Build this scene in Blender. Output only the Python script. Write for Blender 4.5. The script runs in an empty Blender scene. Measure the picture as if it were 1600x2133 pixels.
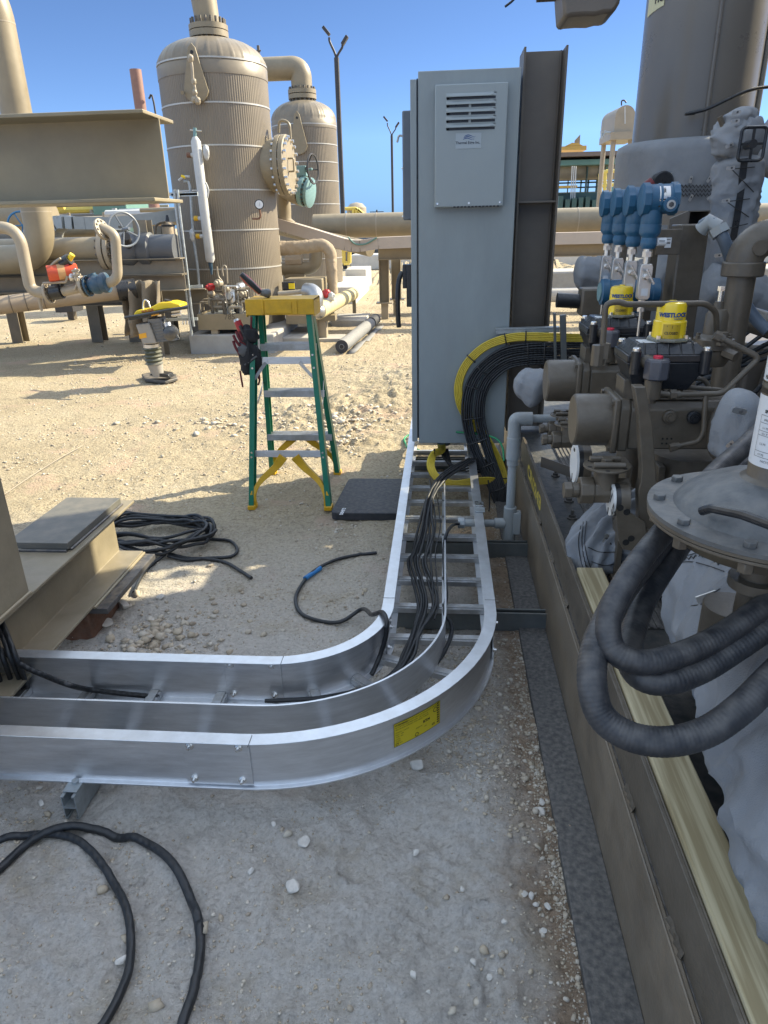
import bpy, math, random
import numpy as np
from mathutils import Vector, Matrix, noise as mn
R=math.radians
random.seed(7); rng=np.random.default_rng(7)
SC=bpy.context.scene; C=SC.collection
# ---------------------------------------------------------------- camera
F_PX=1440.; PITCH=R(22.7); YAW=R(5.0); ROLL=R(1.35); CAM=Vector((0,0,1.55))
_f=Vector((-math.sin(YAW)*math.cos(PITCH), math.cos(YAW)*math.cos(PITCH), -math.sin(PITCH)))
_r0=Vector((math.cos(YAW), math.sin(YAW),0)); _u0=_r0.cross(_f)
_r=_r0*math.cos(ROLL)-_u0*math.sin(ROLL); _u=_u0*math.cos(ROLL)+_r0*math.sin(ROLL)
cd=bpy.data.cameras.new('camera'); cam=bpy.data.objects.new('camera',cd); C.objects.link(cam)
cd.sensor_fit='VERTICAL'; cd.sensor_height=36; cd.lens=F_PX/2133*36; cd.clip_start=.02; cd.clip_end=3000
M=Matrix((_r,_u,-_f)).transposed().to_4x4(); M.translation=CAM; cam.matrix_world=M
SC.camera=cam
def B(px,py,X=None,Y=None,Z=None):
    "world point on the plane X=, Y= or Z= that the survey photo's pixel looks at"
    d=_f+_r*((px-800)/F_PX)-_u*((py-1066.5)/F_PX)
    t=(X-CAM.x)/d.x if X is not None else (Y-CAM.y)/d.y if Y is not None else (Z-CAM.z)/d.z
    return CAM+d*t
def V(*a): return Vector(a)
# ---------------------------------------------------------------- light
S_EL=R(33); S_AZ=math.atan2(.889,.458)
SD=Vector((math.sin(S_AZ)*math.cos(S_EL), math.cos(S_AZ)*math.cos(S_EL), math.sin(S_EL)))
w=bpy.data.worlds.new('World'); SC.world=w; w.use_nodes=True
nt=w.node_tree; bg=nt.nodes['Background']
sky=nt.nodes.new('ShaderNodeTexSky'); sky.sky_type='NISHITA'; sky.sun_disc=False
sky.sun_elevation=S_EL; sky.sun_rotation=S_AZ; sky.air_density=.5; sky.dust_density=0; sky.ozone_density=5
# low sky dimmed to deep blue, unseen upper sky boosted as added fill light
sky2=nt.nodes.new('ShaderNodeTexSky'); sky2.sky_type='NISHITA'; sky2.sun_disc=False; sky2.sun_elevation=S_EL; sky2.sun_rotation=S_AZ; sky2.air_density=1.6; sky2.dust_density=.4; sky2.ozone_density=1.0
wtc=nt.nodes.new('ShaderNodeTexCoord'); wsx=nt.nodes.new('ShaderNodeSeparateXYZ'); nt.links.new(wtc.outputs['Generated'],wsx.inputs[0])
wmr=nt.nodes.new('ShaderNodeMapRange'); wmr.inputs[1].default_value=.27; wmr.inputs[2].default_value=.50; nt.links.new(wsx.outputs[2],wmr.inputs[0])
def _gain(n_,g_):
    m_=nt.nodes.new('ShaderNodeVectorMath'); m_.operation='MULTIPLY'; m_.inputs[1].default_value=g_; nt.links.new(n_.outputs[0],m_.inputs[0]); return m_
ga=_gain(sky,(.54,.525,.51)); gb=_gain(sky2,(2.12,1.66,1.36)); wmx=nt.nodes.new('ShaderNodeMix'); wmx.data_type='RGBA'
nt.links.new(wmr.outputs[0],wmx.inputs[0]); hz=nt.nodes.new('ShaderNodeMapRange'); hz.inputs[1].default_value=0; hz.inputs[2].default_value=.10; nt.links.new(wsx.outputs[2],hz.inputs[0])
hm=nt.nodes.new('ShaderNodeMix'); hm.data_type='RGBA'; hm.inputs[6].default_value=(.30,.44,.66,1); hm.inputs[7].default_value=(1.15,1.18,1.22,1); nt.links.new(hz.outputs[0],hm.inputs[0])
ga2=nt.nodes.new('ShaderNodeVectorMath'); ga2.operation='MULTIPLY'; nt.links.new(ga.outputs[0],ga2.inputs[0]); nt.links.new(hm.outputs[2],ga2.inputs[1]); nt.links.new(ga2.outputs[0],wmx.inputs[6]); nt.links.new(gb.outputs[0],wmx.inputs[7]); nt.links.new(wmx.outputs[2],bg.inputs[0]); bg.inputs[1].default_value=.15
sl=bpy.data.lights.new('sun','SUN'); sl.energy=5.0; sl.angle=R(.5); sl.color=(1,.90,.66)
so=bpy.data.objects.new('sun',sl); C.objects.link(so); so.rotation_euler=SD.to_track_quat('Z','Y').to_euler(); so.location=(5,5,8)
SC.view_settings.view_transform='Standard'; SC.view_settings.look='None'; SC.view_settings.exposure=1.12; SC.view_settings.gamma=1
# ---------------------------------------------------------------- materials
def mat(name,col,rough=.5,metal=0,var=.12,scale=6,bump=.15,bscale=80,dust=0,dcol=(.33,.28,.22),spec=.5,wave=None,coat=0,stretch=None,alpha=None):
    m=bpy.data.materials.new(name); m.use_nodes=True; n=m.node_tree; L=n.links.new
    p=n.nodes['Principled BSDF']; p.inputs['Roughness'].default_value=rough; p.inputs['Metallic'].default_value=metal
    p.inputs['Specular IOR Level'].default_value=spec; p.inputs['Coat Weight'].default_value=coat
    tc=n.nodes.new('ShaderNodeTexCoord'); co=tc.outputs['Object']
    if stretch:
        mp=n.nodes.new('ShaderNodeMapping'); mp.inputs['Scale'].default_value=stretch; L(co,mp.inputs[0]); co=mp.outputs[0]
    no=n.nodes.new('ShaderNodeTexNoise'); no.inputs['Scale'].default_value=scale; no.inputs['Detail'].default_value=7; no.inputs['Roughness'].default_value=.65
    L(co,no.inputs['Vector'])
    cr=n.nodes.new('ShaderNodeValToRGB'); cr.color_ramp.elements[0].position=.3; cr.color_ramp.elements[1].position=.72
    cr.color_ramp.elements[0].color=tuple(c*(1-var) for c in col)+(1,); cr.color_ramp.elements[1].color=tuple(min(1,c*(1+var)) for c in col)+(1,)
    L(no.outputs[0],cr.inputs[0]); out=cr.outputs[0]
    if dust>0:
        g=n.nodes.new('ShaderNodeNewGeometry'); sx=n.nodes.new('ShaderNodeSeparateXYZ'); L(g.outputs['Normal'],sx.inputs[0])
        n2=n.nodes.new('ShaderNodeTexNoise'); n2.inputs['Scale'].default_value=scale*3; n2.inputs['Detail'].default_value=8; L(co,n2.inputs['Vector'])
        mr=n.nodes.new('ShaderNodeMapRange'); mr.inputs[1].default_value=.35; mr.inputs[2].default_value=.7; L(n2.outputs[0],mr.inputs[0])
        ml=n.nodes.new('ShaderNodeMath'); ml.operation='MULTIPLY_ADD'; ml.inputs[1].default_value=.65; ml.inputs[2].default_value=.35; ml.use_clamp=True; L(sx.outputs[2],ml.inputs[0])
        m2=n.nodes.new('ShaderNodeMath'); m2.operation='MULTIPLY'; L(mr.outputs[0],m2.inputs[0]); L(ml.outputs[0],m2.inputs[1])
        m3=n.nodes.new('ShaderNodeMath'); m3.operation='MULTIPLY'; m3.inputs[1].default_value=dust; m3.use_clamp=True; L(m2.outputs[0],m3.inputs[0])
        mx=n.nodes.new('ShaderNodeMix'); mx.data_type='RGBA'; L(m3.outputs[0],mx.inputs[0]); L(out,mx.inputs[6]); mx.inputs[7].default_value=dcol+(1,); out=mx.outputs[2]
    L(out,p.inputs['Base Color'])
    if metal>.3 or rough<.6:
        r2=n.nodes.new('ShaderNodeMapRange'); r2.inputs[3].default_value=max(.05,rough-.1); r2.inputs[4].default_value=min(1,rough+.14); L(no.outputs[0],r2.inputs[0]); L(r2.outputs[0],p.inputs['Roughness'])
    if bump>0:
        nb=n.nodes.new('ShaderNodeTexNoise'); nb.inputs['Scale'].default_value=bscale; nb.inputs['Detail'].default_value=4; L(co,nb.inputs['Vector'])
        bm=n.nodes.new('ShaderNodeBump'); bm.inputs['Strength'].default_value=bump; bm.inputs['Distance'].default_value=.004; L(nb.outputs[0],bm.inputs['Height']); L(bm.outputs[0],p.inputs['Normal'])
        if wave:
            wv=n.nodes.new('ShaderNodeTexWave'); wv.inputs['Scale'].default_value=wave; wv.inputs['Distortion'].default_value=2.; wv.inputs['Detail'].default_value=2; L(co,wv.inputs['Vector'])
            b2=n.nodes.new('ShaderNodeBump'); b2.inputs['Strength'].default_value=.35; b2.inputs['Distance'].default_value=.003; L(wv.outputs['Fac'],b2.inputs['Height']); L(bm.outputs[0],b2.inputs['Normal']); L(b2.outputs[0],p.inputs['Normal'])
    if alpha: p.inputs['Transmission Weight'].default_value=alpha; p.inputs['IOR'].default_value=1.45
    return m
TAN=mat('tan_paint',(.24,.197,.130),.45,var=.14,scale=3,bump=.12,dust=.25,dcol=(.42,.35,.25))
TAN2=mat('pale_tan_paint',(.32,.27,.20),.42,var=.12,scale=3,bump=.06,dust=.15)
OLIVE=mat('brown_paint',(.105,.086,.063),.36,var=.22,scale=11,bump=.25,dust=.22,dcol=(.25,.22,.18))
OLIVEW=mat('brown_web_paint',(.19,.150,.105),.42,var=.3,scale=6,bump=.3,dust=.6,dcol=(.22,.20,.17))
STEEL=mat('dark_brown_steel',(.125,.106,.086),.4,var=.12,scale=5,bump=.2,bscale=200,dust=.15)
BEAMT=mat('tan_beam_paint',(.30,.25,.16),.42,var=.14,scale=4,bump=.1,dust=.3)
RAW=mat('raw_mill_steel',(.085,.085,.09),.45,.35,var=.3,scale=14,bump=.2,dust=.5)
RUST=mat('rusty_steel',(.16,.075,.045),.8,var=.3,scale=20,bump=.4,dust=.5)
CAB=mat('grey_cabinet_enamel',(.268,.305,.315),.40,var=.09,scale=2.2,bump=.15,bscale=40,dust=.08,stretch=(2.5,2.5,.8))
CAB2=mat('grey_light_enamel',(.30,.34,.35),.4,var=.04,scale=3,bump=.1,bscale=300)
PVC=mat('grey_conduit_coating',(.33,.36,.37),.45,var=.1,scale=12,bump=.1,dust=.35)
ALU=mat('aluminium',(.72,.74,.77),.37,.9,var=.12,scale=9,bump=.12,bscale=50,dust=.22,dcol=(.45,.42,.38),stretch=(1,1,7))
ALU2=mat('aluminium_rung',(.50,.51,.52),.45,.85,var=.25,scale=16,bump=.15,dust=.5)
GALV=mat('galvanised_steel',(.42,.46,.48),.48,.7,var=.2,scale=30,bump=.1,dust=.4)
STRUT=mat('strut_grey_green',(.15,.165,.165),.45,.4,var=.18,scale=12,bump=.1,dust=.35)
INOX=mat('stainless',(.62,.60,.57),.3,.9,var=.12,scale=25,bump=.08)
CHROME=mat('bright_bolt_zinc',(.75,.75,.74),.25,.95,var=.1,scale=40,bump=.05)
CABLE=mat('black_cable_jacket',(.017,.019,.022),.42,var=.3,scale=25,bump=.25,bscale=120,dust=.06,dcol=(.12,.11,.10),wave=14)
CABLEY=mat('yellow_cable_jacket',(.66,.50,.055),.45,var=.12,scale=25,bump=.1)
CABLEG=mat('green_cable_jacket',(.02,.25,.10),.45,var=.12,bump=.1)
HOSE=mat('dusty_rubber_hose',(.030,.032,.037),.44,var=.3,scale=12,bump=.12,bscale=160,dust=.5,dcol=(.19,.178,.165),spec=.45)
BLK=mat('black_plastic',(.016,.018,.022),.28,var=.2,scale=20,bump=.12,bscale=200,dust=.12)
FOAM=mat('black_foam',(.022,.025,.032),.62,var=.2,scale=15,bump=.25,bscale=350,dust=.16)
QUILT=mat('grey_blanket_cloth',(.25,.262,.28),.82,var=.10,scale=6,bump=.5,bscale=420,dust=.25,dcol=(.40,.38,.34),spec=.2)
QUILTT=mat('tan_blanket_cloth',(.36,.29,.21),.85,var=.12,scale=8,bump=.4,bscale=200,spec=.2)
for _m in (QUILT,QUILTT):
    n=_m.node_tree; L=n.links.new; p=n.nodes['Principled BSDF']; old=p.inputs['Normal'].links[0].from_socket
    tc=n.nodes.new('ShaderNodeTexCoord'); nz=n.nodes.new('ShaderNodeTexNoise'); nz.inputs['Scale'].default_value=7; nz.inputs['Detail'].default_value=3; L(tc.outputs['Object'],nz.inputs['Vector'])
    ad=n.nodes.new('ShaderNodeMix'); ad.data_type='RGBA'; ad.inputs[0].default_value=.12; L(tc.outputs['Object'],ad.inputs[6]); L(nz.outputs['Color'],ad.inputs[7])
    h=None
    for sc_,st_,di_ in ((3.2,.9,.045),(8,.6,.018)):
        vo=n.nodes.new('ShaderNodeTexNoise'); vo.noise_type='RIDGED_MULTIFRACTAL'; vo.inputs['Scale'].default_value=sc_; vo.inputs['Detail'].default_value=2; vo.inputs['Distortion'].default_value=.8; L(ad.outputs[2],vo.inputs['Vector'])
        b=n.nodes.new('ShaderNodeBump'); b.invert=True; b.inputs['Strength'].default_value=st_; b.inputs['Distance'].default_value=di_; L(vo.outputs[0],b.inputs['Height']); L(h if h else old,b.inputs['Normal']); h=b.outputs[0]
    L(h,p.inputs['Normal'])
LACE=mat('lacing_wire',(.06,.06,.06),.4,.6,bump=0)
BLUE=mat('blue_enamel',(.022,.105,.20),.33,var=.08,scale=10,bump=.12,bscale=250,dust=.15)
BLUED=mat('dark_blue_valve_paint',(.015,.06,.11),.4,var=.2,bump=.1,dust=.3)
TEALP=mat('pale_teal_valve_paint',(.16,.28,.29),.45,var=.1,bump=.1)
WYEL=mat('yellow_lens_plastic',(.88,.62,.015),.22,var=.04,bump=.02,coat=.5)
WYEL2=mat('amber_lens_window',(.50,.34,.02),.25,var=.1,bump=.02)
CLEAR=mat('clear_plastic_rim',(.45,.45,.38),.15,var=.05,bump=.02,alpha=.6)
INKB=mat('blue_ink',(.01,.06,.22),.5,bump=0,var=0)
INK=mat('black_ink',(.012,.012,.012),.5,bump=0,var=0)
WHITE=mat('white_paint',(.72,.72,.70),.45,var=.05,bump=.03)
PAPER=mat('white_label',(.66,.68,.70),.4,var=.05,bump=.03)
YLAB=mat('yellow_label',(.66,.52,.015),.4,var=.05,bump=.02)
YPAINT=mat('yellow_stencil_paint',(.50,.38,.07),.5,var=.2,bump=.05,scale=40)
GREENF=mat('green_fibreglass',(.004,.155,.085),.35,var=.08,scale=8,bump=.1,dust=.06)
YCAP=mat('yellow_moulded_plastic',(.64,.36,.010),.42,var=.18,scale=14,bump=.12,dust=.25,dcol=(.25,.20,.10))
YMACH=mat('yellow_machine_paint',(.80,.55,.01),.3,var=.06,bump=.04)
RED=mat('red_plastic',(.42,.025,.03),.4,var=.12,bump=.08)
ORANGE=mat('orange_red_enamel',(.62,.09,.035),.35,var=.1,bump=.04)
PINK=mat('pink_cap',(.75,.04,.08),.4,bump=0)
BROWNP=mat('red_brown_stack',(.24,.13,.10),.6,var=.12,bump=.1)
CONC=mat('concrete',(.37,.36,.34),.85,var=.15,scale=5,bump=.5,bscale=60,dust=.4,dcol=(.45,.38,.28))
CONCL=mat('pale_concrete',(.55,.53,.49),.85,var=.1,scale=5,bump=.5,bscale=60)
RIBT=mat('ribbed_tan_cladding',(.185,.152,.110),.40,.0,var=.12,scale=1.6,bump=.05,spec=.6)
BAND=mat('steel_band',(.48,.46,.42),.4,.5,bump=0,var=.05)
WHITEI=mat('white_insulation',(.48,.48,.47),.5,var=.1,bump=.2,bscale=40)
GREENB=mat('pale_green_steel',(.11,.22,.19),.5,var=.1,scale=2,bump=.05)
GREEND=mat('dark_green_machine',(.04,.085,.08),.5,var=.25,scale=3,bump=.1)
YRAIL=mat('yellow_handrail_paint',(.62,.48,.10),.45,bump=.03)
YCRANE=mat('amber_crane_paint',(.60,.36,.08),.45,var=.1,bump=.03)
DARKP=mat('dark_lamp_post_paint',(.035,.033,.035),.5,bump=.05)
TEXT=mat('geotextile',(.15,.155,.16),.75,var=.15,scale=30,bump=.4,bscale=150,dust=.6,dcol=(.38,.34,.28))
VESS=mat('dark_taupe_vessel_paint',(.145,.13,.112),.27,var=.06,scale=2,bump=.05,dust=.15,dcol=(.2,.18,.16))
DECK=mat('painted_deck_plate',(.036,.040,.040),.5,var=.3,scale=9,bump=.5,bscale=90,dust=.5,dcol=(.16,.14,.12))
DSTEEL=mat('dusty_bare_steel',(.075,.073,.070),.7,.0,var=.18,scale=22,bump=.5,bscale=200,dust=.55,dcol=(.25,.225,.20))
SIL=mat('silver_foil',(.38,.38,.38),.38,.9,var=.1,scale=10,bump=.6,bscale=18)
ALC=mat('cast_grey_aluminium',(.115,.12,.122),.5,.3,var=.3,scale=12,bump=.35,bscale=80,dust=.35,dcol=(.30,.28,.25))
# wood
def wood():
    m=mat('treated_timber',(.44,.38,.22),.7,var=.1,scale=5,bump=.2); n=m.node_tree; L=n.links.new; p=n.nodes['Principled BSDF']
    tc=n.nodes.new('ShaderNodeTexCoord'); mp=n.nodes.new('ShaderNodeMapping'); mp.inputs['Scale'].default_value=(1,.035,1); L(tc.outputs['Object'],mp.inputs[0])
    wv=n.nodes.new('ShaderNodeTexNoise'); wv.inputs['Scale'].default_value=85; wv.inputs['Detail'].default_value=3; L(mp.outputs[0],wv.inputs['Vector'])
    cr=n.nodes.new('ShaderNodeValToRGB'); e=cr.color_ramp.elements; e[0].position=.38; e[0].color=(.30,.24,.13,1); e[1].position=.60; e[1].color=(.50,.43,.27,1); L(wv.outputs[0],cr.inputs[0])
    L(cr.outputs[0],p.inputs['Base Color']); b=n.nodes.new('ShaderNodeBump'); b.inputs['Strength'].default_value=.5; b.inputs['Distance'].default_value=.002; L(wv.outputs[0],b.inputs['Height']); L(b.outputs[0],p.inputs['Normal'])
    return m
WOOD=wood()
# ---------------------------------------------------------------- mesh builder
def frames(pts,closed=False):
    n=len(pts); T=[]
    for i in range(n):
        a=pts[(i-1)%n] if (closed or i>0) else pts[i]; b=pts[(i+1)%n] if (closed or i<n-1) else pts[i]
        t=(b-a); T.append(t.normalized() if t.length>1e-9 else V(0,0,1))
    up=V(0,0,1) if abs(T[0].z)<.9 else V(1,0,0)
    N=[(up-T[0]*up.dot(T[0])).normalized()]
    for i in range(1,n):
        q=T[i-1].rotation_difference(T[i]); N.append((q@N[-1]).normalized())
    return [(N[i],T[i].cross(N[i]),T[i]) for i in range(n)]
def cr(pts,k=8,closed=False):
    "Catmull-Rom through the points"
    P=[Vector(p) for p in pts]; n=len(P); out=[]
    for i in range(n if closed else n-1):
        p0=P[(i-1)%n] if (closed or i>0) else P[0]*2-P[1]; p1=P[i]; p2=P[(i+1)%n]; p3=P[(i+2)%n] if (closed or i<n-2) else P[-1]*2-P[-2]
        for j in range(k):
            t=j/k; out.append(.5*((2*p1)+(p2-p0)*t+(2*p0-5*p1+4*p2-p3)*t*t+(3*p1-p0-3*p2+p3)*t**3))
    if not closed: out.append(P[-1])
    return out
def bend(pts,r,k=6):
    "polyline with rounded corners of radius r"
    P=[Vector(p) for p in pts]; out=[P[0]]
    for i in range(1,len(P)-1):
        a=(P[i-1]-P[i]); b=(P[i+1]-P[i]); d=min(r,a.length*.48,b.length*.48); p=P[i]+a.normalized()*d; q=P[i]+b.normalized()*d
        for j in range(k+1):
            t=j/k; out.append(p*(1-t)**2+P[i]*2*t*(1-t)+q*t*t)
    out.append(P[-1]); return out
def resample(pts,step):
    out=[pts[0]]; acc=0
    for a,b in zip(pts,pts[1:]):
        L=(b-a).length; n=max(1,int(round(L/step)))
        for j in range(1,n+1): out.append(a.lerp(b,j/n))
    return out
class MB:
    def __init__(s): s.v=[]; s.f=[]
    def add(s,vs,fs):
        o=len(s.v); s.v+= [Vector(v) for v in vs]; s.f+=[tuple(i+o for i in f) for f in fs]; return s
    def box(s,c,size,rot=None):
        x,y,z=[a/2 for a in size]; q=[V(a*x,b*y,d*z) for a in(-1,1) for b in(-1,1) for d in(-1,1)]
        if rot is not None: q=[rot@p for p in q]
        c=Vector(c); return s.add([c+p for p in q],[(0,1,3,2),(4,6,7,5),(0,4,5,1),(2,3,7,6),(0,2,6,4),(1,5,7,3)])
    def bx(s,x0,x1,y0,y1,z0,z1): return s.box(((x0+x1)/2,(y0+y1)/2,(z0+z1)/2),(abs(x1-x0),abs(y1-y0),abs(z1-z0)))
    def hexa(s,p): # 8 points: bottom 4 ccw, top 4 ccw
        return s.add(p,[(3,2,1,0),(4,5,6,7),(0,1,5,4),(1,2,6,5),(2,3,7,6),(3,0,4,7)])
    def bar(s,a,b,w,h,up=V(0,0,1)):
        a=Vector(a);b=Vector(b);t=(b-a).normalized(); u=(up-t*up.dot(t)); u=u.normalized() if u.length>1e-6 else V(1,0,0); r=t.cross(u)
        q=[a+r*i*w/2+u*j*h/2 for i,j in((-1,-1),(1,-1),(1,1),(-1,1))]; q2=[p+(b-a) for p in q]
        return s.hexa(q+q2)
    def tube(s,pts,r,n=10,closed=False,rfn=None,caps=True):
        fr=frames(pts,closed); o=len(s.v); m=len(pts); d=0
        for i,p in enumerate(pts):
            if i: d+=(pts[i]-pts[i-1]).length
            N,Bn,T=fr[i]
            for j in range(n):
                a=2*math.pi*j/n; rr=r[i] if isinstance(r,(list,tuple)) else r
                if rfn: rr=rr*rfn(d,a,p)
                s.v.append(p+N*(math.cos(a)*rr)+Bn*(math.sin(a)*rr))
        for i in range(m if closed else m-1):
            i2=(i+1)%m
            for j in range(n):
                j2=(j+1)%n; s.f.append((o+i*n+j,o+i*n+j2,o+i2*n+j2,o+i2*n+j))
        if caps and not closed:
            s.f.append(tuple(o+j for j in range(n))[::-1]); s.f.append(tuple(o+(m-1)*n+j for j in range(n)))
        return s
    def cyl(s,a,b,r,r2=None,n=20): 
        a=Vector(a);b=Vector(b); return s.tube([a,b],[r,r if r2 is None else r2],n)
    def lathe(s,prof,o,ax=V(0,0,1),n=28,rmod=None):
        o=Vector(o); ax=Vector(ax).normalized(); up=V(0,0,1) if abs(ax.z)<.9 else V(1,0,0)
        N=(up-ax*up.dot(ax)).normalized(); Bn=ax.cross(N); k=len(s.v)
        for (r,h) in prof:
            for j in range(n):
                a=2*math.pi*j/n; rr=max(r,1e-4)*(rmod(a,h) if rmod else 1); s.v.append(o+ax*h+N*math.cos(a)*rr+Bn*math.sin(a)*rr)
        for i in range(len(prof)-1):
            for j in range(n):
                j2=(j+1)%n; s.f.append((k+i*n+j,k+i*n+j2,k+(i+1)*n+j2,k+(i+1)*n+j))
        s.f.append(tuple(k+j for j in range(n))[::-1]); e=k+(len(prof)-1)*n; s.f.append(tuple(e+j for j in range(n)))
        return s
    def prism(s,poly,a,b):
        "polygon of 3d points swept from offset a to offset b"
        n=len(poly); a=Vector(a); b=Vector(b); P=[Vector(p) for p in poly]
        return s.add([p+a for p in P]+[p+b for p in P],[tuple(range(n))[::-1],tuple(range(n,2*n))]+[(i,(i+1)%n,n+(i+1)%n,n+i) for i in range(n)])
    def sweep(s,prof,path):
        "closed profile (u outward, w up) along an XY path"
        k=len(s.v); m=len(prof); n=len(path)
        for i,p in enumerate(path):
            a=path[max(i-1,0)]; b=path[min(i+1,n-1)]; t=(b-a).normalized(); nn=V(t.y,-t.x,0)
            for (u,wz) in prof: s.v.append(p+nn*u+V(0,0,wz))
        for i in range(n-1):
            for j in range(m): s.f.append((k+i*m+j,k+(i+1)*m+j,k+(i+1)*m+(j+1)%m,k+i*m+(j+1)%m))
        s.f.append(tuple(k+j for j in range(m))); s.f.append(tuple(k+(n-1)*m+j for j in range(m))[::-1]); return s
    def hexbolt(s,c,ax,r,h): return s.tube([Vector(c),Vector(c)+Vector(ax).normalized()*h],r,6)
    def text(s,st,size,fn,align='LEFT',bold=0):
        cu=bpy.data.curves.new('t','FONT'); cu.body=st; cu.size=size; cu.align_x=align; cu.offset=bold; cu.resolution_u=3
        ob=bpy.data.objects.new('t',cu); me=ob.to_mesh(); vs=[fn(v.co.x,v.co.y) for v in me.vertices]; fs=[tuple(p.vertices) for p in me.polygons]
        ob.to_mesh_clear(); bpy.data.objects.remove(ob); bpy.data.curves.remove(cu); return s.add(vs,fs)
    def build(s,name,m,parent=None,smooth=35,bevel=0,flip=False):
        me=bpy.data.meshes.new(name); off=parent.matrix_world.translation.copy() if parent is not None and parent.type=='EMPTY' else (WOFF.get(parent,V(0,0,0)) if parent is not None else V(0,0,0))
        if parent is None:
            xs=[v.x for v in s.v]; ys=[v.y for v in s.v]; zs=[v.z for v in s.v]; off=V((min(xs)+max(xs))/2,(min(ys)+max(ys))/2,min(zs))
        me.from_pydata([v-off for v in s.v],[],s.f); me.update()
        import bmesh
        bm=bmesh.new(); bm.from_mesh(me); bmesh.ops.recalc_face_normals(bm,faces=bm.faces); bm.to_mesh(me); bm.free()
        if smooth: 
            me.shade_smooth(); me.set_sharp_from_angle(angle=R(smooth))
        me.materials.append(m); o=bpy.data.objects.new(name,me); C.objects.link(o)
        if parent is None: o.location=off
        else: o.parent=parent
        WOFF[o]=off
        if bevel:
            b=o.modifiers.new('bevel','BEVEL'); b.width=bevel; b.segments=2; b.limit_method='ANGLE'; b.angle_limit=R(40); b.harden_normals=False
        return o
WOFF={}
def tag(o,label=None,cat=None,group=None,kind=None):
    if label: o['label']=label
    if cat: o['category']=cat
    if group: o['group']=group
    if kind: o['kind']=kind
    return o
def T(name,label,cat,loc,group=None):
    o=bpy.data.objects.new(name,None); C.objects.link(o); o.location=Vector(loc); o.empty_display_size=.1
    o.matrix_world=Matrix.Translation(Vector(loc)); return tag(o,label,cat,group)
def ibeam_prof(w,h,tf,tw):
    return [(-w/2,-h/2),(w/2,-h/2),(w/2,-h/2+tf),(tw/2,-h/2+tf),(tw/2,h/2-tf),(w/2,h/2-tf),(w/2,h/2),(-w/2,h/2),(-w/2,h/2-tf),(-tw/2,h/2-tf),(-tw/2,-h/2+tf),(-w/2,-h/2+tf)]
def ext(mb,prof,a,b,u,v):
    "2D profile (p,q) -> p*u+q*v, swept a..b"
    a=Vector(a); b=Vector(b); return mb.prism([a+Vector(u)*p+Vector(v)*q for p,q in prof],(0,0,0),b-a)
def flange(mb,c,ax,rp,rf,th,nb=12,br=None):
    c=Vector(c); ax=Vector(ax).normalized(); mb.lathe([(rp,-th*.2),(rf,-th*.2),(rf,th*.8),(rp,th*.8)],c,ax,32)
def bolts(mb,c,ax,rc,br,n,l0,l1):
    c=Vector(c); ax=Vector(ax).normalized(); up=V(0,0,1) if abs(ax.z)<.9 else V(1,0,0); N=(up-ax*up.dot(ax)).normalized(); Bn=ax.cross(N)
    for k in range(n):
        a=2*math.pi*(k+.5)/n; p=c+N*math.cos(a)*rc+Bn*math.sin(a)*rc; mb.tube([p+ax*l0,p+ax*l1],br,6)
def fbm(x,y,octs,seed=0):
    out=np.zeros_like(x)
    for (fr,am) in octs:
        xi=np.floor(x*fr).astype(np.int64); yi=np.floor(y*fr).astype(np.int64); fx=x*fr-xi; fy=y*fr-yi
        fx=fx*fx*(3-2*fx); fy=fy*fy*(3-2*fy)
        def h(a,b):
            n=(a*374761393+b*668265263+seed*1442695041+int(fr*97)*974711)&0xffffffff; n=((n^(n>>13))*1274126177)&0xffffffff; return ((n^(n>>16))&0xffff)/65535.
        out+=am*((h(xi,yi)*(1-fx)+h(xi+1,yi)*fx)*(1-fy)+(h(xi,yi+1)*(1-fx)+h(xi+1,yi+1)*fx)*fy-.5)
    return out
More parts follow.
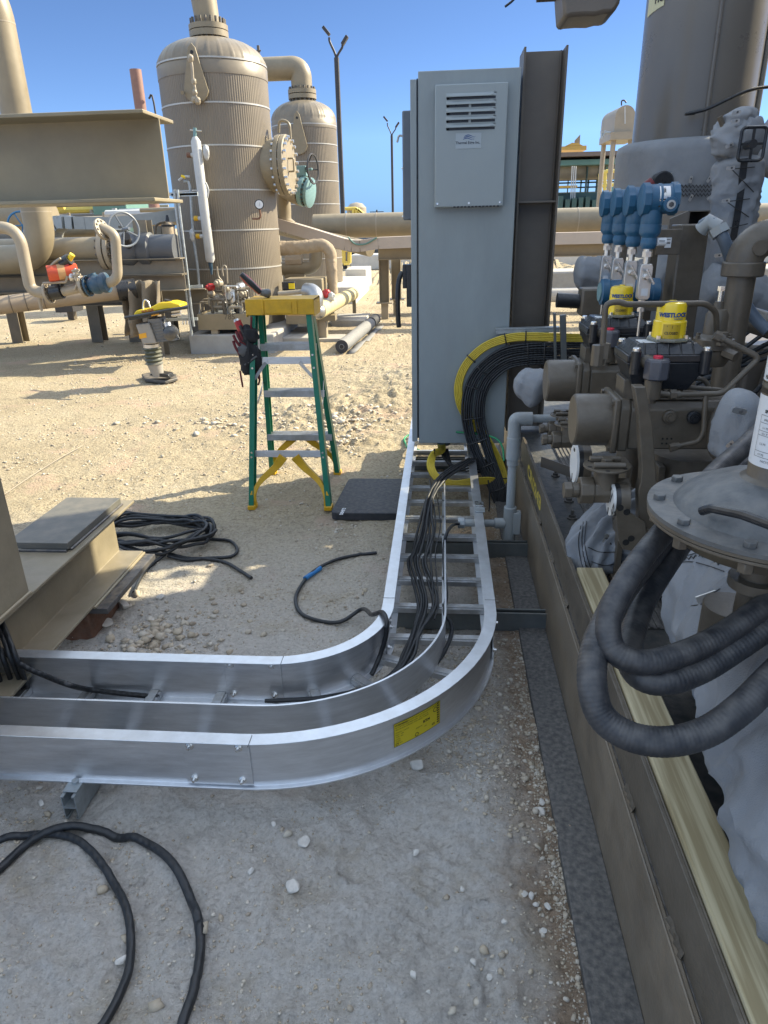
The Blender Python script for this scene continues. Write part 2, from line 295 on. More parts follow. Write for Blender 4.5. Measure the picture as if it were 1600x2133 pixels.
# ---------------------------------------------------------------- ground
def gh(x,y):
    x=np.asarray(x,float); y=np.asarray(y,float)
    z=fbm(x,y,[(1.3,.016),(4,.012),(11,.010),(27,.009),(60,.006)])
    d=np.abs(fbm(x,y,[(6,1.),(14,.5)],5)); z+=.006*np.clip(.25-d,0,1)*2
    nb=np.clip((2.6-y)/.6,0,1)*np.clip((x+3)/1,0,1); z+=nb*fbm(x,y,[(7,.020),(16,.016),(34,.010),(70,.005)],17)
    rr_=np.random.default_rng(4)
    for k in range(46):
        cx=rr_.uniform(-1.6,.25); cy=rr_.uniform(.55,1.42); an=rr_.uniform(0,6.28); ra=rr_.uniform(.03,.075); u=x-cx; v=y-cy; d=np.sqrt(u*u+v*v)-ra; th=np.cos(np.arctan2(v,u)-an)
        z+=nb*np.exp(-(d/.008)**2)*np.clip(th-.1,0,1)*rr_.uniform(.008,.016)-nb*np.exp(-((u*u+v*v)/ra**2)**2)*rr_.uniform(.002,.007)
    # loose spoil heaps, disturbed strip and tread marks
    for (cx,cy,r,hh) in ((-1.15,2.25,.35,.035),(-1.05,5.9,.55,.05),(.0,7.2,.8,.05),(-.5,6.3,.4,.03),(.12,1.55,.22,.02),(-.55,5.0,.25,.04),(1.2,22,2.5,.7)):
        z+=hh*np.exp(-((x-cx)**2+(y-cy)**2)/r**2)*(1+4*fbm(x,y,[(9,.3),(22,.2)],3))
    tr=np.exp(-((x+.0-.02*np.sin(y*3))/.16)**2); 
    z+=np.where((y>4.8)&(y<12),.012*np.sin(y*38+4*fbm(x,y,[(5,1)],8))*np.exp(-((x+.5)/.9)**2),0)
    for (cx,cy,an) in ((-.55,1.05,.3),(-.05,1.2,-.5),(-.75,1.2,1.0),(-.3,.85,.1),(-.5,3.2,.6),(.08,1.0,.2)):
        u=(x-cx)*math.cos(an)+(y-cy)*math.sin(an); vv=-(x-cx)*math.sin(an)+(y-cy)*math.cos(an)
        mk=np.exp(-(u/.05)**4-(vv/.13)**4); z-=mk*(.007+.003*np.sign(np.sin(vv*210)))
    return z-.004
def axis(segs):
    out=[segs[0][0]]
    for a,b,st in segs:
        n=max(1,int(round((b-a)/st))); out+=list(a+(b-a)*np.arange(1,n+1)/n)
    return np.array(out)
gx=axis([(-600,-60,40),(-60,-16,4),(-16,-6,.5),(-6,-2.6,.06),(-2.6,-1.8,.02),(-1.8,.45,.0085),(.45,.7,.02),(.7,4,.1),(4,20,1),(20,80,6),(80,600,40)])
gy=axis([(-60,-2,6),(-2,.3,.2),(.3,2.3,.0085),(2.3,3.6,.014),(3.6,8,.025),(8,14,.08),(14,30,.4),(30,80,3),(80,1200,50)])
X,Y=np.meshgrid(gx,gy); Z=gh(X,Y); nx,ny=len(gx),len(gy)
me=bpy.data.meshes.new('ground'); co=np.stack([X.ravel(),Y.ravel(),Z.ravel()],1)
idx=np.arange(nx*ny).reshape(ny,nx); q=np.stack([idx[:-1,:-1],idx[:-1,1:],idx[1:,1:],idx[1:,:-1]],-1).reshape(-1,4)
me.vertices.add(len(co)); me.vertices.foreach_set('co',co.ravel()); me.loops.add(q.size); me.loops.foreach_set('vertex_index',q.ravel().astype(np.int32))
me.polygons.add(len(q)); me.polygons.foreach_set('loop_start',np.arange(0,q.size,4,dtype=np.int32)); me.polygons.foreach_set('use_smooth',np.ones(len(q),bool)); me.update(); me.validate()
def ground_mat():
    m=bpy.data.materials.new('caliche_dirt'); m.use_nodes=True; n=m.node_tree; L=n.links.new; N=n.nodes.new; p=n.nodes['Principled BSDF']; p.inputs['Roughness'].default_value=.95; p.inputs['Specular IOR Level'].default_value=.15
    tc=N('ShaderNodeTexCoord'); co=tc.outputs['Object']
    def noise(s,d=8,r=.6):
        a=N('ShaderNodeTexNoise'); a.inputs['Scale'].default_value=s; a.inputs['Detail'].default_value=d; a.inputs['Roughness'].default_value=r; L(co,a.inputs['Vector']); return a.outputs[0]
    def ramp(f,e):
        a=N('ShaderNodeValToRGB'); a.color_ramp.elements[0].position=e[0][0]; a.color_ramp.elements[0].color=e[0][1]+(1,); a.color_ramp.elements[1].position=e[-1][0]; a.color_ramp.elements[1].color=e[-1][1]+(1,)
        for q_ in e[1:-1]: el=a.color_ramp.elements.new(q_[0]); el.color=q_[1]+(1,)
        L(f,a.inputs[0]); return a.outputs[0]
    def mix(f,a,b,t='MIX'):
        x=N('ShaderNodeMix'); x.data_type='RGBA'; x.blend_type=t
        if isinstance(f,float): x.inputs[0].default_value=f
        else: L(f,x.inputs[0])
        L(a,x.inputs[6]); 
        if isinstance(b,tuple): x.inputs[7].default_value=b+(1,)
        else: L(b,x.inputs[7])
        return x.outputs[2]
    base=ramp(noise(.9),[(.3,(.355,.295,.20)),(.5,(.42,.35,.24)),(.7,(.475,.405,.29))])
    fine=ramp(noise(55,6,.75),[(.34,(.52,.49,.46)),(.48,(.95,.95,.95)),(.64,(1.2,1.2,1.2))])
    c=mix(1.0,base,fine,'MULTIPLY')
    red=ramp(noise(2.3,6),[(.56,(0,0,0)),(.66,(1,1,1))]); c=mix(red,c,(.46,.345,.25))
    # damp red-brown strip by the skid foot
    sx=N('ShaderNodeSeparateXYZ'); L(co,sx.inputs[0])
    ad=N('ShaderNodeMath'); ad.operation='MULTIPLY_ADD'; L(noise(7),ad.inputs[0]); ad.inputs[1].default_value=.35; L(sx.outputs[0],ad.inputs[2])
    r1=N('ShaderNodeMapRange'); r1.inputs[1].default_value=.30; r1.inputs[2].default_value=.46; L(ad.outputs[0],r1.inputs[0])
    ry=N('ShaderNodeMapRange'); ry.inputs[1].default_value=5.5; ry.inputs[2].default_value=3.0; L(sx.outputs[1],ry.inputs[0])
    mm=N('ShaderNodeMath'); mm.operation='MULTIPLY'; L(r1.outputs[0],mm.inputs[0]); L(ry.outputs[0],mm.inputs[1])
    m3=N('ShaderNodeMath'); m3.operation='MULTIPLY'; L(mm.outputs[0],m3.inputs[0]); m3.inputs[1].default_value=.9
    REDM=(m3.outputs[0],)
    # pale dust, its colour also lifted over the near ground to lighten the shade
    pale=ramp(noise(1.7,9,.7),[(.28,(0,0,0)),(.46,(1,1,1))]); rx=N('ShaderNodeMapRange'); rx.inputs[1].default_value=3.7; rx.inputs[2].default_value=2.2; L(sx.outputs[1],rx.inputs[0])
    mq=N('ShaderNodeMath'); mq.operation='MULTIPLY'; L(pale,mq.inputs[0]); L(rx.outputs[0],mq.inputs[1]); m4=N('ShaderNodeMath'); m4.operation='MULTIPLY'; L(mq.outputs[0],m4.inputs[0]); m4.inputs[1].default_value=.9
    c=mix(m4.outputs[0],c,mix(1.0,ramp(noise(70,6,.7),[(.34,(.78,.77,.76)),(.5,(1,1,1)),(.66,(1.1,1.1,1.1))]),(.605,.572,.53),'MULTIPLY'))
    c=mix(REDM[0],c,mix(1.0,fine,(.33,.235,.155),'MULTIPLY'))
    sp=N('ShaderNodeTexVoronoi'); sp.inputs['Scale'].default_value=70; L(co,sp.inputs['Vector']); spk=ramp(sp.outputs['Distance'],[(.10,(1,1,1)),(.2,(0,0,0))]); c=mix(mix(1.0,spk,ramp(noise(9),[(.5,(0,0,0)),(.6,(.8,.8,.8))]),'MULTIPLY'),c,(.55,.50,.43))
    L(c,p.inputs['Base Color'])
    v=N('ShaderNodeTexVoronoi'); v.inputs['Scale'].default_value=95; v.feature='SMOOTH_F1'; L(co,v.inputs['Vector'])
    b1=N('ShaderNodeBump'); b1.inputs['Strength'].default_value=.8; b1.inputs['Distance'].default_value=.009; b1.invert=True; L(v.outputs['Distance'],b1.inputs['Height'])
    b2=N('ShaderNodeBump'); b2.inputs['Strength'].default_value=1.; b2.inputs['Distance'].default_value=.02; L(noise(38,10,.75),b2.inputs['Height']); L(b1.outputs[0],b2.inputs['Normal'])
    b3=N('ShaderNodeBump'); b3.inputs['Strength'].default_value=.7; b3.inputs['Distance'].default_value=.03; L(noise(6,8,.7),b3.inputs['Height']); L(b2.outputs[0],b3.inputs['Normal']); L(b3.outputs[0],p.inputs['Normal'])
    return m
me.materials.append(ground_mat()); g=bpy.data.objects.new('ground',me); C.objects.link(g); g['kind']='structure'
# gravel
def ico():
    t=(1+5**.5)/2; v=np.array([(-1,t,0),(1,t,0),(-1,-t,0),(1,-t,0),(0,-1,t),(0,1,t),(0,-1,-t),(0,1,-t),(t,0,-1),(t,0,1),(-t,0,-1),(-t,0,1)],float); v/=np.linalg.norm(v[0])
    f=np.array([(0,11,5),(0,5,1),(0,1,7),(0,7,10),(0,10,11),(1,5,9),(5,11,4),(11,10,2),(10,7,6),(7,1,8),(3,9,4),(3,4,2),(3,2,6),(3,6,8),(3,8,9),(4,9,5),(2,4,11),(6,2,10),(8,6,7),(9,8,1)]); return v,f
iv,ifc=ico()
def stones(P,S):
    n=len(P); v=iv[None]*(.5+.9*rng.random((n,12,1))); v=v*(S[:,None,None])*np.array([1,1,.62])*(.7+.6*rng.random((n,1,3)))
    a=rng.random(n)*6.283; ca,sa=np.cos(a)[:,None],np.sin(a)[:,None]; x=v[...,0]*ca-v[...,1]*sa; y=v[...,0]*sa+v[...,1]*ca; v=np.stack([x,y,v[...,2]],-1)+P[:,None,:]
    f=(ifc[None]+12*np.arange(n)[:,None,None]).reshape(-1,3); return v.reshape(-1,3),f
def npmesh(name,v,f,m):
    me=bpy.data.meshes.new(name); me.vertices.add(len(v)); me.vertices.foreach_set('co',v.ravel()); me.loops.add(f.size); me.loops.foreach_set('vertex_index',f.ravel().astype(np.int32)); me.polygons.add(len(f)); me.polygons.foreach_set('loop_start',np.arange(0,f.size,3,dtype=np.int32)); me.update(); me.materials.append(m)
    o=bpy.data.objects.new(name,me); C.objects.link(o); return o
STONE=mat('dirt_clods',(.42,.33,.225),.9,var=.3,scale=12,bump=.5,bscale=120)
STONE2=mat('limestone',(.58,.55,.50),.9,var=.25,scale=30,bump=.4,bscale=100)
n=STONE.node_tree; L=n.links.new; p=n.nodes['Principled BSDF']; old=p.inputs['Base Color'].links[0].from_socket
gi=n.nodes.new('ShaderNodeNewGeometry'); rp=n.nodes.new('ShaderNodeValToRGB'); rp.color_ramp.elements[0].color=(.34,.295,.24,1); rp.color_ramp.elements[1].color=(.58,.55,.49,1); e_=rp.color_ramp.elements.new(.5); e_.color=(.44,.38,.29,1); L(gi.outputs['Random Per Island'],rp.inputs[0])
mx=n.nodes.new('ShaderNodeMix'); mx.data_type='RGBA'; mx.inputs[0].default_value=.75; L(old,mx.inputs[6]); L(rp.outputs[0],mx.inputs[7]); L(mx.outputs[2],p.inputs['Base Color'])
pts=[];ss=[]
def scat(n,x0,x1,y0,y1,s0,s1,fn=None):
    x=rng.uniform(x0,x1,n*3); y=rng.uniform(y0,y1,n*3); d=fbm(x,y,[(2.2,1.),(6,.7)],11)
    k=np.where(d+rng.normal(0,.25,n*3)>.05)[0][:n]; x=x[k]; y=y[k]
    if fn is not None:
        kk=fn(x,y); x=x[kk]; y=y[kk]
    s=s0+(s1-s0)*rng.random(len(x))**4; pts.append(np.stack([x,y,gh(x,y)+s*.15],1)); ss.append(s)
scat(30000,-2.3,.36,.45,3.8,.0012,.0055); scat(9000,-2.3,.32,.45,1.9,.0014,.005); scat(6000,.398,.432,.4,4.2,.0015,.007); scat(5000,.29,.345,.4,4.0,.0014,.005); scat(2500,.335,.43,.4,2.4,.0012,.003); scat(500,-2.2,.36,.5,3.6,.006,.015)
scat(1500,.0,.36,.6,2.4,.003,.011); scat(500,.33,.43,.5,4,.002,.008)
scat(12000,-4.5,1,3.8,9,.003,.013); scat(2500,-8,4,8,16,.006,.026)
def blob(n,cx,cy,r,s0,s1):
    a=rng.random(n)*6.28; q_=np.abs(rng.normal(0,r,n)); x=cx+q_*np.cos(a); y=cy+q_*np.sin(a); s=s0+(s1-s0)*rng.random(n)**3; pts.append(np.stack([x,y,gh(x,y)+s*.2],1)); ss.append(s)
blob(500,-1.15,2.3,.22,.004,.022); blob(160,-1.0,2.0,.25,.004,.015); blob(500,-.85,5.6,.3,.005,.028); blob(160,-.75,4.95,.15,.006,.025); blob(160,-1.9,5.6,.4,.006,.03); blob(80,-.55,3.45,.12,.004,.012)
v_,f_=stones(np.concatenate(pts),np.concatenate(ss)); gv=npmesh('gravel',v_,f_,STONE); tag(gv,'loose limestone gravel strewn over the dirt','gravel',kind='stuff')
# single stones
SW={}
for (px,py,s) in [(868,1603,19),(608,1845,16),(633,1752,14),(866,1780,10),(1123,1690,14),(1128,1672,10),(1107,1868,13),(1117,1885,9),(1092,1866,9),(1141,1889,9),(988,2001,13),(1021,2025,9),(253,1990,12),(861,2031,9),(522,1820,10),(1051,1925,9),(160,1328,11),(221,1303,13),(259,1268,16),(183,1315,12),(232,1250,12),(209,1275,10),(334,1245,9),(84,1668,9),(1131,1935,8),(318,1300,8),(963,1852,8),(894,2058,9),(570,1722,9),(82,1640,7)]:
    p=B(px,py,Z=.0); sz=s/1440*(p-CAM).dot(_f); vv,ff=stones(np.array([[p.x,p.y,float(gh(p.x,p.y))+sz*.35]]),np.array([sz]))
    m=MB(); m.add([tuple(q_) for q_ in vv],[tuple(q_) for q_ in ff]); o=m.build('stone',STONE2,smooth=0)
    sd=o.modifiers.new('worn_edges','BEVEL'); sd.width=sz*.16; sd.segments=2; sd.limit_method='NONE'; 
    wh=('at the foot of the tray bend' if 1560<py<1660 and px>600 else 'in the rubble by the base beam' if py<1360 else 'between the tray and the lower left cable loops' if py<1760 and px<700 else 'beside the dusty skid flange' if px>1030 else 'on bare dirt in the right foreground' if px>800 else 'on bare dirt in the left foreground')
    SW.setdefault(wh,[]).append((s,o))
ORD=['largest','second largest','third largest','fourth largest','fifth largest','sixth largest','seventh largest','eighth largest','ninth largest','tenth largest','eleventh largest']
for wh,ls in SW.items():
    ls.sort(key=lambda q_:-q_[0]-.001*q_[1].location.y)
    for i_,(s_,o_) in enumerate(ls): tag(o_,(ORD[i_]+' loose pale stone '+wh) if len(ls)>1 else 'loose pale stone '+wh,'stone','pale stones lying on the dirt')
# ================================================================ CABLE TRAY
BC=V(-.55,2.21,0); RI,RO,RD=.36,.74,.575
def traypath(Rr,x_end,y_end,k=26,x_from=None):
    p=[V(x_end,BC.y-Rr,0),V(BC.x,BC.y-Rr,0)]
    p+=[BC+V(math.sin(a),-math.cos(a),0)*Rr for a in np.linspace(0,math.pi/2,k)[1:]]
    p+=[V(BC.x+Rr,y_end,0)]; return p
Z0,Z1=.085,.25
tray=T('cable_tray','open aluminium ladder cable tray with a wide bend, running along the dirt beside the skid','cable tray',(-.5,1.5,.085))
def railprof(side): # flanges both sides of the web
    return [(u*side,w) for u,w in [(-.026,Z1-.004),(-.026,Z1),(.018,Z1),(.018,Z1-.004),(.002,Z1-.004),(.002,Z0+.006),(.016,Z0+.006),(.016,Z0),(-.026,Z0),(-.026,Z0+.004),(-.002,Z0+.004),(-.002,Z1-.004)]]
for Rr,sd in ((RO,1),(RI,-1)):
    MB().sweep(railprof(sd),traypath(Rr,-3.2,4.9)).build('side_rail',ALU,tray,smooth=30,bevel=.0012)
dp=[(u,w) for u,w in [(-.012,Z0+.03),(-.012,Z0+.033),(-.001,Z0+.033),(-.001,.232),(-.004,.236),(.003,.236),(.001,.232),(.001,Z0+.03)]]
MB().sweep(dp,traypath(RD,-3.2,3.72)).build('divider_strip',ALU,tray,smooth=30)
def rung(a,b):
    a=Vector(a); b=Vector(b); m=MB(); t=(b-a).normalized(); n=V(-t.y,t.x,0); pr=[(-.02,0),(-.02,.022),(-.013,.022),(-.013,.028),(.013,.028),(.013,.022),(.02,.022),(.02,0),(.016,0),(.016,.018),(-.016,.018),(-.016,0)]
    ext(m,pr,a,b,n,V(0,0,1)); m.build('rung',ALU2,tray,smooth=0,bevel=.0008)
zr=Z0+.005
for y in np.arange(2.215,4.85,.2286): rung((BC.x+RI+.003,y,zr),(BC.x+RO-.003,y,zr))
for x in np.arange(-.72,-3.2,-.2286): rung((x,BC.y-RO+.003,zr),(x,BC.y-RI-.003,zr))
for a in (R(22),R(47),R(70)): 
    d=V(math.sin(a),-math.cos(a),0); rung(BC+d*(RI+.003)+V(0,0,zr),BC+d*(RO-.003)+V(0,0,zr))
# splice plates
def splice(x0,x1,y,s):
    m=MB(); m.bx(x0,x1,y,y+s*.004,Z0+.010,Z1-.006); sp=m.build('splice_plate',ALU,tray,bevel=.001,smooth=0)
    for px in (x0+.022,x1-.03):
        for z in (Z0+.028,Z1-.022):
            b=MB(); b.hexbolt((px,y+s*.004,z),(0,s,0),.0095,.006); b.cyl((px,y+s*.0035,z),(px,y+s*.0055,z),.012,n=16); b.cyl((px,y+s*.004,z),(px,y+s*.018,z),.0045,n=10); b.build('bolt',CHROME,sp,smooth=30)
splice(-.705,-.515,BC.y-RO-.002,-1)
splice(-.70,-.51,BC.y-RI-.001,-1)
def splice2(y0,y1,x,s):
    m=MB(); m.bx(x,x+s*.004,y0,y1,Z0+.010,Z1-.006); sp=m.build('splice_plate',ALU,tray,bevel=.001,smooth=0)
    for py in (y0+.022,y1-.03):
        for z in (Z0+.028,Z1-.022):
            b=MB(); b.hexbolt((x+s*.004,py,z),(s,0,0),.0095,.006); b.cyl((x+s*.004,py,z),(x+s*.018,py,z),.0045,n=10); b.build('bolt',CHROME,sp,smooth=30)
splice2(2.12,2.31,BC.x+RO+.002,1); splice2(2.12,2.31,BC.x+RI+.002,1)
# joint seams on the flanges
m=MB()
for (x,y) in ((-.512,BC.y-RO),(-.505,BC.y-RI)): m.bx(x,x+.0015,y-.027,y+.02,Z1+.0003,Z1+.0009)
for x in (BC.x+RO,BC.x+RI): m.bx(x-.02,x+.027,2.262,2.2635,Z1+.0003,Z1+.0009)
m.build('joint_seam',INK,tray,smooth=0)
# yellow sticker on the outer curve
def oncurve(u,v,a0,r=RO+.0032): 
    a=a0+u/r; return BC+V(math.sin(a)*r,-math.cos(a)*r,v)
A0=R(24.5)
def curved_angle(px,py):
    best=None
    for k in range(2000):
        a=R(k*.045); 
        for z in (.17,):
            p=oncurve(0,z,a); d=p-CAM; zz=d.dot(_f); x=800+F_PX*d.dot(_r)/zz
            if best is None or abs(x-px)<best[0]: best=(abs(x-px),a)
    return best[1]
aL=curved_angle(821,1520); aR=curved_angle(917,1480); LW=(aR-aL)*RO; LZ0,LZ1=.128,.212
m=MB(); k=16; o_=[]
for i in range(k+1): o_+= [oncurve(LW*i/k,LZ0,aL,RO+.0026),oncurve(LW*i/k,LZ1,aL,RO+.0026)]
m.add(o_,[(2*i,2*i+2,2*i+3,2*i+1) for i in range(k)]); lab=m.build('warning_label',YLAB,tray,smooth=80)
m=MB(); H=LZ1-LZ0
fn=lambda x0,z0:(lambda u,v:oncurve(x0+u,z0+v,aL))
m.text('WARNING!',.0085,fn(.004,LZ1-.011),bold=.0003)
m.text('DO NOT USE AS A WALKWAY, LADDER,',.0068,fn(.045,LZ1-.010)); m.text('OR SUPPORT FOR PERSONNEL. USE ONLY AS',.0060,fn(.004,LZ1-.018))
m.text('MECHANICAL SUPPORT FOR CABLES, TUBING',.0060,fn(.004,LZ1-.0255)); m.text('E.T.N',.0115,fn(LW*.60,LZ1-.045),bold=.0008)
for i,t in enumerate(('LENGTH  WIDTH','PART  DIM','TYPE  36A','LOAD','CLASS','CAT NO')): m.text(t,.0062,fn(.005,LZ1-.037-.0078*i))
m.text('CE',.010,fn(LW*.80,LZ0+.010),bold=.0004); m.text('USA',.006,fn(LW*.62,LZ0+.022)); m.text('MADE IN',.006,fn(LW*.44,LZ0+.03))
def ring(u0,v0,r):
    P=[oncurve(u0+math.cos(t)*rr,v0+math.sin(t)*rr,aL) for t in np.linspace(0,6.283,17)[:-1] for rr in (r,r*.75)]
    m.add(P,[(2*i,2*((i+1)%16),2*((i+1)%16)+1,2*i+1) for i in range(16)])
ring(LW*.88,LZ1-.022,.009); ring(LW*.46,LZ0+.010,.007); ring(.010,LZ0+.008,.005)
for (ua,ub,va,vb) in ((0,LW,0,.0012),(0,LW,H-.0012,H),(0,.0012,0,H),(LW-.0012,LW,0,H)):
    n_=8; P=[]
    for i in range(n_+1): P+=[oncurve(ua+(ub-ua)*i/n_,LZ0+va,aL),oncurve(ua+(ub-ua)*i/n_,LZ0+vb,aL)]
    m.add(P,[(2*i,2*i+2,2*i+3,2*i+1) for i in range(n_)])
for i in range(9): 
    u=LW-.014; v=LZ0+.008+i*.0085; m.add([oncurve(u+a,v+b,aL) for a,b in ((0,0),(.009,0),(.009,.005),(0,.005))],[(0,1,2,3)])
m.build('print',INK,lab,smooth=0)
# ---- strut supports
def strut(name,a,b,h,label,m_=STRUT,stack=2):
    t=T(name,label,'strut channel',(a+b)/2,'strut channel supports under the tray')
    d=(b-a).normalized(); n=V(-d.y,d.x,0); hh=h/stack
    for s in range(stack):
        z0=s*hh; pr=[(-.0205,0),(.0205,0),(.0205,hh),(.0115,hh),(.0115,hh-.007),(.014,hh-.007),(.014,hh-.003),(.0178,hh-.003),(.0178,.003),(-.0178,.003),(-.0178,hh-.003),(-.014,hh-.003),(-.014,hh-.007),(-.0115,hh-.007),(-.0115,hh),(-.0205,hh)]
        if s%2==0 and stack==2: pr=[(p,hh-q) for p,q in pr]
        mb=MB(); ext(mb,pr,a+V(0,0,z0),b+V(0,0,z0),n,V(0,0,1)); mb.build('channel',m_,t,smooth=0)
    return t
strut('strut_channel',V(-.235,2.47,0),V(.45,2.47,0),.082,'long dark strut channel crossing under the tray just past the bend')
strut('strut_channel',V(-.235,3.13,0),V(.45,3.13,0),.082,'long dark strut channel crossing under the tray below the conduit end')
strut('strut_channel',V(-.20,4.45,0),V(.45,4.45,0),.082,'far strut channel crossing under the tray beneath the cabinet')
st=strut('strut_channel',V(-1.035,1.405,0),V(-1.03,1.98,0),.082,'short galvanised strut stub sticking out toward the camera under the straight tray',GALV)
m=MB(); c=V(-1.034,1.455,.086); m.box(c,(.042,.07,.005)); m.tube([c+V(0,.0,.0),c+V(0,0,.010)],.011,6); m.build('tray_clamp',GALV,st,bevel=.001)
# ================================================================ CABLES
def cable(name,pts,r,label,mt=None,k=8,n=9,cat='cable',group=None,wob=.0,parent=None,z=None):
    P=cr(pts,k) if k else pts
    if wob: P=[p+mn.noise_vector(p*6)*wob for p in P]
    P=[V(p.x,p.y,max(p.z,float(gh(p.x,p.y))+r*.8)) if p.z<.06 and p.x<.3 else p for p in P]
    o=MB().tube(P,r,n).build(name,mt or CABLE,parent,smooth=60)
    if parent is None: tag(o,label,cat,group)
    return o
def gp(px,py,dz=0.01,Z=0.): p=B(px,py,Z=Z); return V(p.x,p.y,Z+float(gh(p.x,p.y))*(Z==0)+dz)
# foreground loops at lower left
cable('cable',[gp(-60,1790),gp(0,1758),gp(60,1745),gp(130,1748),gp(190,1778),gp(235,1835),gp(268,1905),gp(272,1990),gp(255,2060),gp(215,2140),gp(150,2220)],.0105,'thick black cable, inner one of the two loops on the dirt at lower left',wob=.004)
cable('cable',[gp(-40,1860),gp(0,1815),gp(60,1765,.014),gp(115,1742,.028),gp(170,1732,.026),gp(240,1738),gp(310,1765),gp(365,1815),gp(400,1880),gp(417,1950),gp(410,2030),gp(380,2140),gp(340,2220)],.0115,'thick black cable, outer one of the two loops on the dirt at lower left',wob=.004)
# cable with blue tape
tip=[gp(785,1155,.012),gp(740,1160,.010),gp(700,1172,.012),gp(660,1192,.014),gp(632,1215,.012),gp(616,1250,.010),gp(628,1278,.010),gp(665,1296,.010),gp(710,1300,.02),gp(755,1292,.06)]
tp=[V(-.30,2.06,.20),V(-.25,2.03,.262),V(-.215,1.99,.266),V(-.20,1.93,.20),V(-.24,1.84,.125),V(-.30,1.80,.105)]
# rail crossing derived from survey
cbl=cable('cable',tip+[B(775,1280,Z=.20),B(797,1276,Z=.262),B(806,1298,Z=.262),B(803,1330,Z=.20),B(790,1370,Z=.13),B(775,1405,Z=.102)],.0085,'black cable with blue tape looped on the dirt, its tail over the tray rail',wob=.002)
bt=resample(cr([gp(668,1188,.014),gp(645,1202,.014),gp(636,1210,.013)],6),.004)
MB().tube(bt,.0118,10).build('blue_tape',mat('blue_tape',(.02,.17,.42),.4,bump=.3),cbl,smooth=60)
# coil behind the beam stub
cx,cy=(B(330,1128,Z=.0)).xy
coil=MB(); P=[]
random.seed(3)
for t in range(9*22):
    a=t/22*2*math.pi; lap=t/22; jx=.5*mn.noise(V(lap*.9,math.cos(a),math.sin(a))); jy=.5*mn.noise(V(lap*.8+9,math.cos(a),math.sin(a)))
    P.append(V(cx+math.cos(a)*(.31+.10*jx)+.03*math.sin(lap*1.7)-.02,cy+math.sin(a)*(.17+.10*jy)+.03*math.cos(lap*2.3),.012+.075*abs(mn.noise(V(lap*.6,math.cos(a)*.8,math.sin(a)*.8)))*2+.004*lap))
P=P+[gp(400,1127,.03),gp(440,1122),gp(480,1130),gp(495,1148),gp(480,1160),gp(430,1163),gp(390,1166),gp(350,1160,.02)]
cable('cable_coil',P,.0085,'messy coil of black cable on the dirt behind the beam stub',k=3,cat='cable coil')
cable('cable',[gp(330,1150,.03),gp(380,1160),gp(430,1165),gp(470,1172),gp(500,1190),gp(524,1206)],.0085,'black cable end straying right from the coil')
cable('cable',[gp(345,1160,.03),gp(320,1175),gp(300,1195),gp(285,1222),gp(281,1238)],.0085,'short black cable end hanging down the front of the coil')
# cables entering the tray at far left
for i,(a,b,c_,d_) in enumerate([((-30,1250),(-5,1300),(22,1370),(48,1432)),((-40,1265),(-15,1320),(8,1375),(28,1432)),((-22,1240),(6,1300),(35,1372),(58,1432)),((-55,1290),(-30,1340),(-10,1390),(8,1440))]):
    cable('cable',[B(a[0],a[1],Y=1.93),B(b[0],b[1],Y=1.87),B(c_[0],c_[1],Y=1.80),B(d_[0],d_[1],Z=.12)],.0085,('second from right of','third from right of','rightmost of','leftmost of')[i]+' four black cables dropping into the tray at left edge',group='black cables dropping into the tray at the left edge')
cable('cable',[B(-60,1320,Y=1.86),B(0,1352,Y=1.83),B(45,1385,Y=1.80),B(95,1408,Y=1.78),B(145,1427,Y=1.74),B(185,1436,Z=.125),B(240,1443,Z=.112),B(330,1452,Z=.108)],.0088,'black cable slanting into the tray and lying flat along its inner lane')
# power cables in the tray, from under the cabinet down into the bend
ctr=[(985,955,.26),(950,975,.26),(915,1000,.24),(898,1035,.22),(890,1075,.17),(884,1110,.14),(872,1150,.12),(868,1175,.115),(885,1240,.115),(882,1275,.12),(868,1320,.12),(852,1360,.115),(830,1395,.112),(790,1425,.11),(700,1450,.11),(560,1460,.11)]
for i in range(6):
    off=(i-2.5)
    P=[]
    for j,(px,py,z) in enumerate(ctr):
        sp=3.5+ (2.5 if 4<j<10 else 0)+ (1.5*math.sin(j*1.9+i)) ; P.append(B(px+off*sp+ (6 if i>3 and 6<=j<=9 else 0),py,Z=z+(.008 if i%2 else 0)))
    cable('cable',P,.0068,'one of the black cables bunched in the inner lane of the tray',group='black cables bunched in the inner lane of the tray',k=6,wob=.002)
for (px0,r0) in ((915,.0045),(925,.003)):
    cable('cable',[B(px0-20,1000,Z=.24),B(px0-12,1050,Z=.2),B(px0-8,1100,Z=.15),B(px0-18,1150,Z=.13),B(px0-14,1220,Z=.13),B(px0-12,1260,Z=.13),B(px0-20,1290,Z=.12)],r0,('thicker','thinner')[r0<.004]+' of two thin black leads lying beside the bunched tray cables',group='thin black leads among the tray cables',k=6)
cable('cable',[B(958,1091,Y=3.13),B(945,1093,Y=3.12),B(932,1108,Z=.26),B(925,1140,Z=.2),B(926,1190,Z=.16),B(930,1240,Z=.14),B(926,1275,Z=.14),B(940,1300,Z=.13),B(938,1330,Z=.125),B(918,1370,Z=.12),B(890,1400,Z=.118),B(860,1422,Z=.115),B(800,1462,Z=.11),B(700,1485,Z=.11)],.0078,'single black cable leaving the conduit end into the outer tray lane',k=7)
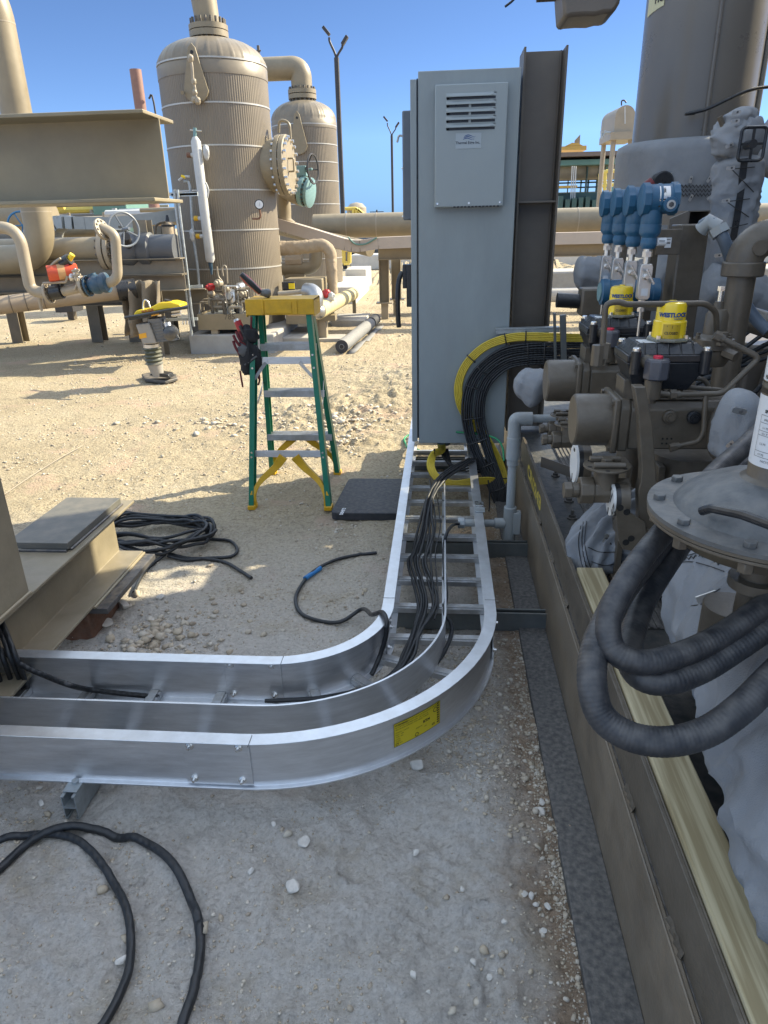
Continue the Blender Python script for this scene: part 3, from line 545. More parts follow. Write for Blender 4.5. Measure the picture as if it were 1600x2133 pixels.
# ================================================================ STEP LADDER
lad=T('step_ladder','green fibreglass step ladder with yellow top cap standing on the dirt','step ladder',(-.88,4.03,0))
zt=1.17; yf,yb=3.735,4.345
def rail(x0,y0,x1,y1,sgn):
    a=V(x0,y0,0.0); b=V(x1,y1,zt-.03); m=MB(); w_,d_=.030,.062; t=(b-a).normalized(); u=V(1,0,0); v=t.cross(u).normalized()
    # C channel opening inwards
    s=sgn; pr=[(-s*0,-d_/2),(s*w_,-d_/2),(s*w_,-d_/2+.005),(s*.005,-d_/2+.005),(s*.005,d_/2-.005),(s*w_,d_/2-.005),(s*w_,d_/2),(0,d_/2)]
    ext(m,pr,a,b,u,v); return m
tops=(-1.035,-.775); 
xsn=(-1.128,-.635); xsf=(-1.165,-.668)
xt=(-1.075,-.735)
nearR=[(xsn[0],yf,xt[0],4.0),(xsn[1],yf,xt[1],4.0)]; farR=[(xsf[0]+.02,yb,xt[0]+.012,4.10),(xsf[1]+.0,yb,xt[1]-.012,4.10)]
for i,q_ in enumerate(nearR): 
    rl=rail(*q_,1 if i==0 else -1).build('rear_rail',GREENF,lad,smooth=0,bevel=.001)
    m=MB()
    for h_ in (.305,.33,.80,.87): 
        t=h_/(zt-.03); p=V(q_[0],q_[1],0).lerp(V(q_[2],q_[3],zt-.03),t); m.cyl(p+V((.015 if i==0 else -.015),-.035,0),p+V((.015 if i==0 else -.015),-.029,0),.006,n=10)
    m.build('rivet',CHROME,rl)
for i,q_ in enumerate(farR): rail(*q_,1 if i==0 else -1).build('front_rail',GREENF,lad,smooth=0,bevel=.001)
def at_(q_,z): t=z/(zt-.03); return V(q_[0],q_[1],0).lerp(V(q_[2],q_[3],zt-.03),t)
for z in (.30,.60,.895):
    a=at_(farR[0],z)+V(.006,0,0); b=at_(farR[1],z)-V(.006,0,0); m=MB(); m.bx(a.x,b.x,a.y-.04,a.y+.045,z-.003,z+.003); m.bx(a.x,b.x,a.y-.043,a.y-.040,z-.035,z+.003); m.bx(a.x,b.x,a.y+.045,a.y+.048,z-.022,z+.003)
    for k in range(9): m.bx(a.x,b.x,a.y-.036+k*.009,a.y-.033+k*.009,z+.003,z+.005)
    m.build('step',ALU2,lad,smooth=0)
for z in (.315,.835):
    a=at_(nearR[0],z); b=at_(nearR[1],z); m=MB(); y=a.y-.002; m.bx(a.x+.03,b.x-.03,y-.002,y+.003,z-.02,z+.02)
    for k in (-.013,-.005,.004,.013): m.bx(a.x+.03,b.x-.03,y-.004,y-.002,z+k-.0015,z+k+.0015)
    for xx in (a.x+.09,b.x-.10): m.cyl((xx,y-.008,z),(xx,y-.002,z),.007,n=10)
    m.bx(a.x,a.x+.03,y-.0,y+.003,z-.02,z+.02); m.bx(b.x-.03,b.x,y-.0,y+.003,z-.02,z+.02)
    cb=m.build('cross_bar',ALU,lad,smooth=0)
    if z>.5:
        for (p,q2) in ((V(a.x+.085,y-.006,z-.01),at_(nearR[0],z-.10)+V(.022,-.008,0)),(V(b.x-.10,y-.006,z-.01),at_(nearR[1],z-.10)+V(-.022,-.008,0))): MB().bar(p,q2,.003,.018,up=V(0,1,0) if 0 else V(0,0,1)).build('brace',ALU2,lad,smooth=0)
def ybrace(P,w0,w1):
    m=MB(); n=len(P); pts_=[]
    for i,p in enumerate(P):
        t=(P[min(i+1,n-1)]-P[max(0,i-1)]).normalized(); s=t.cross(V(0,1,0)).normalized(); w_=(w0+(w1-w0)*abs(2*i/(n-1)-.8))*.5; pts_.append((p+s*w_,p-s*w_))
    vs=[]; 
    for a,b in pts_: vs+=[a+V(0,-.012,0),b+V(0,-.012,0),b+V(0,.012,0),a+V(0,.012,0)]
    fs=[(4*i+j,4*(i+1)+j,4*(i+1)+(j+1)%4,4*i+(j+1)%4) for i in range(n-1) for j in range(4)]+[(0,1,2,3),(4*n-1,4*n-2,4*n-3,4*n-4)]
    m.add(vs,fs); m.build('foot_brace',YCAP,lad,smooth=40,bevel=.002)
zc=.30
for rr,z in ((nearR,.30),(farR,.285)):
    l0=at_(rr[0],0.005)+V(.022,-.0,0); l1=at_(rr[1],0.005)+V(-.022,0,0); top=at_(rr[0],z); xm=(l0.x+l1.x)/2; y=top.y
    for s,l in ((-1,l0),(1,l1)):
        ybrace(cr([l,V(l.x-s*.008,l.y,.09),V(l.x-s*.055,(l.y+y)/2,.165),V(xm+s*.085,y,.235),V(xm+s*.035,y,z+.0)],5),.026,.05)
for rr in (nearR,farR):
    for i in (0,1):
        p=at_(rr[i],0); s=1 if i==0 else -1; MB().box((p.x+s*.018,p.y,.012),(.046,.072,.026)).build('foot_pad',YCAP,lad,smooth=0,bevel=.004)
m=MB(); x0,x1=xt[0]-.025,xt[1]+.025
m.bx(x0,x1,3.955,4.155,zt-.012,zt); m.bx(x0,x1,3.948,3.956,zt-.085,zt); m.bx(x0,x1,4.150,4.158,zt-.085,zt); m.bx(x0,x0+.006,3.95,4.155,zt-.095,zt); m.bx(x1-.006,x1,3.95,4.155,zt-.095,zt)
for xx in (x0+.095,x1-.105): m.bx(xx,xx+.012,3.943,3.95,zt-.08,zt-.008)
m.bx(x0+.115,x1-.125,3.944,3.95,zt-.078,zt-.012); m.build('top_cap',YCAP,lad,smooth=0,bevel=.004)
for i in (0,1):
    m=MB(); p=at_(nearR[i],.56)+V((1,-1)[i]*.004,.02,0); q2=at_(farR[i],.66)+V((1,-1)[i]*.004,-.03,0); mid=(p+q2)/2; m.bar(p,mid+V(0,0,-.035),.003,.02); m.bar(mid+V(0,0,-.035),q2,.003,.02); m.build('spreader',ALU2,lad,smooth=0)
# flashlight tool lying on cap + hanging pouch
dr=T('cordless_light','red and black handheld tool leaning up on the left end of the ladder top','hand tool',(x0+.03,4.05,zt))
a=B(600-45,600,Y=4.05); a=V(x0+.075,4.03,zt+.03); b=B(503,572,Y=4.0)
MB().tube([b,b.lerp(a,.2),b.lerp(a,.5),b.lerp(a,.85),a],[.015,.021,.021,.018,.017],14).build('grip',RED,dr,smooth=60)
MB().tube([b+V(0,-.008,.004),b.lerp(a,.5)+V(0,-.010,.004),a+V(0,-.008,.002)],[.014,.0175,.014],12).build('rubber_inlay',BLK,dr)
dd=(a-b).normalized(); m=MB(); m.lathe([(.014,0),(.017,.006),(.018,.02),(.022,.024),(.024,.045),(.021,.052),(.010,.058)],a,V(1,0,-.12),18,rmod=lambda q_,h:1+.05*math.cos(8*q_)); m.build('head',ALC,dr)
po=T('tool_pouch','black and red tool pouch with gloves and torch hanging left on the ladder','tool pouch',(-1.15,3.95,.6))
def blobm(c,r,sc,seed=0,n=2):
    m=MB(); N1,N2=22,14; vs=[];fs=[]
    for i in range(N2+1):
        th=math.pi*i/N2
        for j in range(N1):
            ph=2*math.pi*j/N1; d=V(math.sin(th)*math.cos(ph),math.sin(th)*math.sin(ph),math.cos(th)); rr=1+sc*mn.fractal(d*1.8+V(seed,0,0),.9,2,3); vs.append(Vector(c)+V(d.x*r[0],d.y*r[1],d.z*r[2])*rr)
    for i in range(N2):
        for j in range(N1): fs.append((i*N1+j,(i+1)*N1+j,(i+1)*N1+(j+1)%N1,i*N1+(j+1)%N1))
    m.add(vs,fs); return m
def PL(px,py,dy=0): return B(px,py,Y=3.93+dy)
blobm(PL(520,742),(.065,.04,.10),.35,1).build('pouch_body',mat('black_nylon',(.018,.018,.02),.8,bump=.5,bscale=300),po,smooth=60)
blobm(PL(517,700),(.05,.035,.055),.4,4).build('side_pocket',bpy.data.materials['black_nylon'],po,smooth=60)
MB().tube([PL(494,668),PL(508,700),PL(522,735)],[.020,.023,.019],14).build('torch',RED,po)
MB().tube([PL(492,664),PL(494,669)],[.015,.020],14).build('torch_lens',INOX,po)
MB().tube([PL(500,678,-.018),PL(512,705,-.02),PL(524,733,-.018)],[.010,.013,.010],10).build('torch_grip',BLK,po)
for i,(p,q2) in enumerate((((486,698),(503,724)),((492,690),(508,718)),((499,690),(514,720)),((486,710),(500,738)))):
    MB().tube(cr([PL(*p,-.02),PL((p[0]+q2[0])/2-2,(p[1]+q2[1])/2,-.025),PL(*q2,-.02)],5),[.008]*10+[.0115],9).build('glove_finger',mat('maroon_glove',(.13,.015,.02),.75,bump=.4) if i==0 else bpy.data.materials['maroon_glove'],po,smooth=60)
blobm(PL(510,730,-.02),(.04,.02,.04),.35,8).build('glove_palm',mat('grey_glove',(.10,.10,.10),.8,bump=.4),po,smooth=60)
for P_ in ([(500,772),(503,790),(506,806)],[(528,745),(533,770),(540,790)],[(524,660),(523,690),(526,720)],[(538,770),(541,790),(538,802)]): MB().tube(cr([PL(*p) for p in P_],5),.0055,7).build('strap',bpy.data.materials['maroon_glove'],po)
MB().tube(cr([PL(510,760,-.03),PL(524,750,-.035),PL(535,742,-.03)],4),.006,7).build('strap',bpy.data.materials['grey_glove'],po)
# knee pad
p=[B(685,1082,Z=.045),B(830,1080,Z=.045),B(838,1003,Z=.045),B(712,1000,Z=.045)]
pad=T('kneeling_pad','flat black foam kneeling pad lying on the dirt right of the ladder','kneeling pad',(p[0]+p[2])/2*1)
x0,x1=-.615,-.225; y0,y1=3.56,4.13; rr=.035; poly=[]
for (cx_,cy_,a0) in ((x1-rr,y1-rr,0),(x0+rr,y1-rr,90),(x0+rr,y0+rr,180),(x1-rr,y0+rr,270)): poly+=[V(cx_+math.cos(R(a0+t))*rr,cy_+math.sin(R(a0+t))*rr,.0) for t in range(0,91,15)]
for q_ in poly: q_.x+=(q_.y-y0)*.06
m=MB(); m.prism(poly,(0,0,.002),(0,0,.048)); m.build('pad',FOAM,pad,bevel=.004,smooth=30)
m=MB(); q0=B(707,1072,Z=.0505)
m.text('DSNILG',.028,lambda u,v:V(q0.x+v*.98+u*.06,q0.y+u,.0502),bold=.001); m.build('logo',PAPER,pad,smooth=0)
# ================================================================ CABINET
cabi=T('electrical_cabinet','tall grey electrical cabinet with louvred cooling unit, beside the brown column','electrical cabinet',(.12,4.35,.29))
cx0,cx1,cy0,cy1,cz0,cz1=-.132,.383,4.07,4.60,.30,2.25
MB().bx(cx0,cx1,cy0,cy1,cz0,cz1).build('cabinet_body',CAB,cabi,bevel=.004,smooth=30)
MB().bx(cx0-.008,cx0-.001,cy0+.01,cy1-.01,cz0+.03,cz1-.03).build('door_gasket',BLK,cabi,smooth=0)
door=MB().bx(cx0-.040,cx0-.008,cy0-.006,cy1+.004,cz0+.012,cz1-.035).build('door',CAB,cabi,bevel=.003,smooth=30)
m=MB(); hx=cx0-.040
m.bx(hx-.03,hx,4.12,4.20,1.10,1.33); m.bx(hx-.052,hx-.03,4.135,4.185,1.20,1.33); m.tube(cr([V(hx-.052,4.15,1.29),V(hx-.072,4.14,1.25),V(hx-.082,4.13,1.15),V(hx-.080,4.13,1.03),V(hx-.076,4.13,.985)],6),.0145,10); m.build('handle',BLK,cabi,bevel=.004)
m=MB(); ax0,ax1,az0,az1=-.045,.318,1.618,2.182; ay=cy0-.045
m.bx(ax0,ax1,ay,cy0-.001,az0,az1)
ac=m.build('cooling_unit',CAB2,cabi,bevel=.005,smooth=30)
m=MB()
for k in range(13): m.bx(ax0+.10+k*.019,ax0+.112+k*.019,ay-.0005,ay+.02,az0-.003,az0+.004)
m.build('bottom_vent',BLK,ac,smooth=0)
for k in range(5):
    z=2.125-k*.034; xa,xb=.010,.262
    m=MB(); m.bx(xa+.004,xb-.004,ay-.0012,ay+.001,z-.012,z+.004); m.cyl((xa+.010,ay-.0012,z-.004),(xa+.010,ay+.001,z-.004),.008,n=14); m.build('louvre_slot',BLK,ac,smooth=0)
    m=MB(); P=[]; n_=14
    for i in range(n_+1):
        t=i/n_; s_=min(1,math.sin(math.pi*min(t,1-t)/.18*.5) if min(t,1-t)<.18 else 1); P.append((xa+(xb-xa)*t,s_))
    vs=[]; 
    for x_,s_ in P: vs+=[V(x_,ay,z+.016),V(x_,ay-.011*s_,z+.008),V(x_,ay-.0125*s_-.0005,z-.000),V(x_,ay-.0105*s_-.0004,z-.001),V(x_,ay-.001,z+.012)]
    m.add(vs,[(5*i+j,5*(i+1)+j,5*(i+1)+j+1,5*i+j+1) for i in range(n_) for j in range(4)]); m.build('louvre',CAB2,ac,smooth=50)
MB().bx(.125,.137,ay-.004,ay-.0015,1.99,2.11).build('louvre_rib',CAB2,ac,smooth=0)
sx0,sx1,sz0,sz1=.062,.192,1.893,1.963
lb=MB().bx(sx0,sx1,ay-.0016,ay-.0006,sz0,sz1).build('maker_label',mat('grey_label_paper',(.36,.41,.44),.4,var=.03,bump=0),ac,smooth=0)
m=MB(); m.text('Thermal Edge Inc.',.0172,lambda u,v:V((sx0+sx1)/2-.003+u,ay-.0024,sz0+.021+v),'CENTER',bold=.0003)
m.build('print',mat('dark_grey_ink',(.03,.04,.06),.5,bump=0),lb,smooth=0)
m=MB()
for k in range(3):
    P=[];n_=12
    for i in range(n_+1):
        t=i/n_; zz=sz0+.042+k*.007+.0035*math.sin(t*6.28-.6); P+=[V(sx0+.037+t*.058+k*.003,ay-.0024,zz),V(sx0+.037+t*.058+k*.003,ay-.0024,zz+.0036*(math.sin(math.pi*min(1,t+.15))*.7+.3))]
    m.add(P,[(2*i,2*i+2,2*i+3,2*i+1) for i in range(n_)])
m.build('wave_logo',INKB,lb,smooth=0)
for x_ in (ax0+.016,.137,ax1-.02): 
    m=MB(); m.cyl((x_,ay-.004,az0+.018),(x_,ay-.0005,az0+.018),.0055,n=12); m.build('screw',CHROME,ac)
MB().cyl((.02,4.25,.24),(.02,4.25,.31),.045,n=24).build('gland_hub',STRUT,cabi)
MB().cyl((.20,4.25,.25),(.20,4.25,.31),.03,n=24).build('gland_hub',STRUT,cabi)
sb=T('door_unit','slim grey cooling box with a hook arm, mounted high on the cabinet door','cooling box',(hx-.02,4.3,1.58))
MB().bx(hx-.055,hx-.002,4.30,4.56,1.56,2.11).build('box_shell',mat('blue_grey_enamel',(.13,.15,.18),.4,bump=.05),sb,bevel=.008)
MB().tube(bend([V(hx-.05,4.33,1.99),V(hx-.075,4.33,1.995),V(hx-.085,4.33,1.96)],.01),.006,8).build('hook',WHITEI,sb)
for z in (1.58,1.83): MB().cyl((hx-.062,4.33,z),(hx-.05,4.33,z),.005,n=8).build('screw',CHROME,sb)
MB().cyl(B(856,496,Y=4.5),B(864,496,Y=4.5),.014,n=14).build('red_button',RED,cabi)
# ================================================================ COLUMN
col=T('steel_column','dark brown steel I-beam column standing right behind the grey cabinet','steel column',(.52,4.33,.36))
def vbeam(x0,x1,y0,y1,z0,z1,tf=.011,tw=.008):
    m=MB(); m.bx(x0,x0+tf,y0,y1,z0,z1+.0); m.bx(x1-tf,x1,y0,y1,z0,z1); ym=(y0+y1)/2; m.bx(x0+tf,x1-tf,ym-tw/2,ym+tw/2,z0,z1-.002); return m
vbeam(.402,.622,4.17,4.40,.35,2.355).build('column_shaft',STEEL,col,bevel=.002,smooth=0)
m=MB(); m.bx(.413,.611,4.178,4.279,1.632,1.642); m.build('stiffener_plate',STEEL,col,bevel=.0015,smooth=0)
m=MB(); m.tube([V(.600,4.262,.4),V(.600,4.262,1.625)],.004,6); m.tube([V(.600,4.262,1.65),V(.600,4.262,2.35)],.004,6); m.build('weld_bead',STEEL,col)
# ================================================================ CABLE BUNDLES
def offs(P,k,dn,dy):
    "offset the path in its own plane (dn) and in Y (dy)"
    fr=frames(P); out=[]
    for (N,Bn,Tn),p in zip(fr,P):
        s=Tn.cross(V(0,1,0)); s=s.normalized() if s.length>.2 else N
        out.append(p+s*dn+V(0,dy,0))
    return out
yp=[(1215,704,4.0),(1170,703,4.0),(1110,701,4.0),(1060,704,4.0),(1010,722,4.01),(972,758,4.015),(955,800,4.02),(958,840,4.02),(975,872,4.035),(1005,905,4.035),(1030,945,4.02),(1047,985,3.98),(1046,1004,3.93),(1020,1001,3.88),(985,1003,3.84),(945,1008,3.84),(912,996,3.86),(898,972,3.92),(904,948,4.05),(920,938,4.15),(920,925,4.22)]
yP=cr([B(a,b,Y=c) for a,b,c in yp],7)
yb_=T('yellow_cable_bundle','bundle of yellow cables curving down the cabinet side and looping below it','cable bundle',yP[60])
k=0
for r_ in range(2):
    for i in range(5):
        MB().tube(offs(yP,k,(i-2)*.0092+(r_*.004),r_*.0085),.0047,8).build('yellow_cable',CABLEY,yb_,smooth=60); k+=1
def zip_(P,i,w,h,par,dy=0):
    c=P[i]; t=(P[i+1]-P[i-1]).normalized(); s=t.cross(V(0,1,0)).normalized(); q_=[]
    for a in np.linspace(0,6.283,20)[:-1]: q_.append(c+s*(w*(math.copysign(abs(math.cos(a))**.6,math.cos(a))))+V(0,dy+h*math.copysign(abs(math.sin(a))**.6,math.sin(a)),0))
    m=MB(); m.tube(q_,.0035,6,closed=True); m.box(c+s*w+V(0,dy-h*.6,0),(.011,.008,.011)); m.build('cable_tie',BLK,par)
for i in (16,22,33,61,80,96,127): zip_(yP,min(i,len(yP)-2),.029,.014,yb_,.005)
bp=[(1220,735,4.0),(1160,736,4.0),(1100,738,4.0),(1050,748,4.0),(1010,778,4.0),(990,815,4.0),(984,860,3.99),(990,900,3.98),(1005,945,3.95),(1022,985,3.91),(1036,1020,3.86),(1048,1060,3.82),(1050,1100,3.80)]
bP=cr([B(a,b,Y=c) for a,b,c in bp],7)
bb=T('black_cable_bundle','thick bundle of black cables sweeping down the cabinet side to the skid edge','cable bundle',bP[30])
for r_ in range(2):
    for i in range(10):
        gap=(.010 if i>4 else -.003); 
        P=[]
        fr=frames(bP); n_=len(bP)
        for j,((N,Bn,Tn),p) in enumerate(zip(fr,bP)):
            s=Tn.cross(V(0,1,0)).normalized(); t=j/n_; wd=1.0-.45*max(0,(t-.6)/.4); g_=gap*math.sin(math.pi*min(1,max(0,(t-.15)/.7)))
            P.append(p+s*(((i-4.5)*.0125)*wd+g_+.001*math.sin(j*.3+i*2))+V(0,r_*.011+.004*math.sin(j*.22+i*1.3),0))
        MB().tube(P,.0062,8).build('black_cable',CABLE,bb,smooth=60)
for i in (10,14,28,34,44,52,60,70,76): zip_(bP,min(i,len(bP)-2),.062*(1-.4*max(0,(i/85-.6)/.4)),.016,bb,.006)
# cables hanging under the cabinet
for i in range(5):
    P=[B(920+i*3,935,Y=4.2),B(925+i*4,955+i*4,Y=4.12),B(950,970+i*5,Y=4.08),B(990,960+i*6,Y=4.05),B(1015,965+i*5,Y=4.02)]
    cable('cable',P,.0062,('topmost','second from top','middle','second lowest','lowest')[i]+' of five black cables sagging under the cabinet',group='black cables sagging under the cabinet',k=6)
cable('cable',[B(1017,1000,Y=3.8),B(1020,1040,Y=3.75),B(1018,1080,Y=3.7)],.004,'thin black lead hanging beside the bundle above the tray')
cable('green_cable',[B(845,925,Z=.02),B(842,915,Z=.03),B(850,907,Z=.04),B(866,903,Z=.06)]+[B(900,900,Y=4.62)],.0075,'green ground wire looping out at the left foot of the cabinet',CABLEG)
cable('green_cable',[B(845,925,Z=.02),B(850,935,Z=.01),B(866,940,Z=.01),B(900,945,Z=.01)],.0075,'green ground wire end on the dirt at the cabinet foot',CABLEG)
cable('green_cable',[B(950,900,Y=4.05),B(990,903,Y=4.03),B(1030,912,Y=3.95),B(1046,930,Y=3.9),B(1050,960,Y=3.85)],.006,'thin green ground wire crossing behind the black bundle',CABLEG)
br=T('cable_bracket','grey strut bracket carrying the cable bundles above and below','cable bracket',B(1100,720,Y=4.03))
a=B(1032,685,Y=4.03); b=B(1165,681,Y=4.03); m=MB(); m.bar(a,b,.05,.006); m.bar(a+V(.003,-.02,-.014),b+V(0,-.02,-.014),.004,.022); m.build('upper_arm',GALV,br,smooth=0,bevel=.001)
a=B(1032,758,Y=4.03); b=B(1160,752,Y=4.03); m=MB(); m.bar(a,b,.05,.006); m.build('lower_arm',GALV,br,smooth=0,bevel=.001)
a=B(1155,652,Y=3.9); b=B(1157,760,Y=3.9); m=MB(); m.bar(a,b,.012,.03,up=V(0,1,0)); m.bar(a+V(.045,0,-.01),b+V(.045,0,0),.03,.03,up=V(0,1,0)); m.build('upright_post',STRUT,br,smooth=0,bevel=.001)
# ================================================================ CONDUIT
YC=3.2
cdt=T('conduit','grey coated conduit with top elbow and drain tee, clamped to the tray rail','conduit',B(1058,1100,Y=YC))
pe=B(1075,872,Y=YC); pv=B(1057,1090,Y=YC); pv.x=pe.x-.005; pe2=V(pe.x,YC,pe.z)
m=MB(); m.cyl(V(pv.x,YC,pv.z),V(pv.x,YC,pe.z-.05),.0215,n=20); m.cyl(V(pe.x+.04,YC,pe.z),V(pe.x+.30,YC,pe.z),.019,n=20); m.build('pipe',PVC,cdt)
m=MB(); m.tube(bend([V(pe.x+.075,YC,pe.z),V(pe.x-.005,YC,pe.z),V(pe.x-.005,YC,pe.z-.10)],.02),.031,20); m.build('elbow',PVC,cdt)
m=MB(); m.cyl(V(pv.x,YC,pe.z-.09),V(pv.x,YC,pe.z-.20),.033,n=20); m.cyl(V(pv.x,YC,pe.z-.20),V(pv.x,YC,pe.z-.23),.028,n=20); m.build('coupling',PVC,cdt,bevel=.002)
c=V(pv.x,YC,pv.z); m=MB(); m.cyl(c+V(0,0,.09),c+V(0,0,-.085),.031,n=20); m.cyl(c+V(0,0,-.085),c+V(0,0,-.12),.024,n=20); m.cyl(c+V(-.075,0,0),c+V(-.02,0,0),.027,n=20); m.bx(c.x+.015,c.x+.052,YC-.028,YC+.02,c.z-.05,c.z+.065); m.cyl(c+V(0,0,-.15),c+V(0,0,-.12),.012,n=12); m.build('drain_tee',PVC,cdt,bevel=.003)
m=MB(); e=B(957,1087,Y=YC); m.cyl(V(e.x+.02,YC,c.z),c+V(-.06,0,0),.0185,n=20); m.build('side_pipe',PVC,cdt)
m=MB(); m.tube([V(e.x-.008,YC,c.z),V(e.x+.026,YC,c.z)],.029,8); m.build('end_bushing',GALV,cdt,smooth=20,bevel=.002)
cl=B(997,1085,Y=YC); m=MB(); m.bx(cl.x-.022,cl.x+.022,YC-.03,YC+.03,.252,.258); m.tube([V(cl.x+math.cos(a)*.0,YC+math.sin(a)*.024,c.z+math.cos(a)*.024) for a in np.linspace(0,6.283,18)[:-1]],.004,6,closed=True); m.bx(cl.x-.012,cl.x+.012,YC-.028,YC-.022,.256,c.z); m.cyl((cl.x,YC,c.z+.02),(cl.x,YC,c.z+.045),.014,n=14); m.build('clamp',CHROME,cdt,bevel=.001)
m=MB(); m.bx(cl.x-.024,cl.x+.024,YC-.10,YC-.04,.2515,.2555); m.build('clamp_foot',GALV,cdt,bevel=.001)
# ================================================================ SKID
skid=T('equipment_skid','long brown steel equipment skid with a dusty bottom flange running away on the right','equipment skid',(.433,2.5,0))
YA,YB=-1.2,4.95
MB().bx(.325,.433,YA,YB,-.02,.016).build('bottom_flange',DSTEEL,skid,bevel=.003,smooth=0)
MB().bx(.433,.445,YA,YB,-.02,.305).build('side_web',OLIVEW,skid,bevel=.002,smooth=0)
m=MB(); m.bx(.4455,.475,YA,YB,.292,.304); m.build('top_flange',RAW,skid,smooth=0)
YT=3.72
m=MB(); m.prism([V(.448,YA,.305),V(.448,YT,.305),V(.448,YT+.02,.39),V(.448,YT-.02,.450),V(.448,YA,.450)],(0,0,0),(.009,0,0)); m.bx(.457,.462,YA,YT-.05,.444,.450); tp_=m.build('toe_plate',OLIVE,skid,bevel=.0015,smooth=0)
for y in (.62,.88,1.22,1.78,2.12,2.46,2.83,3.18,3.46):
    m=MB(); n_=10; vs=[]
    for i in range(n_+1):
        yy=y+i*.008; d_=.0055+.0025*math.sin(i*2.1+y*7); vs+=[V(.4485,yy,.304),V(.4485-d_*1.3,yy,.3045),V(.4485-d_*.8,yy,.312),V(.4475,yy,.320+.003*math.sin(i*1.7+y))]
    m.add(vs,[(4*i+j,4*i+4+j,4*i+5+j,4*i+1+j) for i in range(n_) for j in range(3)]); m.build('stitch_weld',OLIVE,skid,smooth=50)
m=MB(); m.tube([V(.434,YA,.3045),V(.434,YB,.3045)],.0028,6); m.build('weld_bead',OLIVEW,skid)
m=MB(); m.text('CR0243','' and 0 or .082,lambda u,v:V(.4468,3.40-u*.155/.082*1.0,.345+v*1.05),bold=.004); m.build('stencil_number',YPAINT,tp_,smooth=0)
MB().bx(.476,2.9,YA,YB+.3,.300,.332).build('deck',DECK,skid,smooth=0)
MB().bx(.4455,2.9,YB-.012,YB,-.02,.30).build('end_web',OLIVEW,skid,smooth=0)
# ribbed strips bolted on deck
def dstrip(x0,y0,x1,y1,w_,nr=5):
    m=MB(); a=V(x0,y0,.335); b=V(x1,y1,.335); m.bar(a,b,w_,.006); t=(b-a).normalized(); n=V(-t.y,t.x,0)
    for i in range(nr): m.bar(a+n*((i-(nr-1)/2)*w_/nr)+V(0,0,.005),b+n*((i-(nr-1)/2)*w_/nr)+V(0,0,.005),w_/nr*.45,.005)
    return m
for (y0,y1) in ((1.95,2.62),(2.63,3.2),(3.21,3.9)): dstrip(.70,y0,.70,y1,.11).build('ribbed_cover',DSTEEL,skid,smooth=0)
for (x,y) in ((.575,2.55),(.585,2.2),(.60,3.05),(.58,2.85),(.74,1.95),(.59,3.4)):
    m=MB(); m.cyl((x,y,.332),(x,y,.338),.022,n=14); m.hexbolt((x,y,.338),(0,0,1),.014,.012); m.cyl((x,y,.338),(x,y,.372),.007,n=8); m.build('deck_bolt',DSTEEL,skid)
m=MB(); a=B(1100,915,Z=.42); b=B(1196,962,Z=.40); m.bar(V(.49,3.25,.46),V(.86,2.85,.44),.006,.05); m.build('cross_angle',STEEL,skid,smooth=0)
# timber
tb=MB(); ty0,ty1=-.9,2.13; tb.prism([V(.464,ty0,.372),V(.550,ty0,.372),V(.550,ty0,.461),V(.464,ty0,.461)],(0,0,0),(0,ty1-ty0,0)); o=tb.build('timber',WOOD,bevel=.004,smooth=30); tag(o,'length of pale treated timber lying along the inside edge of the skid','timber')
# ================================================================ quilted blankets
def quilt(name,pts,r,label,parent=None,mt=None,foldk=.035,seam=.0,k=8,puck=.05,seed=0,n=40,tags=(),ends=True,group=None,cat='insulation blanket',fine=.9):
    P=resample(cr(pts,k),.012); L=sum((b-a).length for a,b in zip(P,P[1:])); rr=r if callable(r) else (lambda t:r)
    rad=[]; d=0
    for i,p in enumerate(P):
        if i: d+=(P[i]-P[i-1]).length
        t=d/L; e=1
        if ends: e=min(1,math.sqrt(max(.02,1-(1-min(d/.045,1))**2)))*min(1,math.sqrt(max(.02,1-(1-min((L-d)/.045,1))**2)))
        rad.append(rr(t)*e)
    R0=rad[len(rad)//2]
    def rf(d,a,p):
        q=V(p.x,p.y,p.z)*(1.6/max(R0,.05)*.35)+V(math.cos(a)*.8,math.sin(a)*.8,seed)
        w=mn.fractal(q,.8,2,3)*.06*fine; q3=V(p.x,p.y,p.z)*9+V(math.cos(a)*1.6,math.sin(a)*1.6,seed)*1.0; rg_=1-abs(mn.noise(q3+V(mn.noise(q3*.7),0,mn.noise(q3*.6))*.9))*2; f=.17*fine*(max(0,rg_)**2.2-.4)+mn.noise(q3*2.7)*.03*fine
        s=0
        for c in ([.06,L-.06] if seam==0 else list(np.arange(.06,L,seam))): s+=-.75*math.exp(-((d-c)/.013)**2)+.22*math.exp(-((abs(d-c)-.028)/.014)**2)*(1+math.sin(a*11+seed))
        la=-.9*math.exp(-(((a-5.0+6.283)%6.283-3.14+1.4)/.07)**2)
        fold=0
        for c in ([.06,L-.06] if seam==0 else list(np.arange(.06,L,seam))): fold+=foldk*math.exp(-((d-c)/.07)**2)*math.sin(a*15+3*mn.noise(V(d*30,a,seed)))*(.6+.8*mn.noise(V(a*2,d*9,seed+4)))
        return 1+w+f*.8+fold*(puck/.05)**.5+puck*(s+la*.8)*(.7+.5*math.sin(a*7+d*40))
    m=MB().tube(P,rad,n,rfn=rf); o=m.build(name,mt or QUILT,parent,smooth=70)
    if parent is None: tag(o,label,cat,group)
    return o
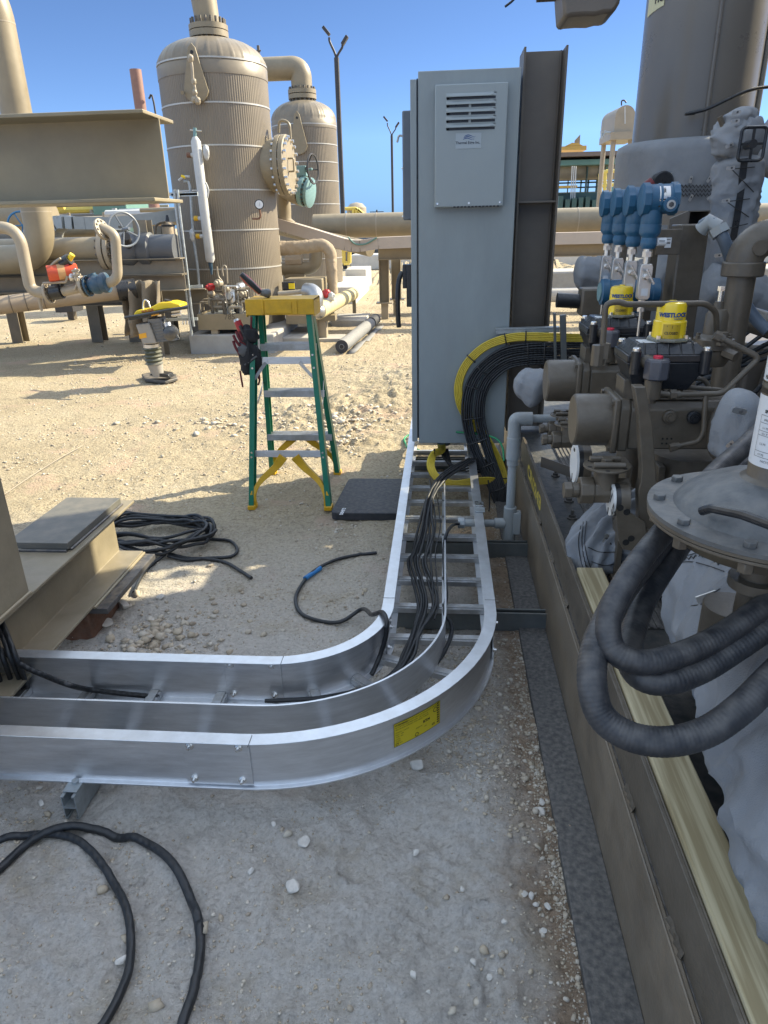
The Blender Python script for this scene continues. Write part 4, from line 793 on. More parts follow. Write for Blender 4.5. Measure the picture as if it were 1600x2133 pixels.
def metal_tag(px,py,Y,ang,parent,w_=.036,h_=.016):
    c=B(px,py,Y=Y); a=R(ang); ux=V(math.cos(a),0,math.sin(a)); uy=V(-math.sin(a),0,math.cos(a)); m=MB(); pr=[c+ux*(i*w_/2)+uy*(j*h_/2) for i,j in((-1,-.6),(-.8,-1),(.8,-1),(1,-.6),(1,.6),(.8,1),(-.8,1),(-1,.6))]
    m.prism(pr,(0,0,0),(0,-.0025,0)); o=m.build('lacing_tag',INOX,parent,bevel=0,smooth=0)
    m=MB(); m.cyl(c+ux*w_*.1+V(0,-.0026,0),c+ux*w_*.1+V(0,-.006,0),h_*.28,n=8); m.build('hook_stud',RAW,o); return o
def lace(pts,parent,r=.0022): MB().tube(cr(pts,5),r,6).build('lacing_wire',LACE,parent)
# ================================================================ ACTUATED VALVES
REF=B(1192,874,Y=2.15)
def actuator(ref,label,full=True,num='21'):
    t=T('valve_actuator',label,'valve actuator',ref,'valve actuators with yellow beacons')
    def f(px,py,dy=0): return B(px,py,Y=2.15+dy)-REF+ref
    s=(B(1260,874,Y=2.15)-REF).x/68  # metres per photo pixel at the reference
    c=Vector(ref); X=V(1,0,0)
    # spring can
    m=MB(); m.lathe([(.074,0),(.079,.004),(.0805,.012),(.0805,.105)],c,X,40); m.build('spring_can',OLIVE,t,bevel=.0)
    q=c+X*.105; m=MB(); m.bx(q.x,q.x+.020,q.y-.085,q.y+.085,q.z-.085,q.z+.085); pl=m.build('end_plate',OLIVE,t,bevel=.006)
    m=MB()
    for i in(-1,1):
        for j in(-1,1): m.hexbolt((q.x-.008,q.y+i*.072,q.z+j*.072),(1,0,0),.009,.012)
    m.build('bolt',OLIVE,pl)
    m=MB(); m.prism([V(q.x+.02,q.y,q.z)+V(0,a,b) for a,b in ((-.078,-.08),(.078,-.08),(.078,.055),(.055,.08),(-.055,.08),(-.078,.055))],(0,0,0),(.032,0,0)); m.prism([V(q.x+.052,q.y,q.z)+V(0,a,b) for a,b in ((-.072,-.075),(.072,-.075),(.072,.05),(.05,.072),(-.05,.072),(-.072,.05))],(0,0,0),(.33,0,0)); bd=m.build('body',OLIVE,t,bevel=.006)
    for dx,z in ((.165,.03),(.235,.028)):
        m=MB(); m.lathe([(.020,0),(.020,.012),(.014,.014),(.014,.02)],(q.x+dx,q.y-.072,q.z+z),V(0,-1,0),18); m.cyl((q.x+dx,q.y-.09,q.z+z),(q.x+dx,q.y-.098,q.z+z),.009,n=6); m.build('adjuster_nut',BLK if dx>.2 else OLIVE,bd)
    m=MB()
    for dx in (.155,.168,.181): 
        for z in (-.055,-.04): m.cyl((q.x+dx,q.y-.0725,q.z+z),(q.x+dx,q.y-.0735,q.z+z),.003,n=8)
    m.build('port_holes',INK,bd)
    # mounting bracket under the switch box
    g=f(1312,800); m=MB(); m.bx(g.x-.03,g.x+.03,c.y-.05,c.y+.05,c.z+.075,c.z+.135); m.bx(g.x+.06,g.x+.22,c.y-.055,c.y+.055,c.z+.075,c.z+.080); m.bx(g.x+.075,g.x+.09,c.y-.05,c.y+.05,c.z+.080,c.z+.13); m.bx(g.x+.13,g.x+.145,c.y-.05,c.y+.05,c.z+.080,c.z+.13); m.build('mounting_bracket',OLIVE,t,bevel=.003)
    # switch box
    b0=f(1293,735); b1=f(1462,735); zc=f(1378,745).z; m=MB(); xa,xb=b0.x,b1.x; ya,yb2=c.y-.085,c.y+.085
    zt_=f(1378,722).z
    lo=[V(xa+.03,ya+.02,zc-.075),V(xb-.05,ya+.02,zc-.085),V(xb-.05,yb2-.02,zc-.085),V(xa+.03,yb2-.02,zc-.075)]; hi=[V(xa,ya,zc),V(xb,ya,zc),V(xb,yb2,zc),V(xa,yb2,zc)]
    m.hexa(lo+hi); m.hexa([V(p.x,p.y,zc+.001) for p in hi]+[V(p.x,p.y,zc+.022) for p in hi])
    top=[V(xa+.035,ya+.03,zc+.052),V(xb-.035,ya+.03,zc+.052),V(xb-.035,yb2-.02,zc+.052),V(xa+.035,yb2-.02,zc+.052)]
    m.hexa([V(xa+.004,ya+.004,zc+.022),V(xb-.004,ya+.004,zc+.022),V(xb-.004,yb2-.004,zc+.022),V(xa+.004,yb2-.004,zc+.022)]+top)
    for k in range(5): 
        xx=xa+.05+k*(xb-xa-.10)/4; m.hexa([V(xx-.003,ya+.0025,zc+.022),V(xx+.003,ya+.0025,zc+.022),V(xx+.003,ya+.034,zc+.022),V(xx-.003,ya+.034,zc+.022),V(xx-.003,ya+.027,zc+.054),V(xx+.003,ya+.027,zc+.054),V(xx+.003,ya+.05,zc+.054),V(xx-.003,ya+.05,zc+.054)])
    bx_=m.build('switch_box',BLK,t,bevel=.003,smooth=30)
    for (xx,yy) in ((xa+.022,ya-.004),(xb-.018,ya-.004),(xa+.022,yb2),(xb-.018,yb2)): MB().lathe([(.014,-.05),(.0145,.014),(.013,.016)],(xx,yy,zc+.02),V(0,0,1),16).build('corner_boss',BLK,bx_)
    m=MB()
    for (xx,yy) in ((xa+.022,ya-.004),(xb-.018,ya-.004),(xa+.022,yb2),(xb-.018,yb2)): m.lathe([(.0115,0),(.0115,.007),(.009,.010)],(xx,yy,zc+.036),V(0,0,1),14)
    m.build('cover_bolt',CHROME,bx_)
    m=MB(); m.bx(xa+.04,xa+.095,ya+.032,ya+.09,zc+.0525,zc+.0535); m.build('box_label',PAPER,bx_,smooth=0)
    # beacon
    o=f(1391,690); o=V(o.x,c.y-.01,zc+.054); R1=.0425
    bc=MB().lathe([(.060,0),(.062,.004),(.062,.008),(.056,.010)],o,V(0,0,1),8).build('beacon_rim',CLEAR,t,bevel=.001)
    m=MB()
    for k in range(4): a=R(45+90*k); m.hexbolt(o+V(math.cos(a)*.054,math.sin(a)*.054,.008),(0,0,1),.0065,.010)
    m.build('rim_bolt',CHROME,bc)
    m=MB(); m.lathe([(R1+.004,.008),(R1+.003,.055),(R1-.001,.058),(R1-.002,.098),(R1-.006,.106),(R1-.016,.109),(.010,.110),(.009,.113),(.002,.1135)],o,V(0,0,1),40,rmod=lambda a,h:1+(.012 if abs(math.cos(2*a))>.80 and h<.06 else 0)); bl=m.build('beacon',WYEL,t,smooth=30)
    def wrap(a0,z0,r_,sc=1.): return lambda u,v:o+V(math.sin(a0+u*sc/r_)*r_,-math.cos(a0+u*sc/r_)*r_,z0+v*sc)
    yaw_=-.12
    m=MB(); m.text('WESTLOCK',.0163,wrap(yaw_+.0,.070,R1+.0006),'CENTER',bold=.0009); m.build('maker_name',INKB,bl,smooth=0)
    m=MB(); m.text('CONTROLS',.0055,wrap(yaw_+.36,.0625,R1+.0006),'CENTER',bold=.0002); m.build('maker_name',INKB,bl,smooth=0)
    m=MB(); P=[]; rw=R1+.0048
    for i in range(9): 
        a=yaw_-.02+(i/8-.5)*1.05; P+=[o+V(math.sin(a)*rw,-math.cos(a)*rw,.010),o+V(math.sin(a)*rw,-math.cos(a)*rw,.050)]
    m.add(P,[(2*i,2*i+2,2*i+3,2*i+1) for i in range(8)]); wn=m.build('position_window',WYEL2,bl)
    m=MB(); m.text('CLOSED',.0105,wrap(yaw_-.02,.022,rw+.0006),'CENTER',bold=.0003)
    for k,h_ in ((-.3,.004),(0,.008),(.3,.004)): 
        a=yaw_+k; m.add([o+V(math.sin(a+d)*(rw+.0006),-math.cos(a+d)*(rw+.0006),z) for d,z in ((-.012,.047-h_),(.012,.047-h_),(.012,.047),(-.012,.047))],[(0,1,2,3)])
    m.build('position_text',INK,wn,smooth=0)
    # solenoid
    so_=f(1368,768,-.10); m=MB(); w2=.034; P=[V(math.cos(a)*1.,math.sin(a)*1.,0) for a in [R(22.5+45*k) for k in range(8)]]
    m.lathe([(.034,-.030),(.0365,-.026),(.0365,.022),(.030,.030)],so_,V(0,0,1),8); sn=m.build('solenoid_coil',mat('grey_purple_plastic',(.075,.078,.095),.35,bump=.05,dust=.2) if 'grey_purple_plastic' not in bpy.data.materials else bpy.data.materials['grey_purple_plastic'],t,bevel=.003,smooth=30)
    MB().cyl(so_+V(0,0,.029),so_+V(0,0,.037),.0135,n=14).build('pink_cap',PINK,sn,bevel=.001)
    vb=f(1363,815,-.10); m=MB(); m.cyl((so_.x-.005,so_.y,so_.z-.03),(so_.x-.005,so_.y,so_.z-.085),.0245,n=20); m.cyl((so_.x-.005,so_.y,so_.z-.085),(so_.x-.005,so_.y,so_.z-.10),.014,n=12); m.build('pilot_valve_body',OLIVE,t)
    m=MB(); m.tube(bend([so_+V(.0,.0,.01),so_+V(-.035,.03,.02),so_+V(-.045,.08,.02)],.02),.020,14); m.build('conduit_elbow',OLIVE,t)
    return t,f,so_,(xa,xb,zc)
a1,f1,s1,bx1=actuator(REF,'nearer valve actuator: brown spring can, black switch box and yellow beacon reading CLOSED')
REF2=B(1136,793,Y=2.75); 
a2,f2,s2,bx2=actuator(REF2,'farther valve actuator, the one behind whose yellow beacon is crossed by a bent tube')
def P1(px,py,dy=0): return B(px,py,Y=2.05+dy)
def tubing(name,pts,r,par,m_=OLIVE,rb=.03,nuts=()):
    o=MB().tube(bend(pts,rb,6),r,12).build(name,m_,par)
    for (i,j) in nuts:
        a=Vector(pts[i]); b=Vector(pts[j]); d=(b-a).normalized(); MB().tube([a+d*.0,a+d*.018],r*1.75,6).tube([a+d*.018,a+d*.028],r*1.4,12).build('tube_nut',m_,o,smooth=20)
    return o
tubing('tubing',[s1+V(.0,-.0,-.068),P1(1395,822),P1(1505,820),P1(1583,745),P1(1488,698,.02)],.0085,a1,rb=.02,nuts=((1,2),(4,3)))
tubing('tubing',[P1(1415,805,.05),P1(1500,812,.05),P1(1520,818,.05)],.007,a1)
tubing('tubing',[P1(1412,795,.08),P1(1465,786,.08),P1(1480,812,.08)],.007,a1)
tubing('tubing',[P1(1395,933,-.02),P1(1455,920,-.02),P1(1466,900,-.02),P1(1470,822,.0)],.0075,a1,nuts=((0,1),))
tubing('tubing',[P1(1530,800),P1(1478,880),P1(1478,940),P1(1500,962)],.0085,a1)
tubing('tubing',[P1(1253,760,.05),P1(1262,632,.05),P1(1290,628,.05),P1(1305,634,.05),P1(1470,632,.10),P1(1492,650,.12),P1(1493,690,.14)],.0085,a2,rb=.018)
m=MB(); p=P1(1245,740,.05); m.cyl(p+V(0,0,.03),p+V(0,0,-.03),.019,n=8); m.cyl(p+V(.02,0,.035),p+V(.02,0,-.01),.015,n=6); m.build('tube_fitting',OLIVE,a2,bevel=.001)
# sensing regulator behind (right of boxes)
rg=T('filter_regulator','small brown regulator with a bright adjusting bolt, beside the tall elbow pipe','regulator',P1(1470,700,.25))
def P2(px,py): return B(px,py,Y=2.35)
m=MB(); a=P2(1478,760); m.lathe([(.045,0),(.055,.02),(.055,.05),(.062,.055),(.062,.085),(.045,.09),(.036,.10),(.034,.16),(.026,.175),(.016,.178),(.014,.20)],a,V(0,0,1),26); m.build('regulator_body',OLIVE,rg)
m=MB()
for k in range(6): q=R(60*k+10); m.hexbolt(a+V(math.cos(q)*.054,math.sin(q)*.054,.085),(0,0,1),.007,.012)
m.build('bonnet_bolt',OLIVE,rg)
m=MB(); m.cyl(a+V(0,0,.195),a+V(0,0,.245),.0075,n=12); m.hexbolt(a+V(0,0,.232),(0,0,1),.012,.014); m.build('adjusting_bolt',CHROME,rg)
m=MB(); m.cyl(a+V(.02,-.05,.05),a+V(.045,-.085,.04),.017,n=6); m.cyl(a+V(.0,-.07,.075),a+V(.0,-.07,.115),.016,n=6); m.build('port_fitting',OLIVE,rg,smooth=20)
# lever arm bracket
la=T('support_arm','long flat brown support arm bent outward in front of the near actuator','support arm',B(1345,1110,Y=1.95))
m=MB(); A=[B(1340,808,Y=1.96),B(1352,870,Y=1.96),B(1358,960,Y=1.95),B(1352,1000,Y=1.95),B(1350,1105,Y=1.95)]
m.prism([B(x,y,Y=1.93) for x,y in ((1321,806),(1330,862),(1337,975),(1335,1004),(1330,1020),(1331,1102),(1367,1102),(1368,1010),(1366,975),(1360,890),(1345,806))],(0,0,0),(0,.040,0))
m.build('arm_bar',OLIVE,la,bevel=.003)
m=MB(); m.text('K',.04,lambda u,v:B(1330,838,Y=1.951)+V(u,-.0,v)); 
def plate(pts,Y,th,name,par,holes=()):
    poly=[B(x,y,Y=Y) for x,y in pts]; o=MB().prism(poly,(0,0,0),(0,th,0)).build(name,OLIVE,par,bevel=.002,smooth=30)
    m=MB()
    for (x,y,r_) in holes: c=B(x,y,Y=Y-.0008); m.cyl(c,c+V(0,.002,0),r_,n=14)
    if holes: m.build('bolt_hole',INK,o,smooth=0)
    return o
plate([(1283,1060),(1290,1051),(1298,1052),(1313,1068),(1345,1090),(1350,1140),(1315,1148),(1298,1145),(1289,1128)],1.90,.012,'gusset_plate',la,((1292,1058,.010),(1306,1067,.010),(1304,1130,.010),(1315,1122,.010)))
m=MB(); q=B(1352,1112,Y=1.96); m.lathe([(.055,-.03),(.055,.0),(.035,.004),(.035,.03)],q,V(0,0,1),22); m.build('stem_hub',OLIVE,la,bevel=.002)
# drain valves
def drain(px,py,Y,sc,label,disc=None):
    o=B(px,py,Y=Y); t=T('drain_valve',label,'valve',o,'small brown valves low on the skid'); k=sc
    m=MB(); m.tube([o,o+V(.024*k,0,0)],.027*k,6); m.cyl(o+V(.024*k,0,0),o+V(.045*k,0,0),.022*k,n=16); m.build('hex_plug',OLIVE,t,smooth=20,bevel=.002)
    m=MB(); m.tube([o+V(.045*k,0,0),o+V(.085*k,0,0)],.043*k,8); m.tube([o+V(.085*k,0,0),o+V(.19*k,0,0)],.040*k,8); m.cyl(o+V(.12*k,0,.0),o+V(.12*k,0,.075*k),.036*k,n=18); m.build('valve_body',OLIVE,t,smooth=25,bevel=.003)
    m=MB(); c=o+V(.12*k,0,.075*k); m.lathe([(.068*k,0),(.068*k,.006*k)],c,V(0,0,1),24); m.build('top_plate',OLIVE,t,bevel=.001)
    m=MB(); 
    for a in range(6): q=R(a*60+20); m.cyl(c+V(math.cos(q)*.057*k,math.sin(q)*.057*k,.0062*k),c+V(math.cos(q)*.057*k,math.sin(q)*.057*k,.0068*k),.0065*k,n=10)
    m.build('bolt_hole',INK,t)
    m=MB(); m.tube([c+V(0,0,.006*k),c+V(0,0,.026*k)],.018*k,6)
    for (y_,) in ((-.03,),(.03,)): m.cyl(c+V(-.045*k,y_*k,.014*k),c+V(.045*k,y_*k,.014*k),.010*k,n=12)
    m.build('hinge_clamp',OLIVE,t,bevel=.001,smooth=30)
drain(1174,1021,1.98,1.0,'nearest of the small brown valves, its hex plug pointing left over the ribbed covers')
drain(1129,916,2.72,.85,'upper-rear small brown valve with its hex plug just behind the second one')
drain(1124,893,2.95,.8,'rearmost small brown valve, low under the far spring can')
# white marked discs
def wdisc(px,py,Y,r_,label,txt=None):
    c=B(px,py,Y=Y); t=T('flange_disc',label,'disc',c,'white faced discs low on the skid')
    MB().lathe([(r_,-.0),(r_,.014)],c+V(.004,0,0),V(1,0,0),36).build('rubber_backing',BLK,t)
    MB().lathe([(r_,.016),(r_*.98,.045)],c,V(1,0,0),36).build('metal_ring',OLIVE,t)
    o=MB().lathe([(r_*.97,-.004),(r_*.98,.004)],c,V(1,0,0),36).build('white_face',WHITE,t)
    m=MB(); m.bx(c.x-.0055,c.x-.003,c.y+.0,c.y+.006,c.z-r_*.95,c.z-r_*.55); m.bx(c.x-.0055,c.x-.003,c.y-.01,c.y+.01,c.z+r_*.65,c.z+r_*.8); m.build('slot',INK,o,smooth=0)
    if txt: 
        m=MB(); m.text(txt,.045,lambda u,v:c+V(-.0052,-u*.9-v*.5+.02,v-u*.7+.02),bold=.0008); m.build('pen_number',INK,o,smooth=0)
wdisc(1197,965,2.25,.066,'upper white faced disc standing upright under the near spring can')
wdisc(1273,1040,1.95,.050,'lower white faced disc with pen marks, half hidden by the quilted cover','21 52')
m=MB(); a=B(1232,958,Y=2.2); b=B(1236,1005,Y=2.2)
sp_=T('valve_pedestal','brown pedestal and channel legs under the near actuator','pedestal',B(1400,1020,Y=2.2))
m=MB(); c=B(1300,1010,Y=2.2); m=MB(); m.bx(c.x-.012,c.x+.008,2.15,2.25,.42,c.z+.08); m.bx(c.x+.09,c.x+.11,2.15,2.25,.42,c.z+.08); m.bx(c.x-.02,c.x+.25,2.10,2.30,.40,.42); m.build('saddle_channel',OLIVE,sp_,bevel=.002)
c=B(1420,1000,Y=2.25); m=MB(); m.cyl((c.x,2.25,.34),(c.x,2.25,c.z+.10),.11,n=30); m.build('valve_neck',OLIVE,sp_)
c=B(1440,985,Y=2.3); m=MB(); m.bx(c.x-.06,c.x+.10,2.2,2.4,c.z-.03,c.z+.09); m.build('stem_housing',OLIVE,sp_,bevel=.004)
# ================================================================ TRANSMITTERS
def transmitter(x,y,zt,label,big=True,par=None):
    "x,y = stem axis; zt = head axis height"
    t=T('pressure_transmitter',label,'pressure transmitter',(x,y,zt),'blue pressure transmitters on the manifold row')
    c=V(x+.020,y,zt); r=.058; L=.146
    m=MB(); m.lathe([(r*.86,-L/2),(r*1.04,-L/2+.004),(r*1.04,-L/2+.030),(r*.98,-L/2+.032),(r*.98,-.008),(r*1.02,-.006),(r*1.02,.002),(r*.98,.004),(r*.98,L/2-.032),(r*1.04,L/2-.030),(r*1.04,L/2-.004),(r*.86,L/2)],c,V(1,0,0),36,rmod=lambda a,h:1+(.05*(1 if math.cos(10*a)>.3 else 0) if abs(h)>L/2-.031 else 0))
    hd=m.build('housing',BLUE,t,smooth=30)
    m=MB(); m.lathe([(.029,0),(.029,.012),(.027,.015)],c+V(.032,-r*.9,-.022),V(0,-1,.0),24); m.build('conduit_boss',BLUE,hd)
    MB().lathe([(.017,0),(.017,.003)],c+V(.032,-r*.9-.016,-.022),V(0,-1,0),24).build('boss_seal',WHITEI,hd); MB().tube([c+V(.032,-r*.9-.018,-.022),c+V(.032,-r*.9-.022,-.022)],.0105,6).build('plug',RAW,hd)
    MB().cyl(c+V(-.010,-r*.95,-.028),c+V(-.010,-r*.95-.004,-.028),.004,n=8).build('screw_hole',INK,hd)
    P=[]; n_=8; rl=r*.98+.001
    for i in range(n_+1): a=R(-8+62*i/n_); P+=[c+V(-.012,-math.cos(a)*rl,math.sin(a)*rl),c+V(.030,-math.cos(a)*rl,math.sin(a)*rl)]
    m=MB(); m.add(P,[(2*i,2*i+1,2*i+3,2*i+2) for i in range(n_)]); lb=m.build('name_plate',INOX,hd)
    m=MB(); g=lambda a,x_:c+V(x_,-math.cos(R(a))*(rl+.0008),math.sin(R(a))*(rl+.0008))
    m.add([g(-5,-.010),g(-5,.012),g(0,.012),g(0,-.010)],[(0,1,2,3)])
    for k in range(3): m.add([g(-4+k*4,.015),g(-4+k*4,.028),g(-2+k*4,.028),g(-2+k*4,.015)],[(0,1,2,3)])
    m.text('2051',.012,lambda u,v:c+V(.004+v*.9,-math.cos(R(22)+u/rl)*(rl+.0008),math.sin(R(22)+u/rl)*(rl+.0008)),bold=.0004)
    m.build('plate_print',INK,lb,smooth=0)
    m=MB(); m.lathe([(.026,-.190),(.032,-.180),(.034,-.165),(.031,-.150),(.030,-.146),(.042,-.130),(.043,-.126),(.043,-.096),(.0415,-.095),(.0415,-.093),(.042,-.092),(.041,-.050),(.039,-.02)],V(x,y,zt),V(0,0,1),32); m.build('sensor_module',BLUE,t,smooth=30)
    m=MB(); m.tube([V(x+.028,y-.022,zt-.163),V(x+.062,y-.022,zt-.163)],.0165,12); m.build('side_tag',PAPER,t,smooth=60)
    m=MB(); m.add([V(x+.030,y-.0395,zt-.158+k*-.005)+V(a,0,b) for k in (0,1) for a,b in((0,0),(.024,0),(.024,.0018),(0,.0018))],[(0,1,2,3),(4,5,6,7)]); m.build('tag_print',INK,t,smooth=0)
    m=MB(); m.tube([V(x,y,zt-.190),V(x,y,zt-.200)],.019,16); m.tube([V(x,y,zt-.200),V(x,y,zt-.222)],.021,6); m.tube([V(x,y,zt-.222),V(x,y,zt-.250)],.015,12); m.build('coupling_nut',INOX,t,smooth=20)
    mz=zt-.250; m=MB(); m.prism([V(x+a,y-.018,mz-b) for a,b in((-.020,0),(.020,0),(.026,.012),(.026,.135),(.018,.145),(-.018,.145),(-.026,.135),(-.026,.012))],(0,0,0),(0,.036,0)); mf=m.build('manifold_block',INOX,t,bevel=.002,smooth=30)
    m=MB(); m.lathe([(.013,0),(.013,.010),(.009,.012),(.009,.03)],V(x,y-.018,mz-.05),V(0,-1,0),14); m.build('valve_stem',INOX,mf)
    an=R(-58); d=V(math.cos(an),0,math.sin(an)); cc=V(x+.010,y-.045,mz-.048); m=MB(); m.cyl(cc-d*.032,cc+d*.036,.0058,n=10); m.build('t_handle',CHROME,mf)
    m=MB(); m.bx(x-.013,x+.015,y-.0192,y-.0182,mz-.128,mz-.098); m.build('white_sticker',PAPER,mf,smooth=0)
    m=MB(); m.tube([V(x,y,mz-.145),V(x,y,mz-.165)],.015,6); m.tube([V(x,y,mz-.165),V(x,y,mz-.185)],.012,10); m.tube([V(x,y,mz-.180),V(x,y,mz-.195)],.016,6); m.tube([V(x,y,mz-.195),V(x,y,mz-.30)],.006,10); m.build('inlet_fitting',INOX,t,smooth=20)
    t.scale=(.80,.80,.80)
    return t
X0=B(1345,560,Y=2.55).x; ZT=B(1364,415,Y=2.55).z
labs=['nearest blue transmitter of the receding row, its silver name plate in clear view','second blue transmitter of the receding row, directly behind the nearest one','third blue transmitter of the receding row','farthest and leftmost blue transmitter of the receding row']
for i in range(4): transmitter(X0-.0*i,2.55+.205*i,ZT,labs[i])
# lower big blue transmitter head
c0=B(1250,608,Y=2.95); c1=B(1372,606,Y=2.95)
lt=T('pressure_transmitter','low wide dark blue transmitter head lying behind the yellow beacons','pressure transmitter',c0,'blue pressure transmitters on the manifold row')
m=MB(); L=c1.x-c0.x; m.lathe([(.042,0),(.05,.004),(.05,.03),(.046,.033),(.046,L*.35),(.050,L*.36),(.050,L*.42),(.046,L*.43),(.046,L-.033),(.05,L-.03),(.05,L-.004),(.042,L)],c0,V(1,0,0),32); m.build('housing',BLUE,lt)
MB().lathe([(.035,0),(.035,.004)],c0-V(.005,0,0),V(1,0,0),24).build('display_glass',TEALP,lt)
m=MB(); m.cyl(V(c0.x+L*.5,2.95,c0.z-.04),V(c0.x+L*.5,2.95,c0.z-.14),.04,n=24); m.build('sensor_module',BLUE,lt)
# rack carrying transmitters
rk=T('instrument_rack','brown instrument post with side plates carrying the transmitters','instrument post',(B(1440,600,Y=2.95).x,2.95,.335))
pa=B(1408,560,Y=2.9).x+.0; pb=B(1466,560,Y=2.9).x; zt2=B(1440,467,Y=2.9).z
MB().bx(pa,pb,2.9,3.03,.335,zt2).build('post',OLIVE,rk,bevel=.006,smooth=30)
q0=B(1372,478,Y=2.88); q1=B(1415,530,Y=2.88); MB().bx(q0.x,pa-.001,2.88,2.888,q1.z,q0.z).build('side_plate',OLIVE,rk,bevel=.002,smooth=30)
q0=B(1388,495,Y=2.87); w_=.02; ob=MB().bx(q0.x-.0,q0.x+.022,2.874,2.879,q0.z-.036,q0.z+.0).build('white_tag',PAPER,rk,smooth=0)
m=MB(); m.text('N40',.0095,lambda u,v:V(q0.x+.001+u,2.8735,q0.z-.022+v),bold=.0004); m.add([V(q0.x+.004,2.8735,q0.z-.008)+V(a,0,b) for a,b in((0,0),(.014,0),(.014,.002),(0,.002))],[(0,1,2,3)]); m.build('tag_print',INK,ob,smooth=0)
for (px0,px1,py,zl) in ((1355,1366,600,.06),(1290,1300,560,0)):
    a=B(px0,530,Y=3.1); m=MB(); m.bx(a.x,a.x+.03,3.1,3.12,.6,a.z+.05); m.build('side_plate',OLIVE,rk,smooth=0)
a=B(1268,460,Y=3.25); tubing('sense_line',[V(a.x,3.25,a.z),V(a.x-.0,3.25,a.z-.02),V(a.x-.005,3.25,a.z-.30)],.0055,rk)
a=B(1262,628,Y=2.8); b=B(1420,628,Y=2.8); MB().bar(V(a.x,2.8,a.z-.02),V(b.x,2.8,a.z-.02),.04,.03).build('manifold_rail',OLIVE,rk,smooth=0,bevel=.002)
# wire duct end box
bxq=B(1404,470,Y=3.3); bxr=B(1480,438,Y=3.3)
wd=T('wire_duct','open dark end of a metal wire duct above the post','wire duct',((bxq.x+bxr.x)/2,3.5,bxq.z))
m=MB(); z0_,z1_=bxq.z-.0,bxr.z; x0_,x1_=B(1434,455,Y=3.3).x,bxr.x
m.bx(x0_,x1_,3.3,4.2,z0_,z0_+.004); m.bx(x0_,x0_+.004,3.3,4.2,z0_+.004,z1_); m.bx(x1_-.004,x1_,3.3,4.2,z0_+.004,z1_); m.bx(x0_+.004,x1_-.004,3.3,4.2,z1_-.004,z1_); m.build('duct_shell',STEEL,wd,smooth=0)
m=MB(); m.hexa([V(x0_-.07,3.32,z0_-.03),V(x0_-.001,3.30,z0_),V(x0_-.001,3.32,z0_),V(x0_-.07,3.34,z0_-.03),V(x0_-.07,3.32,z1_-.03),V(x0_-.001,3.30,z1_),V(x0_-.001,3.32,z1_),V(x0_-.07,3.34,z1_-.03)]); m.build('side_flap',STEEL,wd,smooth=0)
# flex conduit from the post
fl=T('flexible_conduit','blue-grey flexible conduit arching down from the post to the tall pipe','flexible conduit',B(1500,500,Y=2.8))
Pf=[B(1462,470,Y=2.85),B(1478,462,Y=2.83),B(1494,474,Y=2.82),B(1508,500,Y=2.8),B(1520,535,Y=2.8),B(1528,570,Y=2.8),B(1545,620,Y=2.8),B(1575,665,Y=2.78),B(1600,690,Y=2.75)]
MB().tube(cr(Pf,8),.0215,16).build('flex_hose',mat('blue_grey_plastic',(.10,.13,.17),.35,bump=.1),fl)
m=MB(); m.tube([Pf[0]-V(.0,0,.015),Pf[1],Pf[2]-V(0,0,.0)],.028,12); m.build('conduit_fitting',PVC,fl); m=MB(); d=(Pf[3]-Pf[2]).normalized(); m.tube([Pf[2],Pf[2]+d*.03],.034,6); m.build('gland_nut',PVC,fl,smooth=20)
# ================================================================ TALL PIPE
tpY=2.55; pc=B(1526,690,Y=tpY); pr=.0445; ze=B(1540,565,Y=tpY).z
pp=T('elbow_pipe','tall thick brown pipe with a threaded elbow turning right at the top','pipe',(pc.x,tpY,.335))
MB().cyl(V(pc.x,tpY,.335),V(pc.x,tpY,ze),pr,n=32).build('pipe_riser',OLIVE,pp)
m=MB(); m.lathe([(.064,0),(.067,.004),(.067,.042),(.064,.046)],V(pc.x,tpY,ze-.016),V(0,0,1),36); zt3=ze+.10
m.tube([V(pc.x,tpY,ze+.028)]+[V(pc.x+.075-.075*math.cos(a),tpY,ze+.030+.075*math.sin(a)) for a in np.linspace(0,math.pi/2,12)]+[V(pc.x+.10,tpY,ze+.105)],.058,32); m.lathe([(.063,0),(.067,.004),(.067,.04),(.063,.044)],V(pc.x+.10,tpY,ze+.105),V(1,0,0),36); m.cyl((pc.x+.02,tpY-.05,ze+.075),(pc.x+.02,tpY-.062,ze+.075),.024,n=24); m.build('elbow_fitting',OLIVE,pp,bevel=.0015)
MB().cyl(V(pc.x+.14,tpY,ze+.105),V(pc.x+1.6,tpY,ze+.105),pr,n=28).build('pipe_run',OLIVE,pp)
# ================================================================ REGULATOR
rc=V(.575,1.16,1.066)
reg=T('diaphragm_regulator','big round grey diaphragm regulator with a printed white label around its spring barrel','regulator',rc)
m=MB(); m.lathe([(.212,0),(.212,.006)],rc+V(0,0,-.013),V(0,0,1),72); m.lathe([(.213,0),(.213,.007)],rc+V(0,0,-.0055),V(0,0,1),72); m.lathe([(.175,-.03),(.19,-.016),(.16,-.05),(.08,-.07)][::-1],rc,V(0,0,1),48); m.build('lower_casing',OLIVE,reg,bevel=.001)
m=MB(); m.lathe([(.214,.002),(.214,.010),(.168,.012),(.158,.026),(.135,.045),(.105,.060),(.080,.067),(.072,.070)],rc,V(0,0,1),72); m.build('upper_casing',ALC,reg,smooth=40)
for k in range(10):
    a=R(36*k+22); c=rc+V(math.cos(a)*.192,math.sin(a)*.192,.010); MB().tube([c,c+V(0,0,.011)],.0118,6).build('casing_bolt',ALC,reg,smooth=20,bevel=.0015); MB().tube([c-V(0,0,.045),c-V(0,0,.026)],.014,6).build('casing_nut',OLIVE,reg,smooth=20,bevel=.0015)
